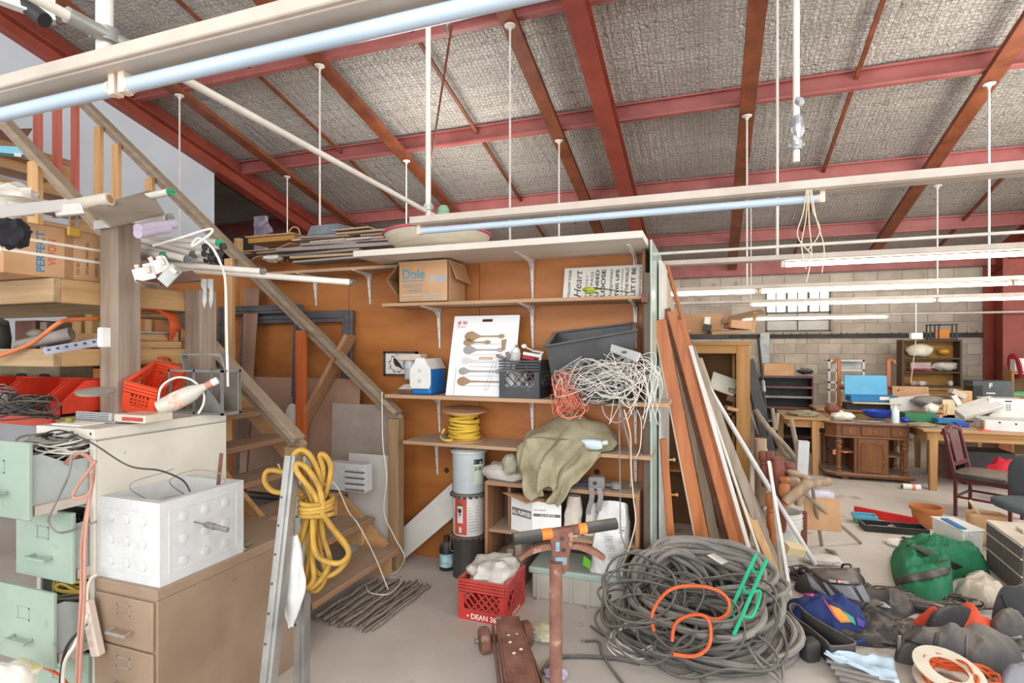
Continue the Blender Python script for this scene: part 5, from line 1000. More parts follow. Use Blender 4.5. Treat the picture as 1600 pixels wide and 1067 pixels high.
# cutting board
bd = thing('cutting_board', 'large white cutting board printed with brown spoons and handles, leaning on the plywood', 'cutting board', (-1.6, 3.75, 1.352)); bx0, bx1 = onY(696, 616, 3.7).x, onY(805, 616, 3.7).x-.02
yt = 3.86; zt = onY(760, 493, yt).z; Pt = lambda u, v, d=0: V(bx0+(bx1-bx0)*u, 3.7+(yt-3.7)*v-d, 1.354+(zt-1.354)*v); BW = bx1-bx0; vv = (Pt(0, 1)-Pt(0, 0)).normalized(); BHh = (Pt(0, 1)-Pt(0, 0)).length
b = MB(); rc = .02; sl = (.44*BW, .6*BW, BHh-.05, BHh-.027)
for r in (rect(0, sl[0], 0, BHh), rect(sl[1], BW, 0, BHh), rect(sl[0], sl[1], 0, sl[2]), rect(sl[0], sl[1], sl[3], BHh)): b.poly(r, -.01, Pt(0, 0), U, vv)
b.build('board', mat('board_white', '#e9e9ea', '#dfdfe1', rough=.4, scale=2), bd)
m_bprn = mat('spoon_brown', '#a88b6a', '#94785a', rough=.6); m_gprn = mat('spoon_grey', '#a9a7a3', '#908e8a', rough=.6); m_pprn = mat('spoon_pale', '#d8d6d3', '#cccac6', rough=.6); BO = Pt(0, 0)+V(0, -.0012, 0)
def spoon(u0, u1, v, hr, mm, hr2=.018):
    x0, x1 = BW*u0, BW*u1; y = BHh*v; o_ = []
    for a in range(9): t = math.pi/2+math.pi*a/8; o_.append((x0+hr*1.4+hr*1.5*math.cos(t), y+hr*math.sin(t)))
    o_ += [(x0+hr*3, y-.008), ((x0+x1)/2, y-.006), (x1-.05, y-.007)]
    for a in range(9): t = -math.pi/2+math.pi*a/8; o_.append((x1-hr2*1.6+hr2*1.8*math.cos(t), y+hr2*math.sin(t)))
    o_ += [(x1-.05, y+.007), ((x0+x1)/2, y+.006), (x0+hr*3, y+.008)]
    mark([o_], mm, bd, BO, U, vv, 'spoon_print')
for u0, u1, v, hr, mm in ((.2, .8, .735, .042, m_bprn), (.19, .6, .66, .03, m_bprn), (.2, .8, .565, .036, m_gprn), (.19, .8, .43, .03, m_pprn), (.165, .8, .30, .03, m_gprn), (.16, .9, .175, .036, m_bprn)): spoon(u0, u1, v, hr, mm)
m_tpr = mat('tan_print', '#c9a98c', '#bd9c7f', rough=.6)
mark([rect(.45*BW, .66*BW, .445*BHh, .48*BHh)], m_tpr, bd, BO, U, vv, 'handle_print'); mark([[(.78*BW, .56*BHh), (.83*BW, .56*BHh), (.84*BW, .7*BHh), (.76*BW, .69*BHh)]], m_bprn, bd, BO, U, vv, 'spatula_print')
b = MB()
for ua, va, ub, vb in ((.58, .08, .68, .44), (.63, .08, .73, .44), (.58, .08, .63, .08), (.12, .0, .12, .34), (.24, .635, .8, .64), (.3, .5, .8, .515), (.3, .36, .75, .355), (.28, .24, .8, .245), (.3, .405, .8, .41), (.25, .12, .8, .13)): b.beam(BO+U*(BW*ua)+vv*(BHh*va), BO+U*(BW*ub)+vv*(BHh*vb), .003, .0008, (0, -1, 0))
b.build('outline_print', m_gprn, bd)
m_redp = mat('red_print_bright', '#c23440', '#b02a36', rough=.5)
text('Mr. Hot', m_redp, bd, Pt(.06, .875, .001), (1, 0, .12), vv, width=.085, size=.05, shear=.35); text('cuisine', m_redp, bd, Pt(.1, .85, .001), (1, 0, .05), vv, width=.05, size=.016, shear=.3)
b = MB(); b.beam(BO+U*(BW*.07)+vv*(BHh*.84), BO+U*(BW*.11)+vv*(BHh*.94), .005, .0008, (0, -1, 0)); b.build('slash_print', m_redp, bd)
# black milk crate with odds and ends
m_blk = mat('black_crate_plastic', '#46484c', '#35373a', rough=.5, dust=.35)
kx0, kx1 = onY(781, 620, 3.66).x, onY(842, 620, 3.66).x; kw = kx1-kx0; kh = onY(810, 563, 3.66).z-1.353
cr = thing('milk_crate', 'black milk crate full of white odds and ends on the shelf', 'crate', ((kx0+kx1)/2, 3.8, 1.352)); lattice_crate(cr, m_blk, kw, .3, kh, ((kx0+kx1)/2, 3.81, 1.353), cells=4, bottom=.065, top=4)
kc = (kx0+kx1)/2; b = MB(); b.tube(smoothpath([(kc-.05, 3.652, 1.353+kh-.025), (kc-.06, 3.652, 1.353+kh-.055), (kc-.03, 3.652, 1.353+kh-.075), (kc+.03, 3.652, 1.353+kh-.075), (kc+.06, 3.652, 1.353+kh-.055), (kc+.05, 3.652, 1.353+kh-.025)], 5), .005, 6); b.build('grip_rim', m_blk, cr)
rr = random.Random(12)
for i in range(12):
    x = kx0+.05+(kw-.1)*rr.random(); y = 3.70+.2*rr.random(); z = 1.38+.14*(i/12); b = MB()
    if i % 3: b.cyl((x-.04, y, z), (x+.04, y+rr.uniform(-.05, .05), z+rr.uniform(-.03, .03)), .022+rr.random()*.012, n=12)
    else: b.box((x, y, z), (.09, .07, .05), (rr.random(), rr.random(), rr.random()))
    tag(b.build('white_part', (m_coolw, m_white_en, m_chan)[i % 3], None, smooth=bool(i % 3), bevel=0 if i % 3 else .004), 'whitish plastic odd part seen through the lattice of the black crate', 'part', 'odd parts inside the black crate')
zr = 1.353+kh
o = thing('grater', 'white hand grater with dark tip sticking out of the black crate', 'grater', (kx0+.1, 3.75, zr)); c = onY(806, 552, 3.74); b = MB(); b.lathe([(.036, -.06), (.036, 0), (.028, .03), (.012, .045)], c, 16, (.1, .15, 0)); b.build('body', m_coolw, o, smooth=True); b = MB(); b.cyl(c+V(.005, 0, .045), c+V(.008, 0, .06), .011, n=10); b.build('tip', m_greyw, o)
b = MB()
for i in range(5):
    for j in range(4): b.cyl(c+V(-.02+.011*i, -.036+abs(i-2)*.003, -.04+.014*j), c+V(-.02+.011*i, -.0385+abs(i-2)*.003, -.04+.014*j), .0032, n=6)
b.build('holes', m_enddk, o)
for (a, d_, r, mm, lab) in (((776, 555), (790, 561), .012, m_greyw, 'grey stub of pipe at the left top of the black crate'), ((792, 550), (797, 565), .014, m_greyw, 'grey tube end upright in the black crate'), ((818, 552), (846, 557), .014, m_coolw, 'white tube lying across the top of the black crate'), ((832, 548), (850, 551), .01, m_alu, 'shiny rod behind the white tube in the black crate'), ((817, 558), (835, 562), .012, m_redp, 'red handled piece in the black crate'), ((846, 552), (843, 566), .01, m_coolw, 'white fork handle upright at the right of the black crate')):
    b = MB(); b.cyl(onY(*a, 3.75), onY(*d_, 3.75), r, n=12); tag(b.build('odd_piece', mm, None, smooth=True), lab, 'part')
o = thing('white_ball_stick', 'white ball on a stick poking out of the black crate', 'stick', onY(820, 542, 3.78)); b = MB(); b.blob(onY(819, 541, 3.78), (.022, .022, .018), n=14, amp=0); b.build('ball', m_coolw, o, smooth=True); MB().cyl(onY(822, 543, 3.78), onY(838, 550, 3.76), .005, n=8).build('stick', m_coolw, o)
# black tub with the wire tangle
m_tub = mat('black_tub_plastic', '#4b4a4b', '#393839', rough=.45, dust=.5)
tbk = thing('black_tub', 'black plastic tub tipped forward on the shelf, behind the wire tangle', 'tub', (-.85, 3.85, 1.352))
A = [onY(853, 541, 3.62), onY(992, 517, 3.62), onY(990, 505, 3.95), onY(868, 520, 3.95)]; B_ = [onY(868, 622, 3.7), onY(985, 618, 3.7), onY(985, 612, 3.94), onY(870, 612, 3.94)]
for p in B_: p.z = max(p.z, 1.356)
b = MB()
for i in range(4): j = (i+1) % 4; b.quad3(A[i], A[j], B_[j], B_[i], .006)
b.quad3(B_[0], B_[1], B_[2], B_[3], .006); b.build('body', m_tub, tbk)
b = MB()
for i in range(4): j = (i+1) % 4; b.beam(A[i], A[j], .035, .016)
b.build('rim', m_tub, tbk, bevel=.004)
b = MB(); b.quad3(*[A[i]*.25+B_[i]*.75 for i in range(4)], .006)
wc = onY(935, 585, 3.55)
tag(loops((wc.x, 3.6, 1.50), (.27, .1, .12), 48, .004, 51, seg=5).build('wire_tangle', mat('ash_cable', '#a8a49e', '#8e8a84', rough=.6), None, smooth=True), 'big tangle of grey cable heaped against the black tub', 'wire', kind='stuff')
tag(loops((wc.x+.05, 3.56, 1.48), (.3, .09, .13), 24, .0026, 52, seg=5).build('wire_tangle', m_whitew, None, smooth=True), 'white wires looping through the heap by the black tub', 'wire', kind='stuff')
tag(loops((wc.x+.02, 3.58, 1.45), (.24, .08, .1), 24, .004, 53, seg=5).build('wire_tangle', m_blackw, None, smooth=True), 'dark cables deep in the heap by the black tub', 'wire', kind='stuff')
c = onY(885, 605, 3.53); m_salm = mat('salmon_wire', '#e3876f', '#cf7059', rough=.5)
tag(loops((c.x, 3.56, 1.42), (.12, .05, .14), 26, .0026, 54, seg=5).build('wire_tangle', m_salm, None, smooth=True), 'salmon pink wires hanging over the shelf edge beside the black crate', 'wire', kind='stuff')
b = MB(); rr = random.Random(77)
for k in range(22):
    x0 = rr.uniform(930, 1000); pts = [onY(x0, 560+rr.uniform(-10, 25), 3.6), onY(x0+rr.uniform(10, 40), 560+rr.uniform(-10, 20), 3.54), onY(x0+rr.uniform(20, 55), 600+rr.uniform(-10, 10), 3.52), onY(x0+rr.uniform(5, 50), 630+rr.uniform(-5, 40), 3.53)]; b.tube(smoothpath(pts, 6), .0024, 5)
tag(b.build('wire_spray', m_whitew, None, smooth=True), 'spray of white wire ends drooping at the right end of the shelf', 'wire', kind='stuff')
for k, (pts, lab) in enumerate((([(975, 600), (968, 640), (968, 700), (969, 760), (970, 830), (978, 860), (973, 885)], 'straight grey wire hanging from the tangle to the long case'), ([(975, 640), (985, 680), (986, 730), (990, 780), (993, 815), (985, 850), (974, 880)], 'cream wire hanging in a bow in front of the open shelf unit'), ([(968, 630), (975, 665), (984, 700), (986, 745), (985, 760)], 'thick grey cable end hanging over the lowest wall shelf'), ([(940, 630), (945, 648), (960, 660), (975, 655), (980, 645)], 'lilac wire looping below the shelf edge'), ([(995, 640), (1002, 660), (1000, 700), (993, 715)], 'thin white wire by the bracket of the lowest shelf'))):
    cord(lab, [onY(x, y, 3.5 if k < 2 else 3.58) for x, y in pts], (.004, .004, .008, .004, .003)[k], (m_greyw, m_cwire, m_greyw, mat('lilac_wire', '#b8a3b5', '#a590a2', rough=.5), m_whitew)[k])
for k, pts in enumerate(([(880, 632), (870, 640), (880, 652), (905, 650), (915, 640), (905, 655)], [(862, 590), (866, 612), (872, 640), (890, 655), (905, 640)])): cord('salmon wire loop dangling below the shelf, '+('the wider one' if k == 0 else 'the longer one'), [onY(x, y, 3.52) for x, y in pts], .0035, m_salm)
o = thing('junction_plate', 'silver sheet metal box plate lying on the wire tangle', 'metal box', onY(975, 550, 3.6)); m_sil = mat('bright_sheet', '#d4d5d3', '#c2c3c1', rough=.35, metal=.3)
P4 = [onY(955, 537, 3.62), onY(1001, 551, 3.5), onY(995, 565, 3.47), onY(953, 548, 3.58)]; b = MB(); b.quad3(*P4, .012); b.build('plate', m_sil, o, bevel=.002); b = MB(); b.box((P4[0]+P4[1]+P4[2]+P4[3])/4+V(0, -.012, .0), (.03, .004, .012)); b.build('slot', m_enddk, o)
# ------------------------------------------------------------------ fourth shelf
rl = thing('rope_reel', 'cardboard reel wound with yellow rope on the lowest wall shelf', 'reel', (-1.85, 3.8, 1.005)); c = onY(722, 688, 3.78); rx = (onY(754, 688, 3.78).x-onY(690, 688, 3.78).x)/2; zt = onY(722, 640, 3.78).z; m_rope = mat('yellow_rope', '#e6c24e', '#c9a233', rough=.7)
b = MB(); b.lathe([(rx, 0), (rx, .01), (.001, .01)], (c.x, 3.82, 1.007), 28); b.build('flange', m_card, rl); b = MB(); b.lathe([(.001, 0), (rx*.98, 0), (rx, .012), (.001, .012)], (c.x, 3.82, zt-.012), 28, (.07, .05, 0)); b.build('flange', m_card, rl)
b = MB(); b.cyl((c.x, 3.82, 1.015), (c.x, 3.82, zt-.01), rx*.45, n=16); b.build('core', m_rope, rl)
hh = zt-1.03; n = 13
for k in range(n):
    z = 1.022+hh*k/n; r0 = rx*(.66+.04*math.sin(k*1.7)-.06*k/n); t1, t2 = R.uniform(-.012, .012), R.uniform(-.012, .012); b = MB(); b.tube([(c.x+r0*math.cos(a), 3.82+r0*math.sin(a), z+t1*math.cos(a)+t2*math.sin(a)) for a in [2*math.pi*i/24 for i in range(24)]], .0105, 7, closed=True); b.build('rope_turn', m_rope, rl, smooth=True)
b = MB(); b.tube(smoothpath([(c.x-rx*.7, 3.72, 1.1), (c.x-rx*.8, 3.7, 1.04), (c.x-rx*.5, 3.66, 1.025), (c.x-.02, 3.66, 1.03)], 5), .009, 7); b.build('rope_end', m_rope, rl, smooth=True); b = MB(); b.tube([(c.x-rx*.78, 3.7, 1.06), (c.x-rx*.4, 3.655, 1.022)], .008, 7); b.build('tape', mat('blue_tape', '#4d7794', '#3e6680', rough=.5), rl, smooth=True)
# draped khaki cloth
m_khaki = mat('khaki_cloth', '#a59c80', '#877e62', rough=.9, scale=(5, 5, 5), bump=.25, bscale=90); Z4 = 1.007
prof = [(3.97, 1.17), (3.86, 1.235), (3.76, 1.20), (3.66, 1.12), (3.60, 1.03), (3.585, .93), (3.575, .87), (3.57, .81), (3.565, .755)]
xL = [(-1.1, -.66), (-1.18, -.6), (-1.25, -.58), (-1.28, -.66), (-1.27, -.72), (-1.24, -.82), (-1.18, -.88), (-1.14, -.93), (-1.1, -.97)]
def drape(u, v):
    t = v*8; i = min(int(t), 7); f = t-i; y = prof[i][0]*(1-f)+prof[i+1][0]*f; z = prof[i][1]*(1-f)+prof[i+1][1]*f; a = xL[i][0]*(1-f)+xL[i+1][0]*f; c = xL[i][1]*(1-f)+xL[i+1][1]*f
    x = a+(c-a)*u; fold = math.sin(u*17+v*4+3*noise.noise(V(u*2, v*2, 5)))*.028*(.45+v)+.036*noise.noise(V(u*5, v*4, 3))+.014*abs(noise.noise(V(u*13+v*3, v*5, 8))); edge = .05*math.sin(math.pi*u)
    zz = z-(.13*(2*abs(u-.45))**1.6*(1 if v < .4 else .55))+.035*noise.noise(V(u*4, v*6, 9))
    if v > .55: zz -= .05*(v-.55)*math.sin(u*6.3+1)
    if v < .42: zz = max(zz, Z4+.012)
    if v > .4: y -= abs(fold)*1.2+.01
    return (x+fold*.6, y+fold*.5, zz)
b = MB(); b.surf(drape, 56, 64); tag(b.build('khaki_cloth', m_khaki, None, smooth=True, thick=.006), 'khaki cloth draped from the lowest wall shelf down over the shelf unit', 'cloth')
b = MB(); b.blob((-1.31, 3.7, 1.0), (.075, .07, .1), n=18, amp=.3, sc=2.5, seed=6); 
c = onY(798, 725, 3.62); b = MB(); b.blob(c, (.06, .06, .07), n=18, amp=.35, sc=2.5, seed=6, sq=.8); tag(b.build('cloth_bundle', mat('grey_khaki', '#aaa48f', '#8f8973', rough=.9, bump=.2, bscale=60), None, smooth=True), 'grey bundled end of cloth at the left of the khaki drape', 'cloth')
wbt = thing('pale_bottle', 'pale blue bottle lying on the lowest wall shelf beside the khaki cloth', 'bottle', (-.72, 3.7, 1.005)); a = onY(906, 696, 3.67); c = onY(942, 692, 3.67); d = (c-a).normalized(); b = MB(); b.blob((a+c)/2+V(0, 0, .0), ((c-a).length/2, .035, .036), n=18, amp=.05, sq=.55); b.v = [(x, y, max(z, 1.007)) for x, y, z in b.v]; b.build('body', mat('pale_aqua', '#cfdcde', '#bccacc', rough=.35), wbt, smooth=True); MB().cyl(c+d*.0, c+d*.035, .017, n=12).build('cap', m_white_en, wbt, smooth=True)
# ------------------------------------------------------------------ open shelf unit below
UX0, UX1, UY0, UY1, UZ = -1.51, -.435, 3.62, 3.985, .757
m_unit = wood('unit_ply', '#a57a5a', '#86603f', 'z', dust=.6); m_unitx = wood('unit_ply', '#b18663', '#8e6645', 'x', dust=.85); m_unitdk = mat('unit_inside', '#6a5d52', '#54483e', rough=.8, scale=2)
un = thing('shelf_unit', 'low open wooden shelf unit against the plywood with bags and boxes in it', 'shelf', (-.97, 3.8, 0))
MB().bx(UX0, UX1, UY0, UY1, UZ-.025, UZ).build('top', m_unitx, un, bevel=.002)
for x in (UX0, UX1-.022): MB().bx(x, x+.022, UY0, UY1, 0, UZ-.026).build('side', m_unit, un, bevel=.002)
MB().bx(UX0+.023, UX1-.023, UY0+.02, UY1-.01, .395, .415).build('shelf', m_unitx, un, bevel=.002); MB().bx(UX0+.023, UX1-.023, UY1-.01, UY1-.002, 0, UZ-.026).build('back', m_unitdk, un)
MB().bx(UX0+.14, UX0+.16, UY0+.1, UY1-.02, .416, UZ-.026).build('divider', m_unit, un)
def bagm(name, c1, c2, **k): return mat(name, c1, c2, rough=.55, scale=6, bump=.3, bscale=16, **k)
m_sack = bagm('white_sack', '#d8d3cb', '#c2bbb1'); 
b = MB(); c = onY(792, 737, 3.72); b.blob((c.x, 3.76, UZ+.055), (.17, .12, .055), n=24, amp=.2, sc=2.5, seed=9, sq=.6, flat=UZ+.002); tag(b.build('plaster_sack', m_sack, None, smooth=True), 'white plaster sack lying on the shelf unit left of the khaki cloth', 'sack')
b = MB(); c = onY(866, 735, 3.66); b.blob((c.x, 3.74, UZ+.075), (.075, .09, .075), n=20, amp=.25, sc=2.5, seed=10, sq=.7, flat=UZ+.002); o = tag(b.build('white_sack', m_sack, None, smooth=True), 'white sack with a blue mark under the khaki cloth', 'sack'); 
mark([rect(0, .03, 0, .022)], mat('blue_label', '#2f6fb5', '#2a66a8', rough=.5), o, (c.x-.05, 3.645, UZ+.05), U, W_, 'blue_mark')
o = thing('strap_tool', 'grey tool box with hanging straps on top of the shelf unit', 'tool', onY(930, 752, 3.66)); c = onY(931, 748, 3.66); m_gplas = mat('grey_plastic', '#8d8987', '#767270', rough=.5, dust=.3)
b = MB(); b.box((c.x, 3.68, UZ+.045), (.11, .09, .085), .2); b.build('body', m_gplas, o, bevel=.01); b = MB(); b.cyl((c.x, 3.63, UZ+.05), (c.x, 3.62, UZ+.05), .012, n=10); b.build('knob', m_enddk, o)
for k, (xa, xb) in enumerate(((924, 921), (936, 938))): MB().surf(lambda u, v: onY(xa+(xb-xa)*v+(u-.5)*8+2*math.sin(v*5), 762+v*(42-6*k), 3.605-.01*math.sin(v*3)), 3, 10).build('strap', m_gplas, o, thick=.003)
o = thing('blue_black_tool', 'blue handled tool lying on the shelf unit beside the grey strap box', 'tool', onY(895, 752, 3.8)); b = MB(); b.beam(onY(885, 754, 3.75)+V(0, 0, .0), onY(920, 756, 3.75), .03, .015); b.build('handle', mat('denim_blue', '#5a6a9c', '#4a5a8a', rough=.5), o, bevel=.004); b = MB(); b.lathe([(.001, 0), (.04, 0), (.04, .03), (.001, .032)], (onY(888, 745, 3.85).x, 3.85, UZ+.002), 16); b.build('head', m_blackw, o)
o = thing('rusty_cup_tool', 'dark round tool on the right end of the shelf unit', 'tool', onY(963, 760, 3.68)); c = onY(962, 762, 3.68); b = MB(); b.lathe([(.02, 0), (.035, .01), (.035, .045), (.001, .055)], (c.x, 3.7, UZ+.002), 16); b.build('cup', m_gplas, o, smooth=True); b = MB(); b.cyl((c.x-.11, 3.72, UZ+.02), (c.x, 3.7, UZ+.03), .01, n=8); b.build('shaft', m_gplas, o)
# inside the unit
ap = thing('compound_box', 'white cardboard box of compound reading all purpose inside the shelf unit', 'box', onY(830, 820, 3.66)); m_wbox = mat('white_card', '#e9e7e4', '#dddad5', rough=.7, scale=4, dust=.15); m_gink = mat('grey_ink', '#6a6765', '#6a6765', rough=.7)
bx, by = onY(812, 830, 3.58).x, 3.58; rz_ = -.5; Mx = Matrix.Rotation(math.radians(14), 3, 'Z'); W1, D1, H1 = .27, .26, .24
cen = V(-1.1, 3.76, .417); Mx = Matrix.Rotation(math.radians(-30), 3, 'Z')
def bp(x, y, z): return cen + Mx @ V(x, y, z)
b = MB(); b.box(bp(0, 0, H1/2), (W1, D1, H1), Mx)
b = MB(); cA = V(onY(799, 820, 3.63).x, 3.63, .417); cB = onY(833, 835, 3.60); cB.z = .417; cB.y = 3.6; cC = V(onY(877, 815, 3.63).x, 3.63, .417)
cB = V(onY(832, 835, 3.6).x, 3.6, .417); cD = V((cA.x+cC.x)/2+.03, 3.9, .417)
cA = V(cA.x-.02, 3.68, .417); up = V(0, 0, H1)
b = MB(); b.quad3(cA, cB, cB+up, cA+up*.98, -.004); b.quad3(cB, cC, cC+up*.92, cB+up, -.004); b.quad3(cC, cD, cD+up*.92, cC+up*.92, -.004); b.quad3(cD, cA, cA+up*.98, cD+up*.92, -.004); b.quad3(cA, cB, cC, cD, .004); b.build('body', m_wbox, ap)
b = MB(); b.quad3(cA+up*.98+V(-.05, -.04, .03), cB+up+V(-.03, -.05, -.01), cC*.4+cB*.6+up*.98+V(0, .02, .01), cD*.5+cA*.5+up*.98, .004); b.quad3(cB+up, cC+up*.92, cD+up*.92, cD*.5+cB*.5+up, .004); b.build('flap', m_card, ap)
uA = (cB-cA).normalized(); uC = (cC-cB).normalized(); LA = (cB-cA).length; LC = (cC-cB).length
mark([rect(.01, LA-.012, .11, .165)], m_gink, ap, cA, uA, W_, 'print_band'); text('ALL PURPOSE', m_paper, ap, cA+uA*.014+V(0, 0, .122)+V(0, -.001, 0), uA, W_, width=LA-.032, size=.04, bold=.001)
mark([rect(.0, LC-.012, .135, .155)], m_gink, ap, cB+uC*.006, uC, W_, 'print_band'); text('ALL PURPOSE', m_paper, ap, cB+uC*(LC*.28)+V(0, -.001, .139), uC, W_, width=LC*.5, size=.018); text('Joint compound', m_gink, ap, cB+uC*.01+V(0, 0, .175), uC, W_, width=.08, size=.018)
b = MB()
def pbag(cx_, cy_, z0, h, r, seed):
    def f(u, v):
        a = 2*math.pi*u; k = 1-.55*max(0, v-.55)**1.2*1.6; n_ = 1+.18*noise.noise(V(math.cos(a)*2, math.sin(a)*2, v*4+seed)); sq_ = max(abs(math.cos(a)), abs(math.sin(a)))**-.4
        return (cx_+r*k*n_*sq_*math.cos(a)+.02*v, cy_+r*.75*k*n_*sq_*math.sin(a), z0+h*v)
    return f
c = onY(890, 815, 3.66); b.surf(pbag(c.x, 3.72, .417, .27, .062, 3), 22, 16, True); tag(b.build('paper_sack', mat('kraft_white', '#d6cdc0', '#b9aea0', rough=.75, bump=.3, bscale=18), None, smooth=True), 'twisted top paper sack beside the white compound box', 'sack')
c = onY(917, 812, 3.7); b = MB(); b.surf(pbag(c.x+.01, 3.76, .417, .22, .04, 5), 18, 12, True); tag(b.build('slim_packet', m_sack, None, smooth=True), 'slim white packet behind the big foil sack in the shelf unit', 'packet')
b = MB()
for k in range(4): b.bx(UX0+.03+.06*k, UX0+.08+.06*k, UY0+.05, UY1-.05, .0+.001, .2+.04*k)
tag(b.build('offcut_stack', m_weath, None), 'wood offcuts stored at the bottom left of the shelf unit', 'offcuts')
# ------------------------------------------------------------------ buckets, red crate, jack, long case
def pail(z, h, r, m, label, band=None):
    o = thing('bucket', label, 'bucket', (BKX, BKY, z)); b = MB(); c = (BKX, BKY, z)
    b.lathe([(r*.96, .001), (r*.97, h*.5), (r, h*.97)], c, 32); b.build('body', m, o, smooth=True); return o
BKX, BKY = -1.715, 3.80; m_bblue = mat('pale_blue_pail', '#c3cbcc', '#b2babb', rough=.4, scale=3, dust=.3); m_bred = mat('red_pail', '#c9564c', '#b5473e', rough=.45); m_bwh = mat('pail_label', '#dedbd6', '#cfccc6', rough=.6, scale=8); m_bblk = mat('black_pail', '#3a3735', '#524c46', rough=.5, scale=(8, 8, 2), dust=.3)
def crimp(o, z, r, m):
    b = MB(); b.tube([(BKX+r*math.cos(a), BKY+r*math.sin(a), z) for a in [2*math.pi*i/32 for i in range(32)]], .008, 6, closed=True); b.build('rim', m, o, smooth=True)
    b = MB()
    for i in range(18): a = 2*math.pi*i/18; b.blob((BKX+(r+.003)*math.cos(a), BKY+(r+.003)*math.sin(a), z-.012), (.02, .02, .012), n=6, amp=0)
    b.build('lid_lugs', m_bblk, o)
def arc_band(r, z0, z1, a0, a1, m, o, name):
    b = MB(); n = 14; vs = []
    for k in range(n+1): a = a0+(a1-a0)*k/n; vs += [(BKX+r*math.cos(a), BKY+r*math.sin(a), z0), (BKX+r*math.cos(a), BKY+r*math.sin(a), z1)]
    b.add(vs, [(2*k, 2*k+2, 2*k+3, 2*k+1) for k in range(n)]); return b.build(name, m, o, smooth=True)
o = pail(0, .315, .125, m_bblk, 'black bucket at the bottom of the stack beside the shelf unit'); crimp(o, .31, .128, m_dkwood)
MB().tube(smoothpath([(BKX-.125, BKY-.03, .29), (BKX-.1, BKY-.115, .22), (BKX-.06, BKY-.13, .21)], 6), .004, 6).build('wire_handle', m_lead, o, smooth=True)
o = pail(.319, .31, .123, m_bwh, 'red and white bucket in the middle of the stack'); crimp(o, .622, .126, m_lead)
aF = math.atan2(-BKY, -BKX); arc_band(.1245, .335, .6, aF-.95, aF-.12, m_bred, o, 'red_label'); arc_band(.1255, .42, .55, aF-.72, aF-.36, m_bwh, o, 'label_patch'); arc_band(.126, .545, .553, aF-.72, aF-.36, m_ink, o, 'label_bar'); arc_band(.1255, .35, .39, aF-.62, aF-.44, m_bwh, o, 'small_patch')
q = lambda a, z, r=.1268: V(BKX+r*math.cos(a), BKY+r*math.sin(a), z)
b = MB(); ac = aF-.55; b.blob(q(ac, .51), (.016, .002, .016), (0, 0, ac+math.pi/2), n=10, amp=.3); b.beam(q(ac-.05, .5), q(ac+.08, .475), .012, .002, (1, 0, 0)); b.beam(q(ac+.04, .49), q(ac+.1, .51), .006, .002, (1, 0, 0)); b.beam(q(ac, .49), q(ac-.04, .46), .007, .002, (1, 0, 0)); b.build('worker_print', m_ink, o); 
b = MB(); b.blob(q(ac-.01, .575, .123), (.012, .012, .014), n=10, amp=0); b.build('bung', m_lead, o)
b = MB()
for k in range(9): b.beam(q(aF+.0, .36+.022*k, .1238), q(aF+.6, .36+.022*k, .1238), .0008, .004)
b.build('small_print', m_gprn, o)
o = pail(.633, .31, .125, m_bblue, 'pale blue grey bucket on top of the stack'); b = MB(); b.lathe([(.13, -.02), (.137, -.018), (.137, 0), (.128, .003), (.124, -.01), (.001, -.012)], (BKX, BKY, .945), 32); b.build('rim', m_bblue, o, smooth=True); b = MB(); b.lathe([(.001, 0), (.118, 0), (.12, .018), (.09, .024), (.001, .03)], (BKX, BKY, .934), 24); b.build('lid_wrap', m_bag, o, smooth=True)
arc_band(.1255, .70, .88, aF+.3, aF+.95, mat('label_green', '#d3dbc6', '#c6cfb8', rough=.6), o, 'label'); arc_band(.1262, .85, .885, aF+.3, aF+.95, m_ink, o, 'label_bar')
rdir = V(-math.sin(aF+.55), math.cos(aF+.55), 0); text('Tandus', m_paper, o, q(aF+.33, .857, .1275), rdir, W_, width=.06, size=.024); text('2083', m_ink, o, q(aF+.33, .805, .1275), rdir, W_, width=.06, size=.038, bold=.001)
db = thing('detergent_bottle', 'black bottle with a teal label on the floor beside the black bucket', 'bottle', (-1.9, 3.82, 0)); c = flr(697, 888); c.y = 3.83; c.x = onY(698, 870, 3.83).x
b = MB(); b.lathe([(.05, .001), (.056, .01), (.056, .17), (.04, .2), (.022, .215), (.02, .24)], c, 20); b.build('body', m_blackw, db, smooth=True); b = MB(); b.lathe([(.0565, .03), (.0565, .13)], c, 20, cap=False); b.build('label', mat('teal_label', '#2f9fb0', '#d8e6e6', rough=.5, scale=18), db, smooth=True); b = MB(); b.lathe([(.024, .22), (.024, .255), (.001, .26)], c, 14); b.build('cap', m_enddk, db)
# red crate with white bag
m_rcr = mat('red_crate_plastic', '#d0403a', '#b9322d', rough=.45, dust=.35)
rc_ = thing('milk_crate', 'red milk crate on the floor with a crumpled white bag inside', 'crate', (-1.31, 3.34, 0)); cw, cd_, ch_ = .31, .35, .25; cc = V(-1.335, 3.335, .0); ra = -.02; lattice_crate(rc_, m_rcr, cw, cd_, ch_, cc, rot=ra, cells=5, bottom=.055, top=4)
Mx = Matrix.Rotation(ra, 3, 'Z'); text('\u2022 DEAN 36', m_paper, rc_, cc+Mx @ V(-cw/2+.055, -cd_/2-.006, .012), Mx @ V(1, 0, 0), W_, width=.2, size=.045, bold=.002); text('DEAN', m_paper, rc_, cc+Mx @ V(cw/2+.006, -.06, .012), Mx @ V(0, 1, 0), W_, width=.13, size=.03, bold=.001)
b = MB(); b.blob(cc+V(0, .02, .24), (.15, .17, .085), n=34, amp=.35, sc=2.2, seed=14, sq=.75); tag(b.build('white_bag', m_sack, None, smooth=True), 'crumpled white paper bag heaped in the red crate', 'bag')
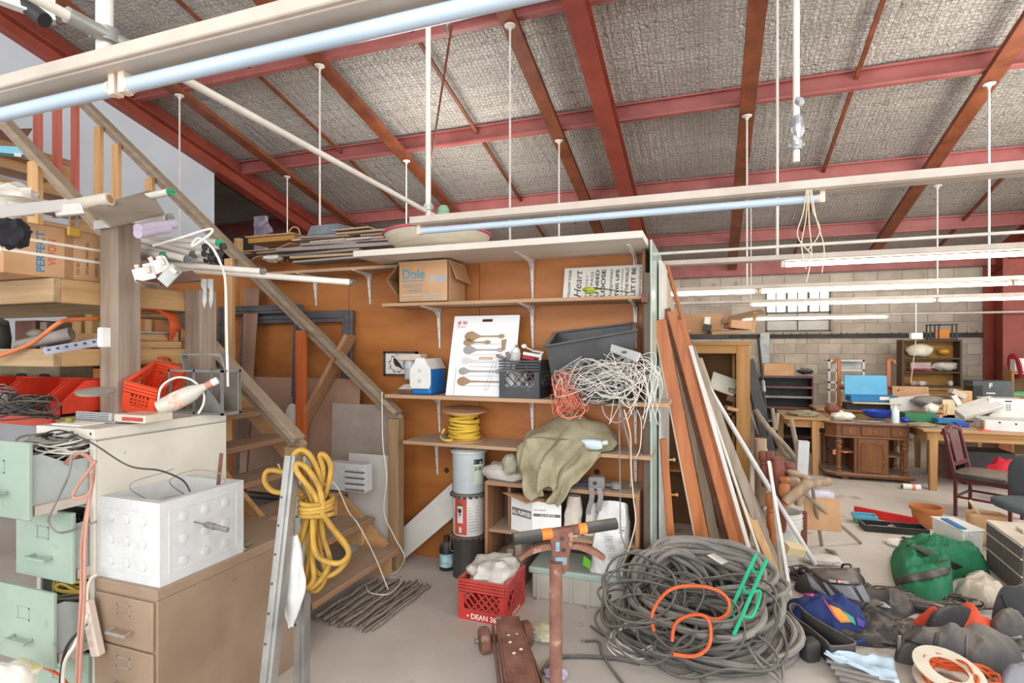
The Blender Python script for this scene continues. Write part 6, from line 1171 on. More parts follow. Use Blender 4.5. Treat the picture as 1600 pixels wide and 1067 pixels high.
# long grey green case
m_case = mat('grey_green_case', '#b9b5aa', '#a8a499', rough=.5, scale=3, dust=.2); m_cgreen = mat('green_band', '#a3b3a8', '#8ea69a', rough=.5, dust=.45)
cs = thing('storage_case', 'long grey green plastic case on the floor under the shelf unit', 'case', (-.8, 3.7, 0)); kx0, kx1, ky0, ky1, kz = -1.17, -.47, 3.575, 3.93, .215
b = MB(); b.bx(kx0+.024, kx1-.01, ky0+.01, ky1, 0, kz-.035); b.build('body', m_case, cs, bevel=.008); b = MB(); b.bx(kx0, kx1, ky0, ky1+.01, kz-.045, kz); b.build('lid', m_cgreen, cs, bevel=.012)
for k in range(6): x = kx0+.06+.115*k; MB().bx(x, x+.02, ky0+.002, ky0+.01, 0, kz-.046).build('rib', m_case, cs, bevel=.002)
# foil sack standing on the case
m_foilsack = mat('foil_sack', '#dcdbd8', '#bdbcb8', rough=.4, metal=.15, scale=7, bump=.35, bscale=14)
fs = thing('foil_sack', 'big shiny white sack with printed squares and a green corner standing on the long case', 'sack', onY(940, 880, 3.52)); c0 = onY(942, 880, 3.5); c0.z = kz
def fsk(u, v):
    a = 2*math.pi*u; sq_ = max(abs(math.cos(a)), abs(math.sin(a)))**-.6; n_ = 1+.12*noise.noise(V(math.cos(a)*2, math.sin(a)*2, v*4+1)); wx = .122*(1-.05*v); wy = .07*(1-.75*max(0, v-.5)*1.6)
    return (c0.x+.005+wx*sq_*n_*math.cos(a)*(1-.35*max(0, v-.75)*2)+.03*v, 3.68+wy*sq_*n_*math.sin(a)+.03*v, kz+.002+.44*v-.03*math.sin(a)*v)
b = MB(); b.surf(fsk, 30, 22, True); b.build('body', m_foilsack, fs, smooth=True)
pts_ = lambda x, y: onY(x, y, 3.575)
mg = mat('bag_green', '#67b32e', '#57a022', rough=.5)
for (xa, ya, xb, yb) in ((930, 846, 944, 838), (952, 832, 966, 824), (933, 860, 947, 852), (954, 848, 969, 840), (936, 874, 949, 866), (957, 862, 970, 855)):
    p = pts_(xa+15, ya+1); r = MB(); 
    for (x0, x1, z0, z1) in ((0, .05, 0, .003), (0, .05, .037, .04), (0, .003, 0, .04), (.047, .05, 0, .04), (.012, .038, .012, .026)): r.beam(p+V(x0, -.0, (z0+z1)/2), p+V(x1, -.0, (z0+z1)/2), .002, z1-z0)
    r.build('print_square', m_gprn, fs)
b = MB(); b.quad3(pts_(912, 868), pts_(923, 876), pts_(922, 890), pts_(911, 882), -.004); b.build('green_corner', mg, fs)
# rusty pallet truck handle
m_rustd = mat('rusty_brown', '#8a6152', '#6c4638', rough=.75, scale=9, bump=.15, bscale=60, spots=(13, '#a47c68', .62)); m_bgrip = mat('black_grip', '#3d3b3b', '#2d2b2b', rough=.55, dust=.4); m_ogrip = mat('orange_paint', '#e48a3c', '#cf7228', rough=.6); m_bpaint = mat('blue_paint', '#6fa2b8', '#8a6152', rough=.6, scale=16)
px_ = V(-.545, 2.0, 0); jk = thing('jack_handle', 'rusty upright jack handle with a taped cross bar standing on the floor', 'handle', px_)
MB().cyl(px_+V(0, 0, 0), px_+V(.0, 0, .9), .0245, n=18).build('post', m_rustd, jk, smooth=True)
T0 = 2.09; hz = lambda x, y, d=0: onD(x, y, T0+d)
b = MB(); hc = hz(876, 862)
b.poly([(-.05, .08), (.05, .1), (.042, .03), (.03, -.02), (.03, -.06), (.012, -.08), (-.014, -.08), (-.03, -.055), (-.032, -.01), (-.04, .04)], .03, hc-_R*.0+V(0, 0, 0)+_F*.015, _R, (0, 0, 1)); b.build('head_plate', m_rustd, jk, bevel=.004)
b = MB()
for x, z in ((.004, .055), (.01, .012)): b.cyl(hc-_F*.017+_R*x+V(0, 0, z), hc-_F*.0155+_R*x+V(0, 0, z), .008, n=10)
b.build('bolt_hole', m_enddk, jk); b = MB(); b.beam(hc-_F*.0165+_R*-.02+V(0, 0, -.03), hc-_F*.0165+_R*.022+V(0, 0, -.03), .001, .03); b.beam(hc-_F*.0165+_R*-.02+V(0, 0, .025), hc-_F*.0165+_R*-.005+V(0, 0, .025), .001, .035); b.build('paint_patch', m_bpaint, jk)
A0, A1 = hz(803, 842, -.03), hz(962, 818, .06); d = A1-A0
MB().cyl(A0, A1, .0195, n=18).build('cross_bar', m_rustd, jk, smooth=True); MB().cyl(A0-d*.005, A0+d*.26, .0225, n=18).build('grip', m_bgrip, jk, smooth=True); MB().cyl(A0+d*.7, A1+d*.005, .0225, n=18).build('grip', m_bgrip, jk, smooth=True)
for f0, f1 in ((.22, .36), (.62, .71)): MB().cyl(A0+d*f0, A0+d*f1, .0212, n=18).build('orange_band', m_ogrip, jk, smooth=True)
for pts in (((812, 872), (830, 860), (855, 853), (872, 856)), ((880, 853), (905, 853), (928, 862), (944, 872))):
    P = [hz(x, y, .01) for x, y in pts]; rr_ = [.006, .015, .018, .017] if pts[0][0] < 850 else [.017, .018, .015, .006]
    b = MB(); sp = smoothpath(P, 5); 
    for i in range(len(sp)-1): b.beam(sp[i], sp[i+1], .03, .012+.012*math.sin(math.pi*min(1, max(.12, i/len(sp)))), (0, 0, 1))
    b.build('lever', m_rustd, jk)
# rusty wheeled tongue beside it
wt_ = thing('rusty_truck', 'rusty wheeled truck frame with a long tongue lying on the floor by the red crate', 'truck', (-1.0, 2.7, 0))
a = onZ(793, 962, .2); c = onZ(826, 1105, .15); ux = _R
b = MB(); wa, wb_ = .055, .075; b.quad3(a-ux*wa, c-ux*wb_, c+ux*wb_, a+ux*wa, -.012); b.quad3(a-ux*wa, a-ux*wa-V(0, 0, .07), c-ux*wb_-V(0, 0, .07), c-ux*wb_, .01); b.quad3(a+ux*wa, c+ux*wb_, c+ux*wb_-V(0, 0, .07), a+ux*wa-V(0, 0, .07), .01); b.build('tongue', m_rustd, wt_, bevel=.003)
ax0, ax1 = onZ(757, 1000, .07), onZ(822, 990, .07); dd = (ax1-ax0).normalized(); MB().cyl(ax0, ax1, .022, n=14).build('axle', m_rustd, wt_, smooth=True)
for p, s_ in ((ax0, -1), (ax1, 1)):
    w0 = p-dd*.026; Mz = frame(dd, (0, 0, 1)) @ Matrix(((0, 0, 1), (1, 0, 0), (0, 1, 0))); b = MB(); b.lathe([(.02, -.004), (.062, 0), (.07, .008), (.07, .044), (.062, .052), (.02, .056)], w0, 24, Mz); w_o = b.build('wheel', m_rustd, wt_, smooth=True); b = MB(); b.cyl(p+dd*.035*s_, p+dd*.055*s_, .016, n=8); b.build('hub', m_lead, w_o)
for q0, q1 in (((770, 985, .1), (786, 1110, .1)), ((818, 1000, .08), (862, 1110, .1))): b = MB(); b.beam(onZ(*q0), onZ(*q1), .014, .07); b.build('side_bar', m_rustd, wt_, bevel=.002)
b = MB()
for (x, y) in ((795, 992), (808, 990), (814, 1014), (797, 1003), (803, 1020)): p = onZ(x, y, .195-.0003*(y-962)); b.blob(p, (.009, .012, .002), n=8, amp=.4)
b.build('paint_flecks', m_paper, wt_)
b = MB(); c = flr(850, 995); b.blob(c+V(0, 0, .03), (.085, .1, .035), .5, n=22, amp=.4, sc=2.5, seed=17, flat=.001); tag(b.build('clear_bag', mat('clear_bag', '#d9d8cb', '#c5c094', rough=.25, scale=14), None, smooth=True), 'small clear bag with yellowish scraps on the floor by the rusty truck', 'bag')
b = MB(); c = flr(870, 1062); b.blob(c+V(.0, 0, .03), (.06, .05, .03), n=16, amp=.4, seed=3, flat=.001); tag(b.build('violet_wrapper', mat('violet_wrapper', '#9d93c4', '#d6d3dd', rough=.4, scale=18), None, smooth=True), 'violet and white wrapper on the floor at the foot of the rusty handle', 'wrapper')
b = MB(); b.blob(flr(836, 936)+V(0, 0, .007), (.01, .012, .007), n=8); tag(b.build('pink_stopper', mat('pink_cap', '#d0557f', rough=.5), None, smooth=True), 'tiny pink cap on the floor beside the red crate', 'cap')
b = MB(); b.blob(flr(908, 977)+V(0, 0, .007), (.014, .012, .006), n=8, amp=.3); tag(b.build('pink_scrap', mat('pink_scrap', '#c9a3a0', rough=.8), None, smooth=True), 'pinkish scrap on the floor right of the rusty handle', 'scrap')
# ------------------------------------------------------------------ heap of cable
m_thick = mat('thick_grey_cable', '#86827d', '#6a6661', rough=.65, scale=4, dust=.4); m_dkc = mat('dark_cable', '#55524e', '#403e3b', rough=.6, dust=.4)
def ring(c, rx, ry, tilt, az, seed, wob=.12, z0=.02, n=40, a0=0, a1=6.283):
    rr = random.Random(seed); Mx = Matrix.Rotation(az, 3, 'Z') @ Matrix.Rotation(tilt, 3, 'X'); pts = []; ph = rr.uniform(0, 6); k1, k2 = rr.uniform(-wob, wob), rr.uniform(-wob, wob)
    for i in range(n): a = a0+(a1-a0)*i/(n if a1-a0 > 6.2 else n-1); k = 1+k1*math.sin(2*a+ph)+k2*math.sin(3*a-ph); p = Vector(c)+Mx @ V(rx*k*math.cos(a), ry*k*math.sin(a), .02*math.sin(3*a+ph)); p.z = max(p.z, z0); pts.append(p)
    return pts
cx_, cy_ = -.07, 3.42
hp_ = thing('cable_heap', 'big heap of thick grey cable loops piled on the floor before the leaning boards', 'cable', (cx_, cy_, 0)); rr = random.Random(5)
for k in range(15):          # flattened outer loops
    pts = ring((cx_+rr.uniform(-.06, .06)+.04, cy_+rr.uniform(-.04, .04), .05+.02*k), .50-.012*k+rr.uniform(-.03, .03), .36+rr.uniform(-.04, .02), rr.uniform(.1, .42), rr.uniform(-.25, .25), k, z0=.022)
    MB().tube(pts, .019-.004*(k % 3 == 1), 8, closed=True).build('thick_loop', m_dkc if k % 3 == 1 else m_thick, hp_, smooth=True)
for k in range(12):          # standing hank at the left back
    pts = ring((cx_-.26+.016*k, cy_+.1+.02*rr.uniform(-1, 1), .23), .21+rr.uniform(-.03, .03), .21, 1.2+rr.uniform(-.1, .1), .55+rr.uniform(-.12, .12), 40+k, z0=.02); MB().tube(pts, .014, 8, closed=True).build('hank_loop', m_thick, hp_, smooth=True)
for k in range(9):
    pts = ring((cx_+.05, cy_+.12, .30+.012*k), .4-.01*k, .2, .55+rr.uniform(-.1, .1), rr.uniform(-.15, .15), 70+k, z0=.03); MB().tube(pts, .016, 8, closed=True).build('upper_loop', m_thick, hp_, smooth=True)
dh = thing('dark_cable_loops', 'thin dark cables looping over the front of the grey cable heap', 'cable', (cx_, cy_-.25, 0))
for k in range(22):
    pts = ring((cx_+rr.uniform(-.34, .2), cy_-.26+rr.uniform(-.12, .12), .1+.012*k), .24+rr.uniform(-.08, .08), .2+rr.uniform(-.06, .05), rr.uniform(.0, .75), rr.uniform(-.8, .8), 90+k, .2, .008); MB().tube(pts, .0075, 7, closed=True).build('cable_loop', m_dkc, dh, smooth=True)
for k, pts in enumerate(([(690, 0), (1)],)): pass
oc_ = thing('orange_cable', 'orange cord snaking in two loops over the cable heap', 'cord', (cx_, cy_-.3, .2))
PX = lambda x, y, t: onD(x, y, t)
MB().tube(smoothpath([PX(1022, 985, 2.87), PX(1018, 965, 2.87), PX(1028, 940, 2.89), PX(1050, 920, 2.92), PX(1085, 915, 2.93), PX(1120, 922, 2.92), PX(1138, 938, 2.90), PX(1137, 957, 2.87), PX(1122, 967, 2.85), PX(1098, 965, 2.84)], 7), .009, 8).build('loop', m_orw, oc_, smooth=True)
MB().tube(smoothpath([PX(1050, 1002, 2.77), PX(1055, 975, 2.79), PX(1075, 962, 2.82), PX(1100, 962, 2.82), PX(1110, 980, 2.79), PX(1107, 1010, 2.75), PX(1085, 1025, 2.72), PX(1052, 1022, 2.71)], 7), .009, 8).build('loop', m_orw, oc_, smooth=True)
lc = [((1150, 985), (1180, 1020), (1212, 1050), (1225, 1075)), ((1155, 975), (1200, 1005), (1222, 1040), (1222, 1080)), ((1160, 995), (1185, 1035), (1215, 1062), (1230, 1090))]
for k, pts in enumerate(lc): cord(('upper', 'middle', 'lower')[k]+' of three grey leads trailing from the green reel frame to the lower edge', [onZ(x, y, .16-.045*i) for i, (x, y) in enumerate(pts)], .008, m_greyw)
cord('thick dark cable running from the heap to the left along the floor', [flr(1000, 1040)+V(0, 0, .012), flr(960, 1032)+V(0, 0, .012), flr(900, 1029)+V(0, 0, .012), flr(865, 1033)+V(0, 0, .012), flr(846, 1055)+V(0, 0, .012)], .012, m_dkc)
cord('dark cable with a ring terminal at the left of the heap', [flr(914, 1004)+V(0, 0, .01), flr(935, 1008)+V(0, 0, .02), flr(942, 1030)+V(0, 0, .02), flr(965, 1060)+V(0, 0, .01), flr(985, 1085)+V(0, 0, .01)], .008, m_dkc)
b = MB(); b.tube([flr(912, 1003)+V(.012*math.cos(a), .012*math.sin(a), .008) for a in [2*math.pi*i/12 for i in range(12)]], .004, 6, closed=True); tag(b.build('ring_terminal', m_galv, None, smooth=True), 'metal ring terminal at the tip of a dark cable on the floor', 'terminal')
b = MB(); b.tube([flr(923, 982)+V(0, 0, .015), flr(942, 996)+V(0, 0, .02), flr(955, 1000)+V(0, 0, .02)], [.007, .012, .016], 8); tag(b.build('cable_stub', m_dkc, None, smooth=True), 'thick cut cable stub on the floor left of the heap', 'cable')
cord('thick grey cable end curving along the lower edge under the heap', [flr(1100, 1062)+V(0, 0, .016), flr(1150, 1058)+V(0, 0, .016), flr(1190, 1042)+V(0, 0, .016), flr(1215, 1025)+V(0, 0, .02)], .016, m_thick)
cord('stiff grey cable stub pointing at the lower edge under the heap', [flr(1092, 1055)+V(0, 0, .013), flr(1110, 1085)+V(0, 0, .013)], .013, m_greyw)
tc_ = thing('pale_cable_coil', 'neat coil of pale cable beside the dark loops on the floor', 'cable', flr(985, 1020)); c = flr(983, 1018)
for k in range(6): MB().tube(ring(c+V(.01*k, .006*k, .035+.012*k), .12+rr.uniform(-.008, .008), .10, .35, .2, 130+k, .05, .006), .0045, 6, closed=True).build('turn', m_whitew, tc_, smooth=True)
tn = thing('tan_cable_coil', 'small coil of tan cord lying on the pale coil', 'cord', flr(1000, 1005)); c = flr(1005, 1000)
for k in range(5): MB().tube(ring(c+V(0, 0, .11+.008*k), .105-.006*k, .05, .2, .1, 140+k, .05, .008), .006, 6, closed=True).build('turn', mat('tan_cord', '#bd9767', '#a07d50', rough=.7), tn, smooth=True)
cr2 = thing('milk_crate', 'black plastic crate buried inside the cable heap', 'crate', (.0, 3.55, 0)); lattice_crate(cr2, m_blk, .33, .3, .27, (.0, 3.52, .03), .1, cells=6, bottom=.05, top=2)
b = MB(); b.quad3(onD(1105, 868, 3.35), onD(1128, 882, 3.3), onD(1138, 878, 3.4), onD(1115, 865, 3.45), .004); tag(b.build('paper_scrap', m_paper), 'scrap of white paper on top of the cable heap', 'paper')
# green reel frame
m_mint = mat('mint_plastic', '#2bb586', '#22a074', rough=.4); gf = thing('cord_winder', 'bright mint green plastic cord winder leaning on the cable heap', 'winder', onD(1165, 930, 3.05))
a0, a1 = onD(1131, 976, 2.88), onD(1182, 866, 3.1); b0, b1 = onD(1146, 993, 2.83), onD(1198, 874, 3.05); nn = (a1-a0).cross(b0-a0).normalized()
for p, q_ in ((a0, a1), (b0, b1)): b = MB(); b.beam(p, q_, .018, .026, nn); b.build('rail', m_mint, gf, bevel=.003)
for f_ in (.22, .55, .83): p = a0+(a1-a0)*f_; q_ = b0+(b1-b0)*f_; b = MB(); b.tube(smoothpath([p, p*.5+q_*.5-(a1-a0)*.05, q_], 5), .008, 7); b.build('crosspiece', m_mint, gf, smooth=True)
b = MB(); p = b0+(b1-b0)*.25; q_ = b0+(b1-b0)*.55; o_ = _R*.055; b.tube(smoothpath([q_, q_+o_*.8, p+o_, p], 5), .009, 7); b.build('grip', m_mint, gf, smooth=True)
# ------------------------------------------------------------------ boards leaning at the partition end
m_maple = wood('orange_shelf_board', '#b8703e', '#96532a', 'z', rough=.45); m_wedge = mat('pale_edge', '#ddd6ca', '#ccc4b7', rough=.5); m_glassg = mat('glass_edge', '#b9cbbf', '#a5b8ab', rough=.2, scale=2); m_bdg = wood('grey_beige_board', '#a59685', '#877867', 'z'); m_bdp = wood('pale_board', '#c3b29e', '#a8967f', 'z', vary=.08); m_bwht = mat('painted_white_board', '#d8d4cd', '#c9c4bb', rough=.5, scale=3)
def lean(label, p0, p1, w, th, m, side=(1, 0, 0), name='board', edge=None):
    # p0 on the floor, p1 at the top; w across 'side', th thick
    p0 = Vector(p0); p1 = Vector(p1); d = (p1-p0).normalized(); s_ = Vector(side); s_ = (s_-d*s_.dot(d)).normalized(); n = d.cross(s_)
    Mx = Matrix((d, s_, n)).transposed(); b = MB(); b.box((p0+p1)/2, ((p1-p0).length, w, th), Mx); o = b.build(name, m, None, bevel=.002); tag(o, label, name)
    if edge: b = MB(); b.box((p0+p1)/2-s_*(w/2+.002), ((p1-p0).length, .004, th*1.02), Mx); b.build('edge_band', edge, o)
    return o
def LB(label, ptop, ttop, pbot, tbot, wpx, th, m, **k):
    a = onD(ptop[0], ptop[1], ttop); c = onD(pbot[0], pbot[1], tbot); c.z = .0
    d = (onD(pbot[0], pbot[1], tbot)); b0 = d; dr = (b0-a); c = a+dr*((a.z-.012)/max(1e-3, (a.z-b0.z))); return lean(label, c, a, wpx*ttop/FL, th, m, side=_R, **k)
yb = 4.06
b = MB(); b.bx(-.372, -.36, 3.72, 4.5, 0, 2.42); tag(b.build('glass_sheet', m_glassg), 'tall pale panel with a greenish edge standing at the end of the plywood wall', 'panel')
b = MB(); b.bx(-.35, -.33, 4.1, 4.9, 0, 2.34); tag(b.build('grey_board', m_bwht), 'tall pale grey panel standing just behind the green edged one', 'panel')
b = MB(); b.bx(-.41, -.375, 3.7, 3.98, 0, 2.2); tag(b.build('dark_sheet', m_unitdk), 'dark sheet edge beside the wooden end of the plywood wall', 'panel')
LB('wide pale board leaning behind the orange boards, its top highest', (1032, 412), 4.5, (1118, 850), 4.45, 14, .02, m_bdp)
LB('tan narrow board edge running down beside the wide pale board', (1042, 414), 4.55, (1180, 900), 4.1, 5, .03, m_maple)
LB('thick white edged orange board, leftmost of the leaning orange ones', (1030, 500), 3.95, (1102, 870), 3.85, 20, .02, m_maple, edge=m_wedge)
LB('long orange board in the middle of the three leaning ones', (1048, 486), 4.05, (1156, 880), 3.92, 13, .02, m_maple)
LB('long orange board, rightmost of the three leaning ones', (1060, 500), 4.12, (1170, 885), 4.0, 14, .02, m_maple)
LB('reddish brown plank top peeping above the orange boards', (1041, 482), 4.25, (1140, 860), 4.2, 12, .02, m_dkwood)
LB('narrow white moulding leaning right of the orange boards', (1078, 540), 4.1, (1187, 915), 3.85, 6, .02, m_bwht)
LB('second narrow white moulding close behind the first', (1084, 560), 4.16, (1205, 920), 3.9, 4, .02, m_wedge)
LB('grey beige plank leaning behind the narrow white mouldings', (1078, 542), 4.25, (1225, 920), 3.95, 14, .02, m_bdg)
LB('pale plank leaning under the long white pole', (1092, 560), 4.4, (1212, 905), 4.1, 10, .018, m_bdp)
LB('short yellowish plank low among the leaning boards', (1162, 780), 4.1, (1225, 925), 3.8, 12, .016, m_pinez)
LB('broad grey plank end crossing behind the white pole', (1120, 660), 4.45, (1228, 900), 4.2, 13, .03, m_bdg)
o = LB('white metal strip standing between the boards and the white pole', (1201, 720), 3.9, (1236, 935), 3.6, 5, .012, m_white_en)
o = LB('narrow wooden batten in front of the white bucket', (1203, 722), 4.2, (1222, 910), 3.7, 5, .012, m_bdg)
wp = thing('white_pole', 'long white metal pole leaning across the boards down to the backpack', 'pole', flr(1275, 895)); MB().cyl(onD(1097, 588, 4.35), onD(1274, 886, 4.2)+V(0, 0, .02), .018, n=12).build('pole', m_white_en, wp, smooth=True)
MB().cyl(onD(1175, 719, 4.282), onD(1179, 727, 4.279), .021, n=12).build('sleeve', m_alu, wp, smooth=True)
pg = thing('peg_rail', 'orange wooden upright with two pegs leaning by the plywood end', 'coat rail', flr(1045, 870)); a, c = onD(1036, 685, 3.75), onD(1050, 862, 3.7); d = c-a
b = MB(); b.beam(a, c, .05, .024, (0, -1, 0)); b.build('upright', m_maple, pg, bevel=.008)
for f_ in (.19, .5): p = a+d*f_; b = MB(); b.cyl(p+_R*.02, p+_R*.06, .006, n=8); b.cyl(p+_R*.055, p+_R*.07, .011, n=10); b.build('peg', m_pinex, pg, smooth=True)
# wooden display cabinet behind the boards
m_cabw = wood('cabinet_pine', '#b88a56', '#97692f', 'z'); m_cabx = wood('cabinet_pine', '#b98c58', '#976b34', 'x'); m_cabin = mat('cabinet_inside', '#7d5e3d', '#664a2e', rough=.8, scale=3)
KX0, KX1, KY0, KY1, KZ = -.62, .325, 5.2, 5.62, 1.76
dc = thing('display_cabinet', 'open pine display cabinet behind the leaning boards, junk on top and inside', 'cabinet', (-.15, 5.4, 0))
for x in (KX0, KX1-.03): MB().bx(x, x+.03, KY0, KY1, 0, KZ).build('side', m_cabw, dc)
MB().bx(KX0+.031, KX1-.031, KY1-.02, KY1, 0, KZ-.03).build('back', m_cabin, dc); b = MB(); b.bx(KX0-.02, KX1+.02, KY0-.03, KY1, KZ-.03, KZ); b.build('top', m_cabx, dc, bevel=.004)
for k in range(3): x = KX1-.045-.04*k; MB().bx(x-.012, x+.012, KY0+.04+.06*k, KY0+.06+.06*k, 0, KZ-.031).build('moulding', m_cabw, dc)
b = MB(); b.bx(KX1-.11, KX1-.0, KY0-.02, KY0-.001, 0, KZ-.031); b.build('front_stile', m_cabw, dc); MB().bx(KX0+.0, KX1-.112, KY0-.02, KY0-.001, KZ-.1, KZ-.031).build('front_rail', m_cabx, dc)
for z in (.55, 1.1): MB().bx(KX0+.031, KX1-.031, KY0+.16, KY1-.021, z, z+.02).build('shelf', m_cabx, dc)
def junk(lab, px, py, Y, sx, sy, sz, m, rot=(0, 0, 0), name='box', cat='box'):
    b = MB(); b.box(onY(px, py, Y), (sx, sy, sz), rot); return tag(b.build(name, m, None, bevel=.003), lab, cat)
junk('pale square tile leaning inside the display cabinet', 1130, 600, 5.28, .22, .02, .17, mat('pale_tile', '#cfcabd', '#bdb7a8', rough=.5), (-.5, .35, .2), 'tile', 'tile')
junk('brown broken board jutting from the display cabinet', 1153, 626, 5.25, .2, .03, .05, m_dkwood, (.2, .3, .2), 'board_scrap', 'board'); junk('grey broken board below the pale tile', 1150, 612, 5.28, .14, .06, .03, m_bdg, (.3, .3, .4), 'board_scrap', 'board'); junk('tan offcut low in the display cabinet', 1152, 640, 5.22, .2, .08, .03, m_card, (.1, .2, .3), 'board_scrap', 'board')
b = MB(); q4 = [onY(1062, 512, 5.25), onY(1078, 505, 5.25), onY(1080, 489, 5.3), onY(1062, 488, 5.3)]
junk('broad open cardboard carton on the display cabinet', 1092, 508, 5.3, .4, .02, .2, m_card, (-.1, 0, 0), 'cardboard_sheet', 'cardboard')
junk('upright cardboard end on the display cabinet left side', 1065, 507, 5.25, .015, .25, .17, m_cardd, (0, .2, 0), 'cardboard_sheet', 'cardboard'); junk('little pale bottle carton on the display cabinet', 1104, 505, 5.24, .05, .05, .11, m_paper, (0, .1, .2), 'carton', 'box'); junk('dark small box on the display cabinet', 1105, 512, 5.21, .07, .05, .06, m_blackw, (0, .2, 0), 'carton', 'box')
junk('splayed cardboard flap toward the window on the display cabinet', 1160, 494, 5.3, .36, .2, .012, m_cardd, (.25, -.22, .1), 'cardboard_flap', 'cardboard'); junk('folded carton lying at the right of the display cabinet top', 1152, 508, 5.26, .18, .2, .07, m_card, (0, .1, .3), 'carton', 'box'); junk('open flat carton at the middle of the display cabinet top', 1130, 519, 5.24, .24, .2, .03, m_cardd, (.05, -.05, .2), 'carton', 'box'); junk('narrow torn cardboard spike on the display cabinet', 1134, 496, 5.24, .03, .01, .13, m_cardd, (0, .4, 0), 'cardboard_flap', 'cardboard'); junk('dark cloth strip along the display cabinet top edge', 1100, 526, 5.24, .4, .2, .04, m_blackw, (0, 0, 0), 'dark_strip', 'cloth'); junk('tan carton flap lying by the upright cardboard end', 1070, 515, 5.22, .1, .2, .02, m_card, (.1, .15, .1), 'cardboard_flap', 'cardboard')
b = MB(); b.beam(onY(1180, 488, 5.3), onY(1176, 520, 5.3), .03, .02, (0, -1, 0)); tag(b.build('pine_stub', m_pinez), 'pine stub upright at the right end of the display cabinet top', 'wood block')
# black beam and poles right of the cabinet
LB('dark grey beam leaning right of the display cabinet', (1168, 562), 5.3, (1200, 700), 5.2, 17, .05, m_enddk, name='timber')
o = thing('thin_pole', 'thin dark pole standing upright before the block wall', 'pole', onY(1190, 600, 5.6)); MB().cyl(onY(1185, 528, 6), onY(1200, 680, 5.7), .012, n=8).build('shaft', m_blackw, o, smooth=True); MB().cyl(onY(1192, 595, 5.85), onY(1194, 612, 5.8), .017, n=8).build('collar', m_galv, o)
LB('white lath leaning low beside the dark grey beam', (1174, 645), 5.3, (1192, 690), 5.2, 4, .012, m_white_en, name='lath')
# curved chair parts, turned legs and the white buckets
m_turn = wood('turned_wood', '#8a5040', '#6a372a', 'z', dust=.2); m_turnp = wood('turned_pale', '#b39a80', '#94795e', 'z', dust=.3); m_grs = mat('grey_brown_wood', '#a0917f', '#7f7160', rough=.8, scale=5, dust=.3)
for i, (pts, r, t, lab) in enumerate((([(1180, 640), (1200, 668), (1230, 700), (1245, 722)], .022, 4.9, 'curved grey chair rail over the turned legs'), ([(1206, 668), (1215, 690), (1228, 712), (1242, 718)], .02, 5.0, 'second curved chair rail below the first'), ([(1236, 655), (1243, 690), (1248, 720)], .02, 4.95, 'curved pale slat upright left of the aluminium box'), ([(1207, 638), (1211, 670)], .016, 5.1, 'short upright stick behind the curved rails, nearer the dark beam'), ([(1215, 645), (1212, 672)], .018, 5.15, 'short upright stick behind the curved rails, nearer the desk'))): cord(lab, [onD(x, y, t) for x, y in pts], r, m_grs, 'curved_rail', 'chair part')
TB = []
def turned(lab, ptop, pbot, t, r, m, prof=None):
    a = onD(*ptop, t); c = onD(*pbot, t); d = a-c; L = d.length; Mz = frame(d, (0, 1, 0)) @ Matrix(((0, 0, 1), (1, 0, 0), (0, 1, 0))); b = MB(); pr = prof or [(.55, 0), (.7, .1), (.5, .2), (.95, .34), (1, .5), (.75, .62), (1, .66), (.7, .7), (1, .76), (1, .95), (.8, 1)]
    b.lathe([(r*k, L*z) for k, z in pr], c, 14, Mz); return tag(b.build('turned_leg', m, None, smooth=True), lab, 'furniture leg')
ball = [(.5, 0), (.6, .2), (.45, .35), (.9, .45), (1, .6), (.9, .75), (.55, .82), (.9, .88), (1, .95), (.6, 1)]; plain = [(.8, 0), (1, .1), (1, .8), (1.1, .82), (1.1, .86), (1, .9), (1, 1)]
for i, a in enumerate(((('dark red turned leg at the left of the white bucket', (1192, 705), (1195, 760), 4.45, .035, m_turn)), ('dark red turned leg with a ball top above the bucket', (1203, 705), (1206, 765), 4.42, .035, m_turn), ('thick fluted red brown leg in the middle of the bucket', (1214, 715), (1219, 830), 4.38, .05, m_turn, plain), ('grey mushroom headed leg in the bucket', (1241, 735), (1234, 785), 4.4, .06, m_turnp, ball), ('second grey mushroom headed leg, lower right', (1257, 742), (1247, 790), 4.5, .06, m_turnp, ball), ('orange turned leg with a bolted ring top', (1226, 745), (1224, 795), 4.3, .045, wood('orange_leg', '#b07449', '#925a32', 'z'), ball), ('pale cylindrical leg slanting across the bucket rim', (1266, 752), (1226, 785), 4.25, .04, m_turnp, plain), ('amber spindle standing in front of the bucket', (1203, 770), (1207, 850), 4.1, .035, m_maple), ('red brown post end behind the bucket', (1232, 722), (1228, 755), 4.55, .05, m_turn, plain), ('pale upright leg behind the turned red legs', (1188, 685), (1190, 850), 4.7, .05, m_turnp, plain), ('pale leg lying flat behind the mushroom heads', (1297, 752), (1262, 757), 4.9, .035, m_turnp, plain))): turned(*a)
m_bkt = mat('white_bucket', '#dcdad4', '#c9c6be', rough=.4, scale=5, dust=.2)
for (px, py, lab) in ((1222, 868, 'white plastic bucket stuffed with furniture legs'),):
    c = flr(px, py); o = thing('bucket', lab, 'bucket', c); b = MB(); b.lathe([(.12, .001), (.135, .2), (.146, .37), (.140, .372), (.13, .2), (.115, .02), (.001, .018)], c, 28); b.build('body', m_bkt, o, smooth=True)
    for z in (.25, .28, .31, .345): b = MB(); b.lathe([(.138+.02*(z-.2), -.004), (.153, -.003), (.153, .003), (.139+.02*(z-.2), .004)], c+V(0, 0, z), 28, cap=False); b.build('rib', m_bkt, o, smooth=True)
b = MB(); c = flr(1255, 862); b.bx(c.x-.03, c.x+.03, c.y, c.y+.05, 0, .33); tag(b.build('red_block', m_turn), 'red brown squared leg upright at the right of the bucket', 'furniture leg')
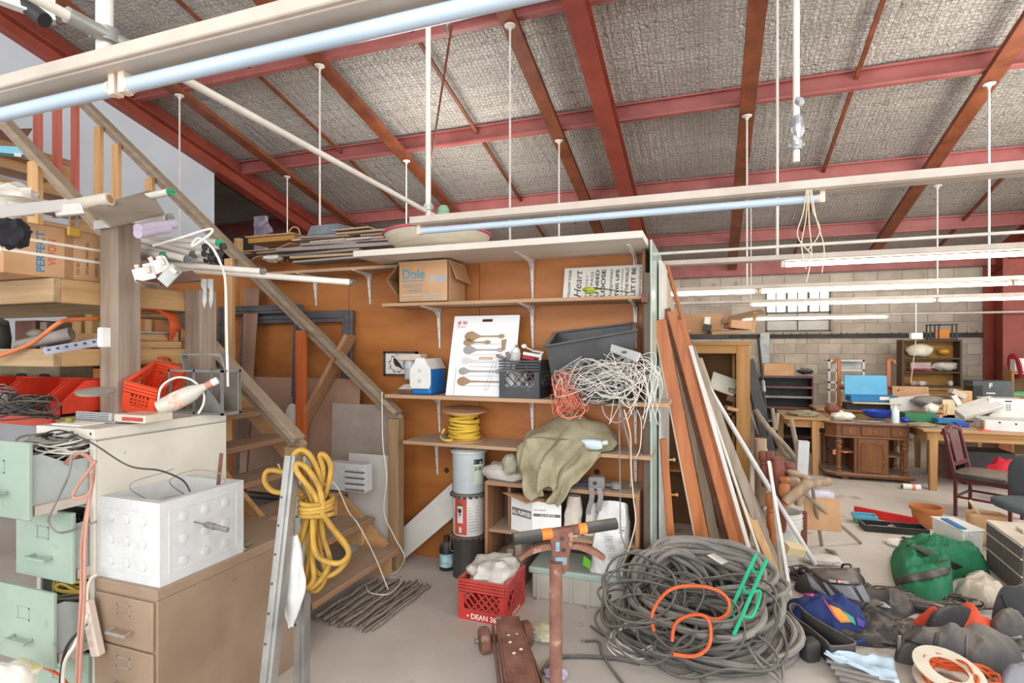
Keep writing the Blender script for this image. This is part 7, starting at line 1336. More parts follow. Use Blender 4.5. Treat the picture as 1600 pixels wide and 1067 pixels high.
junk('folded manila card on the floor before the bucket', 1240, 858, 4.55, .14, .08, .07, mat('manila', '#dcc9a0', '#cbb78c', rough=.7), (.3, .2, .5), 'card', 'card')
junk('square brown board standing on the floor behind the bucket', 1285, 803, 5.3, .28, .015, .27, m_card, (-.2, 0, .1), 'board', 'board'); junk('grey vertical aluminium box section beside the desk', 1253, 718, 5.2, .09, .06, .32, m_alu, (0, .05, .2), 'box_section', 'metal part'); junk('white and violet carton behind the furniture legs', 1277, 770, 5.5, .22, .14, .06, mat('violet_white_card', '#dcdae2', '#b9b5cc', rough=.6, scale=12), (0, .1, .3), 'carton', 'box')
for i, (a, c, lab) in enumerate((((1268, 752), (1284, 852), 'slim brown stick propped on the floor right of the bucket'), ((1258, 772), (1345, 848), 'long dark stick lying across the floor from the bucket'))): cord(lab, [onD(*a, 4.6), onD(c[0], c[1], 4.75 if i == 0 else 4.8)], .014, m_grs, 'stick', 'stick')
tag(MB().tube([flr(1290, 862)+V(0, 0, .02), flr(1303, 868)+V(0, 0, .02), flr(1310, 876)+V(0, 0, .01)], [.01, .024, .014], 10).build('chisel', m_gplas, None, smooth=True), 'stubby grey tool lying on the floor by the stick', 'tool')
b = MB(); b.blob(flr(1285, 880)+V(0, 0, .03), (.14, .09, .035), .3, n=18, amp=.4, seed=21, flat=.001); tag(b.build('white_rag', m_sack, None, smooth=True), 'white rag on the floor behind the grey backpack', 'rag')
# ------------------------------------------------------------------ old desk and tables at the back right
m_oak = wood('dark_oak', '#7d4e2c', '#5e3719', 'x', dust=.7, rough=.4); m_oakz = wood('dark_oak', '#84532c', '#633a1a', 'z', dust=.3, rough=.4); m_tabx = wood('table_pine', '#b58a58', '#94693a', 'x', dust=.5); m_tabz = wood('table_pine', '#b88d5b', '#966c3e', 'z', dust=.2); m_knob = m_brass
YD = 8.2; X0, X1 = 1.42, 2.40; Z = .74
dk = thing('writing_desk', 'carved dark oak pedestal desk with turned corner posts against the far tables', 'desk', (1.9, 8.45, 0))
b = MB(); b.poly([(X0, .12), (X0+.12, 0), (X1-.0, 0), (X1, .6), (X0, .6)], .028, (0, YD, Z-.028)); b.build('top', m_oak, dk, bevel=.006)
b = MB(); b.poly([(X0+.03, .15), (X0+.14, .04), (X1-.03, .04), (X1-.03, .56), (X0+.03, .56)], .15, (0, YD, Z-.18)); b.build('apron', m_oak, dk); b = MB(); b.poly([(X0+.01, .13), (X0+.13, .015), (X1-.01, .015), (X1-.01, .58), (X0+.01, .58)], .02, (0, YD, Z-.2)); b.build('moulding', m_oak, dk, bevel=.004)
for xa, xb in ((.2, .37), (.42, .70), (.75, .92)):
    d = MB().bx(X0+xa, X0+xb, YD+.022, YD+.038, Z-.16, Z-.05).build('drawer', m_oakz, dk, bevel=.006); b = MB(); b.blob((X0+(xa+xb)/2, YD+.01, Z-.105), (.013, .016, .013), n=10, amp=0); b.build('knob', m_knob, d, smooth=True)
    b = MB()
    for z in (Z-.15, Z-.062): b.bx(X0+xa+.015, X0+xb-.015, YD+.014, YD+.022, z-.005, z+.005)
    b.build('drawer_moulding', m_oakz, d)
pr = [(.05, 0), (.05, .02), (.03, .04), (.05, .07), (.03, .1), (.034, .14), (.04, .3), (.033, .36), (.05, .385), (.05, .4), (.034, .42), (.055, .45), (.055, .48), (.035, .5), (.045, .53)]
for x, y in ((X0+.17, YD+.07), (X1-.07, YD+.07), (X0+.08, YD+.5), (X1-.07, YD+.5)): b = MB(); b.lathe([(r*.8, z*.86) for r, z in pr], (x, y, .08), 16); b.build('turned_post', m_oakz, dk, smooth=True)
b = MB(); b.poly([(X0, .12), (X0+.13, -.02), (X1+.01, -.02), (X1+.01, .6), (X0, .6)], .045, (0, YD, .04)); b.build('plinth', m_oak, dk, bevel=.008)
for x in (X0+.2, X1-.1): MB().bx(x, x+.07, YD+.02, YD+.09, 0, .04).build('foot', m_oakz, dk)
b = MB(); b.bx(X0+.34, X0+.72, YD+.03, YD+.55, .085, Z-.2); b.build('pedestal', m_oakz, dk); dd_ = MB().bx(X0+.38, X0+.69, YD+.012, YD+.03, .1, Z-.21).build('door', m_oakz, dk, bevel=.004)
b = MB(); zz = [.14, Z-.28]; b.tube(smoothpath([(X0+.42, YD+.008, zz[0]), (X0+.42, YD+.008, zz[1]), (X0+.47, YD+.008, zz[1]+.01), (X0+.535, YD+.008, zz[1]+.035), (X0+.6, YD+.008, zz[1]+.01), (X0+.65, YD+.008, zz[1]), (X0+.65, YD+.008, zz[0]), (X0+.42, YD+.008, zz[0])], 3), .009, 6); b.build('door_moulding', m_oakz, dd_, smooth=True); b = MB(); b.cyl((X0+.665, YD+.013, .26), (X0+.665, YD+.0, .26), .008, n=8); b.build('knob', m_knob, dd_)
MB().bx(X0+.1, X0+.34, YD+.06, YD+.5, .34, .355).build('shelf', m_oak, dk); MB().bx(X0+.72, X1-.05, YD+.06, YD+.5, .31, .325).build('shelf', m_oak, dk); MB().bx(X0+.05, X1-.05, YD+.55, YD+.56, .085, Z-.2).build('back_panel', m_oakz, dk)
b = MB(); b.surf(lambda u, v: (X0+.1+.22*u, YD+.05+.02*math.sin(9*u), .36+.02*math.sin(7*u)*v-.05*(1-v)*(u < .3)), 14, 5); tag(b.build('pink_ribbon', m_salm, None, thick=.01), 'pink ribbon lying over the left shelf of the oak desk', 'ribbon')
def table(name, lab, x0, x1, y0, y1, z, legs, lw=.075, ap=.1):
    o = thing(name, lab, 'table', ((x0+x1)/2, (y0+y1)/2, 0)); MB().bx(x0, x1, y0, y1, z-.028, z).build('tabletop', m_tabx, o, bevel=.004)
    b = MB(); b.bx(x0+.06, x1-.06, y0+.05, y0+.07, z-.03-ap, z-.029); b.bx(x0+.05, x0+.07, y0+.06, y1-.06, z-.03-ap, z-.029); b.build('apron', m_tabx, o)
    for x, y in legs: b = MB(); b.tube([(x, y, 0), (x, y, z-.03)], [lw*.55, lw*.7], 4); b.build('leg', m_tabz, o)
    return o
table('work_table', 'big pine work table piled with junk at the right, behind the dark red chair', 2.4, 5.2, 7.86, 9.1, .735, ((2.52, 7.95), (2.52, 9.0), (5.1, 7.95)), .09)
MB(); b = MB(); p = onY(1568, 720, 8.9); b.bx(p.x-.07, p.x+.07, 8.85, 8.95, 0, .7); tag(b.build('orange_post', m_maple), 'orange brown board upright under the pine work table', 'board')
table('side_table', 'pale pine table with a thick square leg at the left of the oak desk', .95, 1.5, 8.3, 9.3, .77, ((1.33, 8.36), (1.0, 9.2)), .085)
table('long_bench', 'far bench below the dark hutch along the block wall', 3.0, 4.1, 11.2, 11.9, 1.03, ((3.1, 11.3), (4.0, 11.3)), .06)
table('rear_table', 'rear table carrying the open blue case behind the oak desk', 1.5, 2.9, 9.3, 10.0, .8, ((1.6, 9.4), (2.8, 9.4)), .07)
table('back_table', 'plain table under the dark grey carton in front of the red column', 3.7, 5.4, 10.05, 10.8, .835, ((3.8, 10.15), (5.3, 10.15)), .06)
junk('dark carton in shadow under the pine work table', 1535, 730, 8.6, .5, .4, .45, m_enddk); junk('brown carton standing far under the pine table', 1475, 725, 8.9, .3, .3, .5, m_dkwood)
lat_o = thing('plastic_crate', 'red slatted plastic crate under the right end of the pine table', 'crate', (4.2, 8.3, 0)); lattice_crate(lat_o, m_redbin, .4, .3, .28, onZ(1592, 748, .0), .2, cells=5, bottom=.03, diag=False, top=2)
# junk on the tables, given by pixel at a real depth, sizes in metres
J = junk; m_bcase = mat('turquoise_case', '#3f9cc4', '#62abc9', rough=.35, scale=3); m_bdeep = mat('deep_blue', '#1f78b4', '#1a6aa0', rough=.4); m_cobalt = mat('cobalt', '#2d4bb0', '#23409c', rough=.35); m_gtray = mat('green_tray', '#2f7a52', '#276a46', rough=.5); m_cream = mat('cream_wood', '#d9c6a0', '#c8b38a', rough=.6, scale=5)
bcs = thing('blue_case', 'open turquoise blue case standing on the rear table', 'case', onY(1352, 622, 9.5)); b = MB(); b.box(onY(1352, 604, 9.55), (.56, .03, .34), (-.1, 0, .05)); b.build('lid', m_bcase, bcs, bevel=.006); b = MB(); b.box(onY(1361, 622, 9.4), (.6, .3, .09), .03); b.build('base', m_bdeep, bcs, bevel=.008); b = MB(); b.box(onY(1382, 622.5, 9.24), (.12, .006, .045), .03); b.build('label', m_paper, bcs)
J('dark box under the blue case on the rear table', 1352, 640, 9.5, .55, .3, .2, m_enddk); J('pale board edge under the blue case', 1366, 629, 9.3, .6, .3, .02, m_cream, name='board', cat='board')
ob = thing('blue_bowl', 'glossy cobalt blue bowl at the back of the oak desk', 'bowl', onY(1372, 652, 8.6)); b = MB(); b.lathe([(.09, 0), (.15, .03), (.19, .1), (.18, .1), (.14, .035), (.001, .02)], onY(1372, 653, 8.6)-V(0, 0, .0), 24); b.v = [(x, y, max(z, Z+.001)) for x, y, z in b.v]; b.build('bowl', m_cobalt, ob, smooth=True)
sb = thing('spray_bottle', 'pale blue white bottle standing on the oak desk', 'bottle', onY(1400, 658, 8.4)); p = onY(1399, 658, 8.4); b = MB(); b.lathe([(.04, 0), (.042, .01), (.042, .16), (.02, .19), (.012, .21)], (p.x, p.y, Z+.001), 16); b.build('body', mat('bottle_blue', '#bcd6ea', '#e4eaee', rough=.3, scale=16), sb, smooth=True); b = MB(); b.cyl((p.x, p.y, Z+.2), (p.x, p.y, Z+.235), .012, n=10); b.build('cap', m_white_en, sb)
def lump(lab, px, py, Y, r, m, name, cat, seed=1, amp=.4, flat=None): b = MB(); b.blob(onY(px, py, Y), r, n=16, amp=amp, sc=2.6, seed=seed, flat=flat); return tag(b.build(name, m, None, smooth=True), lab, cat)
lump('white crumpled paper on the left of the oak desk', 1317, 650, 8.45, (.14, .1, .06), m_paper, 'crumpled_paper', 'paper', 2, flat=Z+.001); lump('dusty tan cloth heap on the side table', 1255, 646, 8.6, (.2, .15, .05), m_khaki, 'cloth_heap', 'cloth', 3, flat=.771); lump('brown wooden carving on the side table', 1300, 639, 8.7, (.09, .06, .08), m_turn, 'carving', 'ornament', 4, .2)
lump('grey scraps on the front of the oak desk', 1360, 659, 8.35, (.16, .08, .02), m_gplas, 'scraps', 'scraps', 5, flat=Z+.001); lump('small blue lid on the right end of the oak desk', 1414, 656, 8.5, (.05, .05, .04), m_cobalt, 'plastic_cover', 'lid', 6, .15, Z+.001); lump('brown grey rags on the corner of the pine table', 1440, 664, 8.2, (.16, .14, .035), m_khaki, 'rag_heap', 'rag', 7, flat=.736); lump('pale green tape and rags on the pine table', 1478, 670, 8.1, (.1, .08, .03), mat('sage', '#9fb0a0', '#86978a', rough=.6), 'tape_roll', 'tape', 8, flat=.736)
J('dark green tray on the pine table', 1434, 651, 8.7, .34, .2, .11, m_gtray, name='tray', cat='tray'); J('flat bright blue lid on the pine table', 1482, 657, 8.5, .28, .2, .05, m_bdeep, name='plastic_cover', cat='lid'); J('dark blue packet beside the bright blue lid', 1502, 663, 8.3, .13, .1, .05, m_cobalt, name='packet', cat='packet'); J('orange packet on the front of the pine table', 1538, 674, 8.0, .1, .08, .04, mo, (0, 0, .3), 'packet', 'packet'); J('brown holster like pouch beside the white machine', 1542, 666, 8.1, .1, .08, .12, m_wick, (0, .2, .2), 'pouch', 'pouch')
mw = thing('white_machine', 'long white box machine on the right of the pine table', 'machine', onY(1580, 664, 8.1)); b = MB(); b.box(onY(1592, 664, 8.2), (.75, .45, .13), -.12); b.build('body', m_white_en, mw, bevel=.01); b = MB(); q0 = onY(1562, 660, 7.93); b.box(q0+V(.0, 0, .0), (.012, .02, .02)); b.box(q0+V(.14, -.03, -.01), (.012, .02, .02)); b.build('knob', m_enddk, mw)
mcr = thing('microwave', 'white microwave oven at the back of the pine table', 'microwave', onY(1570, 640, 8.9)); b = MB(); b.box(onY(1566, 637, 9.0), (.42, .35, .26)); b.build('body', m_coolw, mcr, bevel=.008); p = onY(1575, 634, 8.82); b = MB(); b.bx(p.x-.03, p.x+.04, 8.818, 8.824, p.z+.05, p.z+.065); b.build('display', m_enddk, mcr); b = MB()
for i in range(3):
    for j in range(2): b.bx(p.x-.02+.03*j, p.x+.0+.03*j, 8.819, 8.824, p.z-.06+.03*i, p.z-.04+.03*i)
b.build('buttons', m_gprn, mcr)
wcr = thing('wooden_crate', 'pale wooden crate frame holding lattice and junk on the pine table', 'crate', onY(1500, 640, 8.9))
for (px, py, sx, sz) in ((1482, 640, .14, .27), (1553, 642, .1, .25), (1520, 653, .75, .07)): b = MB(); b.box(onY(px, py, 8.85), (sx, .03, sz)); b.build('plank', m_cream, wcr, bevel=.003)
for k in range(7): p = onY(1462+2.6*k, 650, 8.83); b = MB(); b.beam(p, p+V(.02-.09*(k % 2), 0, .16), .014, .012, (0, -1, 0)); b.build('slat', m_pinez, wcr)
b = MB(); b.beam(onY(1497, 646, 8.8), onY(1558, 628, 8.85), .25, .06, (0, -.5, 1)); tag(b.build('white_trough', m_white_en, None, bevel=.006), 'white channel slanting across the pale crate', 'channel')
lump('brown junk inside the pale crate', 1540, 640, 8.85, (.12, .05, .07), m_dkwood, 'junk_heap', 'junk', 9); lump('clear wrap at the left of the pale crate', 1455, 638, 8.8, (.08, .06, .07), m_bag, 'clear_wrap', 'wrap', 10); lump('grey mesh rolls heaped behind the green tray', 1450, 626, 9.1, (.2, .12, .07), m_gplas, 'mesh_roll', 'roll', 11)
J('pale radio tilted on the pale crate', 1496, 615, 8.9, .17, .12, .07, m_chan, (0, .5, .1), 'radio', 'radio'); J('white stub under the tilted radio', 1494, 625, 8.85, .06, .06, .14, m_white_en, (0, -.5, 0), 'stub', 'part'); J('small wooden box behind the tilted radio', 1506, 622, 9.0, .15, .1, .2, m_pinez)
J('white half oval board leaning at the back of the tables', 1422, 630, 9.2, .5, .02, .2, m_white_en, (0, -.15, .1), 'oval_board', 'board'); J('brown cardboard sheet behind the half oval board', 1422, 625, 9.6, .45, .02, .4, m_card, name='cardboard', cat='cardboard')
gcb = thing('grey_carton', 'dark grey printed carton before the red column', 'box', onY(1541, 614, 10.5)); b = MB(); b.box(onY(1543, 612, 10.5), (.5, .35, .35)); b.build('body', mat('charcoal_card', '#5d6063', '#505356', rough=.6, scale=3), gcb, bevel=.004); p = onY(1545, 606, 10.32); text('F', m_paper, gcb, p, U, W_, size=.1, bold=.004); mark([rect(-.03, .08, -.09, -.07)], m_paper, gcb, p, U, W_)
J('black speaker like box left of the grey carton', 1521, 616, 10.3, .12, .3, .28, m_blackw); J('red lid below the grey carton', 1545, 627, 10.2, .14, .1, .06, m_redp, name='plastic_cover', cat='lid')
for k, (px, m) in enumerate(((1586, mo), (1589.5, m_bcase), (1594, m_ogrip))): b = MB(); b.lathe([(.03, 0), (.03, .15), (.012, .18), (.012, .21)], onY(px, 649, 9.0), 12); tag(b.build('spray_can', m, None, smooth=True), ('orange can', 'pale blue can', 'amber can')[k]+' in the row right of the white microwave', 'can')
# hutch with crockery
hx0, hx1, hz0, hz1, hy = 3.18, 4.05, 1.032, 1.86, 11.45; m_hut = wood('hutch_dark', '#5d4a3a', '#43342a', 'z', dust=.2); m_hutin = wood('hutch_back', '#b0803c', '#8f6428', 'x')
hu = thing('hutch', 'dark open hutch of three shelves on the bench by the block wall', 'cupboard', (3.6, 11.6, hz0))
for x in (hx0, hx1-.03): MB().bx(x, x+.03, hy, hy+.3, hz0, hz1).build('side', m_hut, hu)
for z in (hz0+.001, 1.28, 1.52, hz1-.03): MB().bx(hx0+.031, hx1-.031, hy+.01, hy+.28, z, z+.025).build('shelf', m_hut, hu)
MB().bx(hx0+.031, hx1-.031, hy+.285, hy+.3, hz0, hz1).build('back', m_hutin, hu)
lump('bag of bread coloured packets on the top shelf of the hutch', 1437, 547, 11.6, (.2, .1, .12), mat('bread_bag', '#e0cf9c', '#e9e6df', rough=.4, scale=9), 'packet_bag', 'bag', 3, .2); lump('amber bowl on the top shelf of the hutch', 1475, 549, 11.6, (.09, .08, .06), mat('amber', '#d9a53c', '#c28e2c', rough=.3), 'amber_bowl', 'bowl', 1, 0); J('rosy cake carrier on the middle shelf of the hutch', 1436, 571, 11.6, .3, .18, .11, mat('dusty_rose', '#c0a7a2', '#ad938f', rough=.5), name='cake_box'); J('pink tray under the cake carrier in the hutch', 1436, 577.5, 11.58, .34, .2, .015, mat('hot_pink', '#d03a6a', '#bb2f5c', rough=.5), name='tray', cat='tray'); lump('grey plastic wrapped bundle on the middle shelf of the hutch', 1477, 572, 11.6, (.19, .09, .07), m_bag, 'wrapped_bundle', 'bundle', 5)
for k, px in enumerate((1426, 1440)):
    o = thing('cup', ('flowered cup' if k == 0 else 'plain white cup')+' on the bottom shelf of the hutch', 'cup', onY(px, 601, 11.55)); p = onY(px, 601, 11.55); b = MB(); b.lathe([(.03, 0), (.05, .03), (.055, .07), (.05, .07), (.001, .01)], (p.x, p.y, hz0+.027), 14); b.build('bowl', m_coolw if k else m_tpr, o, smooth=True); b = MB(); b.tube([(p.x+.05+.025*math.sin(a), p.y, hz0+.06+.022*math.cos(a)) for a in [.2*i*3.14 for i in range(6)]], .006, 6); b.build('handle', m_coolw, o)
lump('glass bell on the bottom shelf of the hutch', 1485, 599, 11.55, (.04, .04, .055), m_bot, 'glass_bell', 'glass', 1, 0)
hl = thing('lantern_frame', 'black framed glass lantern with an orange back on top of the hutch', 'lantern', onY(1475, 531, 11.5)); a, c = onY(1453, 531, 11.5), onY(1496, 506, 11.5); b = MB(); t = .02
for x in (a.x, a.x+.12, c.x-t):
    for y in (11.5, 11.68): b.bx(x, x+t, y, y+t, a.z, c.z)
for z in (a.z, c.z-t):
    for y in (11.5, 11.68): b.bx(a.x, c.x, y, y+t, z, z+t)
b.build('frame', m_enddk, hl); b = MB(); b.bx(a.x+.13, c.x-.05, 11.69, 11.7, a.z+t, c.z-.08); b.build('orange_back', m_ogrip, hl); MB().bx(a.x, c.x, 11.5, 11.7, hz1, a.z).build('base', m_enddk, hl)
cbx = thing('ceiling_box', 'white junction box hanging from the thin rod before the block wall', 'junction box', onY(1431, 525, 9.35)); b = MB(); b.box(onY(1431, 525, 9.35), (.14, .1, .09)); b.build('box', m_coolw, cbx, bevel=.006); MB().cyl(onY(1431, 474, 9.35), onY(1431, 521, 9.35), .009, n=8).build('stem', m_pipe, cbx); MB().tube(smoothpath([onY(1431, 530, 9.35), onY(1427, 565, 9.3), onY(1423, 598, 9.3)], 5), .007, 6).build('cord', m_tpr, cbx)
# grey metal shelving, cream cart, chair arms
gs = thing('dark_bookcase', 'dark metal bookcase against the block wall with a carton on top', 'bookcase', (1.15, 10.2, 0)); gx0, gx1 = .72, 1.57; m_mar = mat('maroon_edge', '#6b4548', '#543437', rough=.5, dust=.3)
for x in (gx0, gx1-.02): MB().bx(x, x+.02, 10, 10.4, 0, 1.25).build('side', m_mar, gs)
for z in (.25, .5, .72, .9, 1.06, 1.23): MB().bx(gx0+.021, gx1-.021, 10, 10.4, z, z+.02).build('shelf', m_mar if z != .9 else m_galv, gs); MB().bx(gx0+.021, gx1-.021, 9.985, 9.999, z-.005, z+.03).build('lip', m_lead if z in (.9, .5) else m_mar, gs)
MB().bx(gx0+.021, gx1-.021, 10.38, 10.399, 0, 1.23).build('back', m_enddk, gs)
b = MB(); p, q_ = onY(1193, 586, 10.1), onY(1239, 586, 10.1); b.bx(p.x, q_.x, 10.02, 10.3, 1.252, onY(1210, 568, 10.1).z); tag(b.build('carton', m_card, None), 'plain tan carton on top of the dark bookcase', 'box'); lump('dark bent scrap beside the carton on the bookcase', 1258, 580, 10.15, (.12, .08, .05), m_blackw, 'dark_scrap', 'scrap', 4, flat=1.252)
ct = thing('cream_cart', 'cream metal cart shelving behind the side table', 'cart', (2.2, 11.2, 0)); p, q_ = onY(1294, 600, 11.2).x, onY(1352, 600, 11.2).x; zt = onY(1320, 562, 11.2).z
for x in (p, p+.12, q_-.04): MB().bx(x, x+.035, 11.2, 11.235, 0, zt).build('upright', m_beige, ct)
for z in (.7, .95, zt-.42, zt-.2, zt-.03): MB().bx(p, q_, 11.2, 11.55, z, z+.03).build('shelf', m_beige, ct)
MB().bx(p+.12, q_, 11.5, 11.52, zt-.2, zt).build('back', m_pgrey, ct)
for k, px in enumerate((1311, 1388)):
    o = thing('chair_arm', ('brown wooden chair arm upright left of the blue case', 'brown wooden chair arm upright right of the blue case')[k], 'chair part', onY(px, 640, 9.7)); b = MB(); b.beam(onY(px, 640, 9.7), onY(px, 562, 9.7), .05, .045, (0, -1, 0)); b.build('upright', m_maple, o, bevel=.004); b = MB(); b.tube(smoothpath([onY(px, 563, 9.7), onY(px+(-6 if k == 0 else 8), 564, 9.7), onY(px+(-8 if k == 0 else 10), 568, 9.7)], 4), .025, 8); b.build('scroll', m_maple, o, smooth=True); b = MB(); y = 605; b.tube(smoothpath([onY(px, y, 9.7), onY(px+10, y+2, 9.65), onY(px+17, y+6, 9.6)], 4), .03, 8); b.build('rest', m_turn, o, smooth=True)
rs = thing('right_shelves', 'pale wooden shelf unit cut by the right frame edge behind the cans', 'shelf', (5.6, 11, 0)); p = onY(1581, 600, 10.9).x
MB().bx(p, p+.03, 10.9, 11.2, 0, 1.35).build('side', m_tabz, rs)
for z in (.6, .93, 1.32): MB().bx(p+.031, p+1, 10.9, 11.2, z, z+.03).build('shelf', m_tabx, rs)
MB().bx(p+.031, p+1, 11.19, 11.2, 0, 1.35).build('back', m_cabin, rs)
lump('green bottle lying on the right shelf unit', 1595, 617, 11, (.2, .06, .06), mat('bright_green', '#6fb78a', '#5aa276', rough=.4), 'green_bottle', 'bottle', 1, .05); b = MB(); b.lathe([(.001, 0), (.2, 0), (.21, .02), (.001, .03)], onY(1584, 572, 11), 24, (0, 1.4, 0)); tag(b.build('red_disc', m_redp, None, smooth=True), 'red rimmed disc leaning on the right shelf unit top', 'disc'); J('white and green carton beside the red disc', 1597, 572, 11, .25, .15, .25, m_coolw)
# dark red chair, office chair
m_mah = wood('mahogany', '#5e2424', '#451818', 'z', rough=.35); m_seat = mat('black_leather', '#4a4340', '#38322f', rough=.3, dust=.25)
A = flr(1493, 806); Bq = flr(1528, 790); fx = (Bq-A).normalized(); fy = V(fx.y, -fx.x, 0); Wc = .42; Bq = A+fx*Wc
ch_ = thing('side_chair', 'dark red wooden chair with a black padded seat facing right at the pine table', 'chair', A)
def leg(p, q_, w_): b = MB(); b.beam(p, q_, w_, w_*.8, fy); return b
for p in (A, Bq): leg(p+V(0, 0, 0), p+V(0, 0, .4), .035).build('leg', m_mah, ch_, bevel=.004); leg(p+V(0, 0, .39), p-fy*.1+V(0, 0, .88), .036).build('back_post', m_mah, ch_, bevel=.004)
for p in (A+fy*.42+fx*.02, Bq+fy*.42-fx*.02): leg(p, p+V(0, 0, .4), .036).build('leg', m_mah, ch_, bevel=.004)
top = V(0, 0, .86)-fy*.098; low = V(0, 0, .52)-fy*.03
b = MB(); b.tube(smoothpath([A+top-V(0, 0, .03), A+fx*Wc*.5+top+V(0, 0, .025)-fy*.01, Bq+top-V(0, 0, .03)], 5), .03, 8); b.build('crest_rail', m_mah, ch_, smooth=True); b = MB(); b.beam(A+low, Bq+low, .03, .04); b.build('lower_rail', m_mah, ch_)
b = MB(); b.quad3(A+fx*Wc*.25+low, A+fx*Wc*.75+low, A+fx*Wc*.8+top, A+fx*Wc*.2+top, .012); b.build('splat', m_mah, ch_)
for p, q_ in ((A, A+fy*.42), (Bq, Bq+fy*.42), (A+fy*.42, Bq+fy*.42), (A, Bq)): leg(p+V(0, 0, .2), q_+V(0, 0, .2), .02).build('stretcher', m_mah, ch_); leg(p+V(0, 0, .375), q_+V(0, 0, .375), .035).build('seat_rail', m_mah, ch_)
b = MB(); b.blob(A+fx*Wc/2+fy*.21+V(0, 0, .42), (.25, .25, .04), math.atan2(fx.y, fx.x), n=24, amp=.04, sq=.45); b.build('seat', m_seat, ch_, smooth=True)
of = thing('office_chair', 'dark grey office chair cut off by the right frame edge', 'chair', onD(1625, 900, 4.6)); m_ofc = mat('slate_fabric', '#4f555a', '#42484d', rough=.8); c = onD(1622, 792, 4.5)
b = MB(); b.blob(c, (.27, .25, .05), .2, n=24, amp=.05, sq=.6); b.build('seat', m_ofc, of, smooth=True); b = MB(); b.blob(onD(1618, 752, 4.75), (.05, .22, .22), .5, n=24, amp=.05, sq=.7); b.build('backrest', m_ofc, of, smooth=True); b = MB(); b.cyl((c.x, c.y, .05), (c.x, c.y, c.z-.04), .028, n=12); b.build('column', m_enddk, of)
for k in range(5): a = k*1.2566+.3; b = MB(); b.beam((c.x, c.y, .07), (c.x+.27*math.cos(a), c.y+.27*math.sin(a), .05), .04, .03); lg = b.build('leg', m_enddk, of); b = MB(); b.blob((c.x+.27*math.cos(a), c.y+.27*math.sin(a), .028), (.028, .02, .028), n=10, amp=0); b.build('caster', m_blackw, lg, smooth=True)
lump('red cloth bag under the pine table near the chair', 1571, 738, 7.6, (.16, .12, .15), mat('bright_red', '#c02032', '#a81a2b', rough=.7), 'red_bag', 'bag', 4, flat=.001)
for lab, a, c, r in (('white spray can lying on the floor by the oak desk', (1410, 764), (1438, 766), .035),): o = thing('spray_can', lab, 'can', flr(1425, 768)); p, q_ = flr(*a)+V(0, 0, r), flr(*c)+V(0, 0, r); d = q_-p; MB().cyl(p, q_, r, n=14).build('body', m_coolw, o, smooth=True); MB().cyl(p+d*.5, p+d*.7, r*1.02, n=14).build('label', m_salm, o, smooth=True); MB().cyl(p-d*.06, p, r*.6, n=12).build('cap', m_enddk, o)
# ------------------------------------------------------------------ bags and tubs on the floor at the right
def outline(pts, h):
    ys = [p[1] for p in pts]; lo_, hi_ = max(ys), min(ys); out = []
    for x, y in pts:
        f = (lo_-y)/(lo_-hi_); out.append(onZ(x, y, h*.75*f**1.2))
    return out
def pillow(name, m, pts, h, parent=None, seed=1, amp=.25, pw=2.6, wr=.02, n=80, rings=26, z0=.001):
    P = smoothpath([V(p.x, p.y, 0) for p in outline(pts, h)], max(3, n//len(pts)), True); c = sum(P, V(0, 0, 0))/len(P); N = len(P); vs = []; fs = []
    for j in range(rings+1):
        s_ = math.sin((1-j/rings)*math.pi/2)
        for p in P:
            q = c+(p-c)*s_; z = h*(max(0, 1-s_**pw))**.62; k = noise.noise(V(q.x*5+seed*3, q.y*5, seed)); k2 = noise.noise(V(q.x*14, q.y*14+seed, seed*2))+.6*abs(noise.noise(V(q.x*24, q.y*10, seed*5))); rg = 1-abs(noise.noise(V(q.x*7+q.y*4+seed, q.y*8-q.x*3, seed*1.7)))*2.2; z = z*(1+amp*k)+wr*(k2+1.1*max(-.4, rg)-.5)*min(1, z/(h*.35)); vs.append((q.x+.02*k2*(1-s_), q.y+.02*k*(1-s_), max(z0, z0+z)))
    for j in range(rings):
        for i in range(N): l = (i+1) % N; fs.append((j*N+i, j*N+l, (j+1)*N+l, (j+1)*N+i))
    b = MB(); b.add(vs, fs); return b.build(name, m, parent, smooth=True)
SURF = {}
def ontop(body, x, y, off=.004):
    # point of a built bag seen at pixel (x, y)
    if body.name not in SURF:
        from mathutils.bvhtree import BVHTree
        o = WLOC[body.name]; me = body.data; SURF[body.name] = BVHTree.FromPolygons([v.co+o for v in me.vertices], [p.vertices[:] for p in me.polygons])
    d = ray(x, y).normalized(); h = SURF[body.name].ray_cast(EYE, d)
    return (h[0]-d*off) if h[0] is not None else flr(x, y)
def panel(name, m, body, parent, quad, nu=8, nv=8, off=.005, th=.003):
    a, b_, c, d = [V(x, y, 0) for x, y in quad]
    f = lambda u, v: (lambda p: ontop(body, p.x, p.y, off))((a*(1-u)+b_*u)*(1-v)+(d*(1-u)+c*u)*v)
    b = MB(); b.surf(f, nu, nv); return b.build(name, m, parent, smooth=True, thick=th)
cl = lambda n, c1, c2, **k: mat(n, c1, c2, rough=k.pop('rough', .8), scale=(5, 5, 5), bump=.15, bscale=120, **k)
m_gbag = cl('green_canvas', '#2f7f58', '#246a47'); m_blkn = cl('black_nylon', '#3b3a3b', '#2b2a2c', dust=.2, rough=.6); m_char = cl('charcoal_nylon', '#56514f', '#454140', dust=.35, rough=.6); m_navy = cl('navy_nylon', '#2f3f78', '#263464'); m_orcl = cl('orange_cloth', '#e2583a', '#cf4a2e'); m_gryn = cl('grey_nylon', '#8d8e96', '#7c7d85'); m_linen = cl('pale_linen', '#cfc4b4', '#b7ab99')
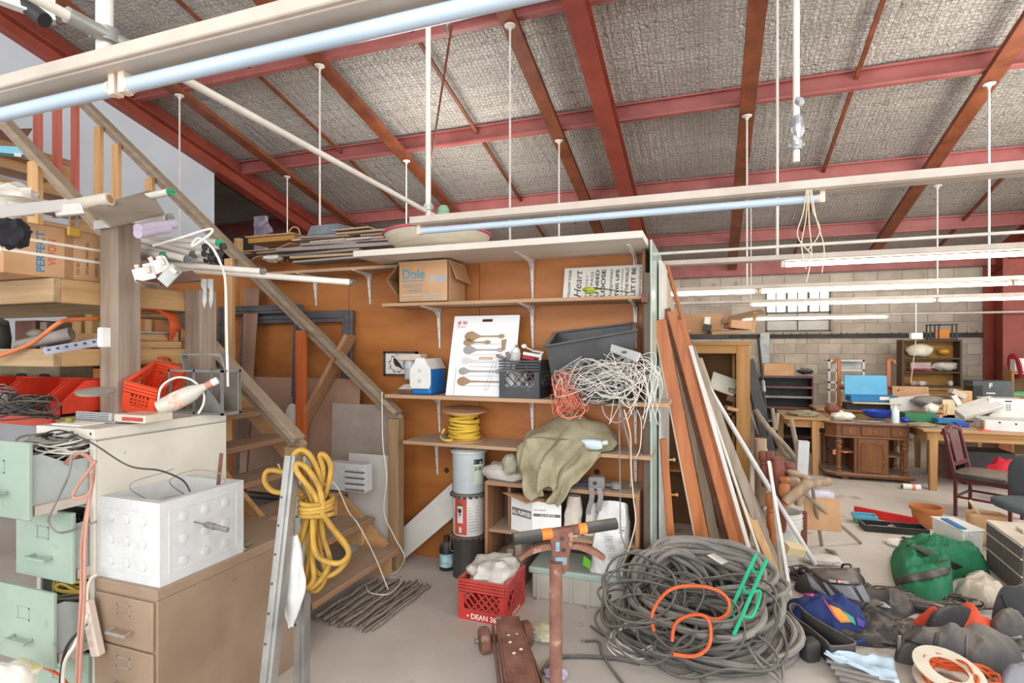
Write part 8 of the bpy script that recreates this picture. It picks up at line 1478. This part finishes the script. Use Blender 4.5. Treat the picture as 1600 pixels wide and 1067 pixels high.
def bag(name, lab, m, pts, h, cat='bag', **k):
    o = thing(name, lab, cat, outline(pts, h)[0]*1.0); o.location.z = 0; WLOC[o.name] = Vector(o.location); return o, pillow('body', m, pts, h, o, **k)
g, gb = bag('duffel_bag', 'large green canvas bag with black straps slumped in front of the white tub', m_gbag, [(1392, 850), (1410, 835), (1450, 829), (1480, 838), (1530, 862), (1546, 880), (1540, 888), (1500, 890), (1488, 900), (1488, 928), (1462, 943), (1430, 935), (1400, 908)], .21, seed=3, amp=.4, wr=.035)
panel('strap', m_blkn, gb, g, [(1402, 843), (1412, 838), (1505, 886), (1492, 890)], 22, 5, .008); panel('strap', m_blkn, gb, g, [(1399, 902), (1486, 884), (1482, 899), (1401, 914)], 22, 5, .008)
bp_, bpb = bag('backpack', 'grey and black backpack with white lettering lying by the white pole', m_blkn, [(1254, 888), (1345, 886), (1350, 905), (1362, 940), (1358, 952), (1340, 955), (1300, 938), (1262, 918), (1242, 905)], .15, seed=5, amp=.15, wr=.012)
panel('flap', m_char, bpb, bp_, [(1258, 889), (1342, 887), (1347, 914), (1290, 910)], 10, 6, .012, .01)
for q in ([(1256, 891), (1264, 897), (1296, 933), (1268, 919)], [(1284, 908), (1290, 910), (1309, 934), (1299, 932)], [(1298, 913), (1330, 916), (1345, 940), (1322, 934)], [(1336, 916), (1347, 913), (1364, 943), (1350, 940)]): panel('grey_panel', m_gryn, bpb, bp_, q, 6, 8, .009)
p = ontop(bpb, 1295, 909, .026); q_ = ontop(bpb, 1326, 912, .026); u = (q_-p); up = V(0, .3, 1); text('TEAM', m_paper, bp_, p, u, up, width=u.length*.36, size=.022, bold=.001); text('WORLD', m_paper, bp_, p+u*.56, u, up, width=u.length*.46, size=.022, bold=.001); mark([rect(0, .03, -.004, .022)], m_redp, bp_, p+u*.4, u, up, 'red_badge'); mark([rect(.012, .018, .001, .017), rect(.007, .023, .006, .012)], m_paper, bp_, p+u*.4+V(0, -.002, .0), u, up, 'white_cross')
b = MB(); b.tube(smoothpath([ontop(bpb, 1315, 887), onZ(1318, 882, .13), onZ(1328, 882, .13), ontop(bpb, 1330, 887)], 4), .008, 6); b.build('grab_handle', m_blkn, bp_, smooth=True)
nv, nvb = bag('navy_bag', 'navy blue sports bag with pink, orange and teal patches', m_navy, [(1227, 930), (1238, 921), (1270, 925), (1300, 938), (1345, 962), (1362, 988), (1345, 995), (1310, 998), (1285, 985), (1240, 965)], .17, seed=7, amp=.25, wr=.025)
for q, c1, nm in (([(1285, 935), (1292, 941), (1312, 972), (1303, 962)], '#e0567e', 'pink_patch'), ([(1294, 944), (1312, 951), (1333, 972), (1313, 973)], '#e8963c', 'orange_patch'), ([(1316, 953), (1334, 965), (1338, 978), (1330, 972)], '#3fa08f', 'teal_patch'), ([(1338, 964), (1352, 972), (1350, 982), (1340, 977)], '#5a4a9c', 'violet_patch'), ([(1246, 924), (1272, 928), (1270, 932), (1248, 928)], '#d9609a', 'pink_piping')): panel(nm, mat(nm, c1, c1, rough=.7), nvb, nv, q, 6, 6, .006)
b = MB(); P = [onZ(x, y, .03) for x, y in ((1270, 985), (1310, 1003), (1345, 1002), (1360, 992))]; b.tube(smoothpath(P, 5), .012, 6); b.build('handle_strap', m_navy, nv, smooth=True)
# open black pouch
po = thing('black_pouch', 'long open black pouch lying in front of the navy bag', 'pouch', flr(1290, 1020)); R0 = [(1234, 948), (1246, 946), (1262, 968), (1300, 1003), (1325, 1023), (1336, 1038), (1300, 1042), (1290, 1030), (1265, 1000), (1240, 972)]
P = outline(R0, .14); rim = [V(p.x, p.y, .11) for p in P]; c = sum(rim, V(0, 0, 0))/len(rim); base = [V(c.x+(p.x-c.x)*.95, c.y+(p.y-c.y)*.95, .002) for p in P]; rs_ = smoothpath(rim, 4, True); bs_ = smoothpath(base, 4, True); N = len(rs_); b = MB(); b.add(rs_+bs_+[V(0, 0, 0)+p for p in bs_], [(i, (i+1) % N, N+(i+1) % N, N+i) for i in range(N)]+[tuple(range(N, 2*N))]); b.build('body', m_blkn, po, smooth=True, thick=.008); MB().tube(rs_, .006, 6, closed=True).build('rim', m_char, po, smooth=True)
ca = thing('caster_brace', 'black moulded plastic clip standing in front of the black pouch', 'clip', flr(1266, 1034)); b = MB(); b.blob(flr(1265, 1030)+V(0, 0, .055), (.05, .045, .06), .5, n=16, amp=.1, sq=.5, flat=.001); b.build('body', m_enddk, ca, smooth=True); b = MB(); b.tube([flr(1256, 1020)+V(0, 0, .06), flr(1243, 1016)+V(0, 0, .07), flr(1240, 1022)+V(0, 0, .06)], .012, 8); b.build('hook', m_enddk, ca, smooth=True)
# black bags
for nm, lab, m, pts, h, k in (
 ('wheeled_bag', 'big charcoal wheeled bag stretched along the lower right', m_char, [(1400, 985), (1425, 980), (1480, 988), (1520, 992), (1560, 1010), (1600, 1030), (1600, 1045), (1560, 1055), (1535, 1060), (1490, 1040), (1455, 1035), (1415, 1020), (1400, 1010)], .19, dict(seed=11, amp=.25, wr=.03)),
 ('black_bag', 'flat black bag lying between the backpack and the orange cloth', m_blkn, [(1350, 905), (1375, 915), (1420, 925), (1440, 945), (1425, 960), (1395, 970), (1350, 960), (1330, 945)], .06, dict(seed=12, amp=.4, wr=.025)),
 ('black_jacket', 'crumpled black nylon jacket below the navy bag', m_blkn, [(1330, 985), (1370, 960), (1410, 975), (1405, 1000), (1385, 1012), (1350, 1010), (1320, 1003)], .045, dict(seed=13, amp=.5, wr=.025)),
 ('orange_cloth', 'bright orange red cloth bag between the black bags', m_orcl, [(1420, 968), (1445, 955), (1500, 953), (1535, 960), (1540, 975), (1558, 985), (1552, 998), (1520, 1000), (1470, 985), (1435, 975)], .13, dict(seed=14, amp=.3, wr=.03)),
 ('black_case', 'narrow black case lying over the orange cloth', m_blkn, [(1443, 975), (1460, 966), (1500, 976), (1535, 988), (1520, 992), (1480, 992), (1450, 988)], .19, dict(seed=15, amp=.05, wr=.006)),
 ('travel_case', 'black padded case standing at the right edge by the ribbed case', m_blkn, [(1549, 935), (1565, 925), (1600, 932), (1620, 950), (1615, 975), (1590, 975), (1565, 965)], .24, dict(seed=16, amp=.1, wr=.015)),
 ('charcoal_bag', 'charcoal bag with a pale stripe at the right edge', m_char, [(1540, 965), (1570, 962), (1620, 975), (1620, 1005), (1570, 1003), (1548, 992)], .13, dict(seed=17, amp=.3, wr=.02)),
 ('grey_pouch', 'grey pouch in the bottom right corner', m_gryn, [(1560, 1060), (1575, 1045), (1610, 1042), (1620, 1090), (1570, 1090)], .12, dict(seed=18, amp=.2, wr=.02)),
 ('linen_heap', 'pale wrinkled linen heap between the green bag and the ribbed case', m_linen, [(1492, 915), (1510, 895), (1535, 890), (1560, 908), (1572, 925), (1555, 950), (1530, 950), (1500, 930)], .1, dict(seed=19, amp=.3, wr=.03))):
    o, bo = bag(nm, lab, m, pts, h, 'cloth' if nm in ('orange_cloth', 'linen_heap') else 'jacket' if nm == 'black_jacket' else 'case' if nm.endswith('case') else 'bag', **k)
    if nm == 'wheeled_bag':
        for x, y in ((1405, 1012), (1462, 1030)): b = MB(); c = onZ(x, y, .05); b.tube([c+_R*(.02*math.cos(a))+_F*(.03*math.cos(a))+V(0, 0, .06*math.sin(a)) for a in [2*math.pi*i/16 for i in range(16)]], .011, 7, closed=True); b.build('wheel_guard', m_lead, o, smooth=True)
        b = MB(); b.tube(smoothpath([ontop(bo, 1416, 1001, 0), ontop(bo, 1426, 1001, .03), ontop(bo, 1438, 1006, 0)], 4), .01, 6); b.build('handle', m_blkn, o, smooth=True); panel('seam_band', m_blkn, bo, o, [(1462, 988), (1468, 988), (1462, 1030), (1456, 1030)], 4, 10)
        panel('pale_seam', m_char, bo, o, [(1510, 993), (1514, 993), (1512, 1035), (1507, 1035)], 4, 8)
    if nm == 'charcoal_bag': panel('pale_stripe', m_gryn, bo, o, [(1552, 1001), (1595, 992), (1598, 997), (1556, 1004)], 8, 3)
    if nm == 'travel_case':
        P = [ontop(bo, x, y) for x, y in ((1566, 930), (1572, 945), (1580, 960), (1592, 970))]; b = MB(); b.tube(smoothpath(P, 5), .007, 6); b.build('piping', m_enddk, o, smooth=True)
    if nm == 'black_case': P = [ontop(bo, x, y) for x, y in ((1458, 969), (1490, 978), (1525, 989))]; b = MB(); b.tube(smoothpath(P, 5), .005, 6); b.build('zip', m_char, o, smooth=True)
    if nm == 'black_bag': panel('white_tag', m_white_en, bo, o, [(1370, 938), (1382, 941), (1393, 950), (1375, 948)], 4, 3, .01)
o = thing('shoe', 'small black shoe beside the green bag and orange cloth', 'shoe', flr(1450, 960)); b = MB(); b.blob(flr(1450, 957)+V(0, 0, .035), (.12, .045, .04), -.2, n=16, amp=.1, flat=.001); b.build('upper', m_seat, o, smooth=True); b = MB(); b.blob(flr(1450, 958)+V(0, 0, .008), (.125, .05, .01), -.2, n=16, amp=0); b.build('sole', m_enddk, o)
tag(loops(flr(1452, 938)+V(0, 0, .02), (.35, .14, .015), 9, .006, 61, zmin=0).build('strap_tangle', m_blackw, None, smooth=True), 'black straps lying between the backpack and the green bag', 'strap', kind='stuff')
tag(loops(flr(1253, 905)+V(0, 0, .06), (.1, .1, .05), 7, .008, 62, zmin=0).build('strap_tangle', m_blackw, None, smooth=True), 'black cord bundle at the left of the grey backpack', 'strap', kind='stuff')
for k, (x, y, rx, ry, a) in enumerate(((1400, 945, .2, .1, .3), (1390, 985, .16, .08, -.2), (1425, 985, .14, .07, .5), (1535, 1005, .22, .1, .2), (1345, 945, .15, .07, .6), (1360, 1000, .2, .06, 0))):
    c = flr(x, y); b = MB(); b.surf(lambda u, v: (c.x+rx*(2*u-1)*math.cos(a)-ry*(2*v-1)*math.sin(a), c.y+rx*(2*u-1)*math.sin(a)+ry*(2*v-1)*math.cos(a), .012+.05*abs(noise.noise(V(u*4+k, v*4, k)))+.03*abs(noise.noise(V(u*11, v*8+k, k)))), 22, 14)
    tag(b.build('black_cloth', m_blkn if k % 2 else m_char, None, smooth=True, thick=.006), ('crumpled dark cloth beneath the flat black bag, toward the green bag', 'crumpled black cloth at the left end of the wheeled bag', 'crumpled dark cloth under the orange cloth', 'crumpled black cloth under the middle of the wheeled bag', 'crumpled dark cloth between backpack and navy bag', 'thin black cloth just below the navy bag')[k], 'cloth')
# blue white cloth with slatted piece
o = thing('slatted_vent', 'grey slatted piece under the pale blue cloth at the bottom edge', 'vent', flr(1330, 1060)); a, c = flr(1291, 1046)+V(0, 0, .05), flr(1366, 1064)+V(0, 0, .05); dn = V(.06, -.2, -.04)
for k in range(5): b = MB(); b.beam(a+dn*(k/5), c+dn*(k/5), .03, .016); b.build('slat', m_gplas, o, bevel=.003)
b = MB(); P = [flr(1292, 1043), flr(1330, 1038), flr(1378, 1043), flr(1395, 1052), flr(1388, 1075), flr(1352, 1056)]; b.surf(lambda u, v: (P[0]*(1-u)+P[3]*u)+V(-.02*v, -.16*v*u-.03*v, .085+.03*noise.noise(V(u*5, v*4, 2))-.05*u*v), 24, 10); tag(b.build('pale_blue_cloth', mat('ice_blue', '#c3d4e0', '#adc1cf', rough=.8, scale=8), None, smooth=True, thick=.005), 'pale blue cloth draped over the slatted piece at the bottom edge', 'cloth')
# cord reel
re = thing('cord_reel', 'cream plastic reel with orange cord at the bottom right edge', 'reel', flr(1470, 1060)); c = flr(1482, 1078); m_reel = mat('cream_reel', '#d9d0bc', '#c6bca6', rough=.5)
Mz = Euler((.25, .1, 0)).to_matrix()
for z in (.025, .1): b = MB(); b.lathe([(.08, 0), (.15, 0), (.15, .008), (.08, .008), (.08, 0)], c+V(0, 0, z), 32, Mz, cap=False); b.build('flange', m_reel, re, smooth=True)
for k in range(7): MB().tube(ring(c+V(0, 0, .05+.007*k), .1+.006*(k % 3), .1, .25, 0, 200+k, .04, .01), .007, 6, closed=True).build('cord_turn', m_orw, re, smooth=True)
for k in range(3): MB().tube(ring(flr(1500+6*k, 1072)+V(0, 0, .05), .16, .07, .2, .2, 220+k, .1, .01), .008, 6, closed=True).build('loose_cord', m_orw, re, smooth=True)
# floor things toward the back
b = MB(); a, c = flr(1335, 803), flr(1432, 823); b.beam(a+V(0, 0, .04), c+V(0, 0, .04), .03, .085); tag(b.build('red_strip', mat('signal_red', '#d02a2c', '#b92325', rough=.4), None, bevel=.003), 'long bright red strip standing on edge on the floor', 'strip')
bk = thing('pencil_basket', 'little blue and green plastic basket before the red strip', 'basket', flr(1351, 816)); c = flr(1351, 817); b = MB(); b.bx(c.x-.09, c.x+.09, c.y-.05, c.y+.06, .001, .05); b.build('body', mat('grass_green', '#5f9d44', '#4f8a37', rough=.5), bk, bevel=.006); b = MB()
for r in ((-.1, .1, -.06, -.045), (-.1, .1, .055, .07), (-.1, -.085, -.045, .055), (.085, .1, -.045, .055)): b.bx(c.x+r[0], c.x+r[1], c.y+r[2], c.y+r[3], .048, .085)
b.build('rim', m_bcase, bk, bevel=.004)
tt = thing('tool_tray', 'open black tool tray on the floor before the red strip', 'tray', flr(1400, 830)); a, c = flr(1348, 826)+V(0, 0, .03), flr(1446, 834)+V(0, 0, .03)
b = MB(); d = (c-a); s_ = V(-d.y, d.x, 0).normalized(); b.beam(a-s_*.08, c-s_*.08, .012, .06); b.beam(a+s_*.1, c+s_*.1, .012, .06); b.beam(a+s_*.01-V(0, 0, .026), c+s_*.01-V(0, 0, .026), .17, .006); b.beam(a-s_*.08, a+s_*.1, .012, .06); b.beam(c-s_*.08, c+s_*.1, .012, .06); b.beam(a+d*.5-s_*.08, a+d*.5+s_*.1, .008, .05); b.build('tray', m_blackw, tt); b = MB(); b.cyl(a+d*.1, a+d*.42, .012, n=8); b.box(a+d*.46, (.05, .04, .04)); b.build('socket_handle', m_alu, tt)
pt = thing('orange_tub', 'orange brown round tub on the floor beside the white bin', 'tub', flr(1448, 826)); c = flr(1448, 822); b = MB(); b.lathe([(.1, .001), (.125, .16), (.14, .16), (.142, .19), (.12, .19), (.1, .03), (.001, .03)], c, 26); b.build('body', mat('terracotta', '#c07a48', '#a86638', rough=.6), pt, smooth=True)
wb_ = thing('white_bin', 'white plastic bin with a lid and a blue strip on it', 'bin', flr(1500, 862)); hb = .27; T4 = [onZ(1453, 806, hb), onZ(1490, 807, hb), onZ(1541, 828, hb), onZ(1506, 830, hb)]; cc = sum(T4, V(0, 0, 0))/4
b = MB(); B4 = [V(cc.x+(p.x-cc.x)*.85, cc.y+(p.y-cc.y)*.85, .001) for p in T4]; T5 = [V(cc.x+(p.x-cc.x)*.95, cc.y+(p.y-cc.y)*.95, hb-.012) for p in T4]; b.add(B4+T5, BOXF); b.build('body', m_coolw, wb_, bevel=.008); b = MB(); b.add([p-V(0, 0, .012) for p in T4]+T4, BOXF); b.build('lid', m_coolw, wb_, bevel=.005)
b = MB(); a, c = onZ(1475, 810, hb+.006), onZ(1505, 826, hb+.006); b.beam(a, c, .05, .008); b.build('blue_strip', m_bdeep, wb_); b = MB(); b.box(T5[3]*.7+T5[2]*.3+V(0, -.012, -.02), (.03, .02, .02)); b.build('latch', m_white_en, wb_)
kb = thing('paper_bag', 'open brown paper bag behind the ribbed case', 'bag', flr(1545, 860)); c = onZ(1548, 845, .0); b = MB(); c = flr(1540, 850); b.surf(lambda u, v: (c.x+(.1+.035*v)*math.copysign(abs(math.cos(2*math.pi*u))**.5, math.cos(2*math.pi*u))+.01*noise.noise(V(u*9, v*4, 1)), c.y+.08*math.copysign(abs(math.sin(2*math.pi*u))**.5, math.sin(2*math.pi*u)), .002+.27*v), 28, 8, True); b.build('body', m_card, kb, smooth=True, thick=.003); b = MB(); b.cyl(V(c.x-.02, c.y, .2), onD(1516, 782, (c-EYE).dot(_F)), .012, n=8); b.build('stick', m_cream, kb)
rcse = thing('ribbed_case', 'dark ribbed metal case with pale seams standing at the right edge', 'case', flr(1580, 940)); m_ribc = mat('ribbed_taupe', '#77706a', '#625b55', rough=.5, metal=.2, scale=(3, 3, 60), bump=.2)
a, c = onZ(1543, 806, .32), onZ(1600, 838, .33); a0 = onZ(1541, 885, .0); top0 = V(a0.x, a0.y, .36); dirc = (flr(1600, 936)-a0).normalized(); dirc = (flr(1612, 950)-a0).normalized(); nrm = V(-dirc.y, dirc.x, 0); nrm = nrm if nrm.x > 0 else -nrm
Lc = .62; b = MB(); b.quad3(a0, a0+dirc*Lc, a0+dirc*Lc+V(0, 0, .36), top0, -.26) if (dirc.cross(V(0, 0, 1))).dot(nrm) < 0 else b.quad3(a0, a0+dirc*Lc, a0+dirc*Lc+V(0, 0, .36), top0, .26); b.build('body', m_ribc, rcse, bevel=.006)
for z in (.355, .27, .15): b = MB(); b.beam(a0-nrm*.003+V(0, 0, z), a0+dirc*Lc-nrm*.003+V(0, 0, z), .008, .008); b.build('seam', m_wedge, rcse)
for k in range(24): q0 = a0-nrm*.002+dirc*(.02+.025*k); b = MB(); b.beam(q0+V(0, 0, .02), q0+V(0, 0, .34), .006, .005, nrm); b.build('rib', m_ribc, rcse)
b = MB(); b.add([top0+V(0, 0, .002), top0+dirc*Lc+V(0, 0, .002), top0+dirc*Lc+nrm*.255+V(0, 0, .002), top0+nrm*.255+V(0, 0, .002), top0+V(0, 0, .006), top0+dirc*Lc+V(0, 0, .006), top0+dirc*Lc+nrm*.255+V(0, 0, .006), top0+nrm*.255+V(0, 0, .006)], BOXF); b.build('top_cover', m_linen, rcse)
b = MB(); p = top0+dirc*.2+nrm*.12+V(0, 0, .02); b.tube([p, p+dirc*.12], .012, 8); b.build('handle', m_reel, rcse)
b = MB(); b.blob(flr(1405, 852)+V(0, 0, .02), (.1, .09, .03), n=16, amp=.5, sc=3, seed=31, flat=.001); tag(b.build('white_paper', m_paper, None, smooth=True), 'crumpled white paper beside the top of the green bag', 'paper')
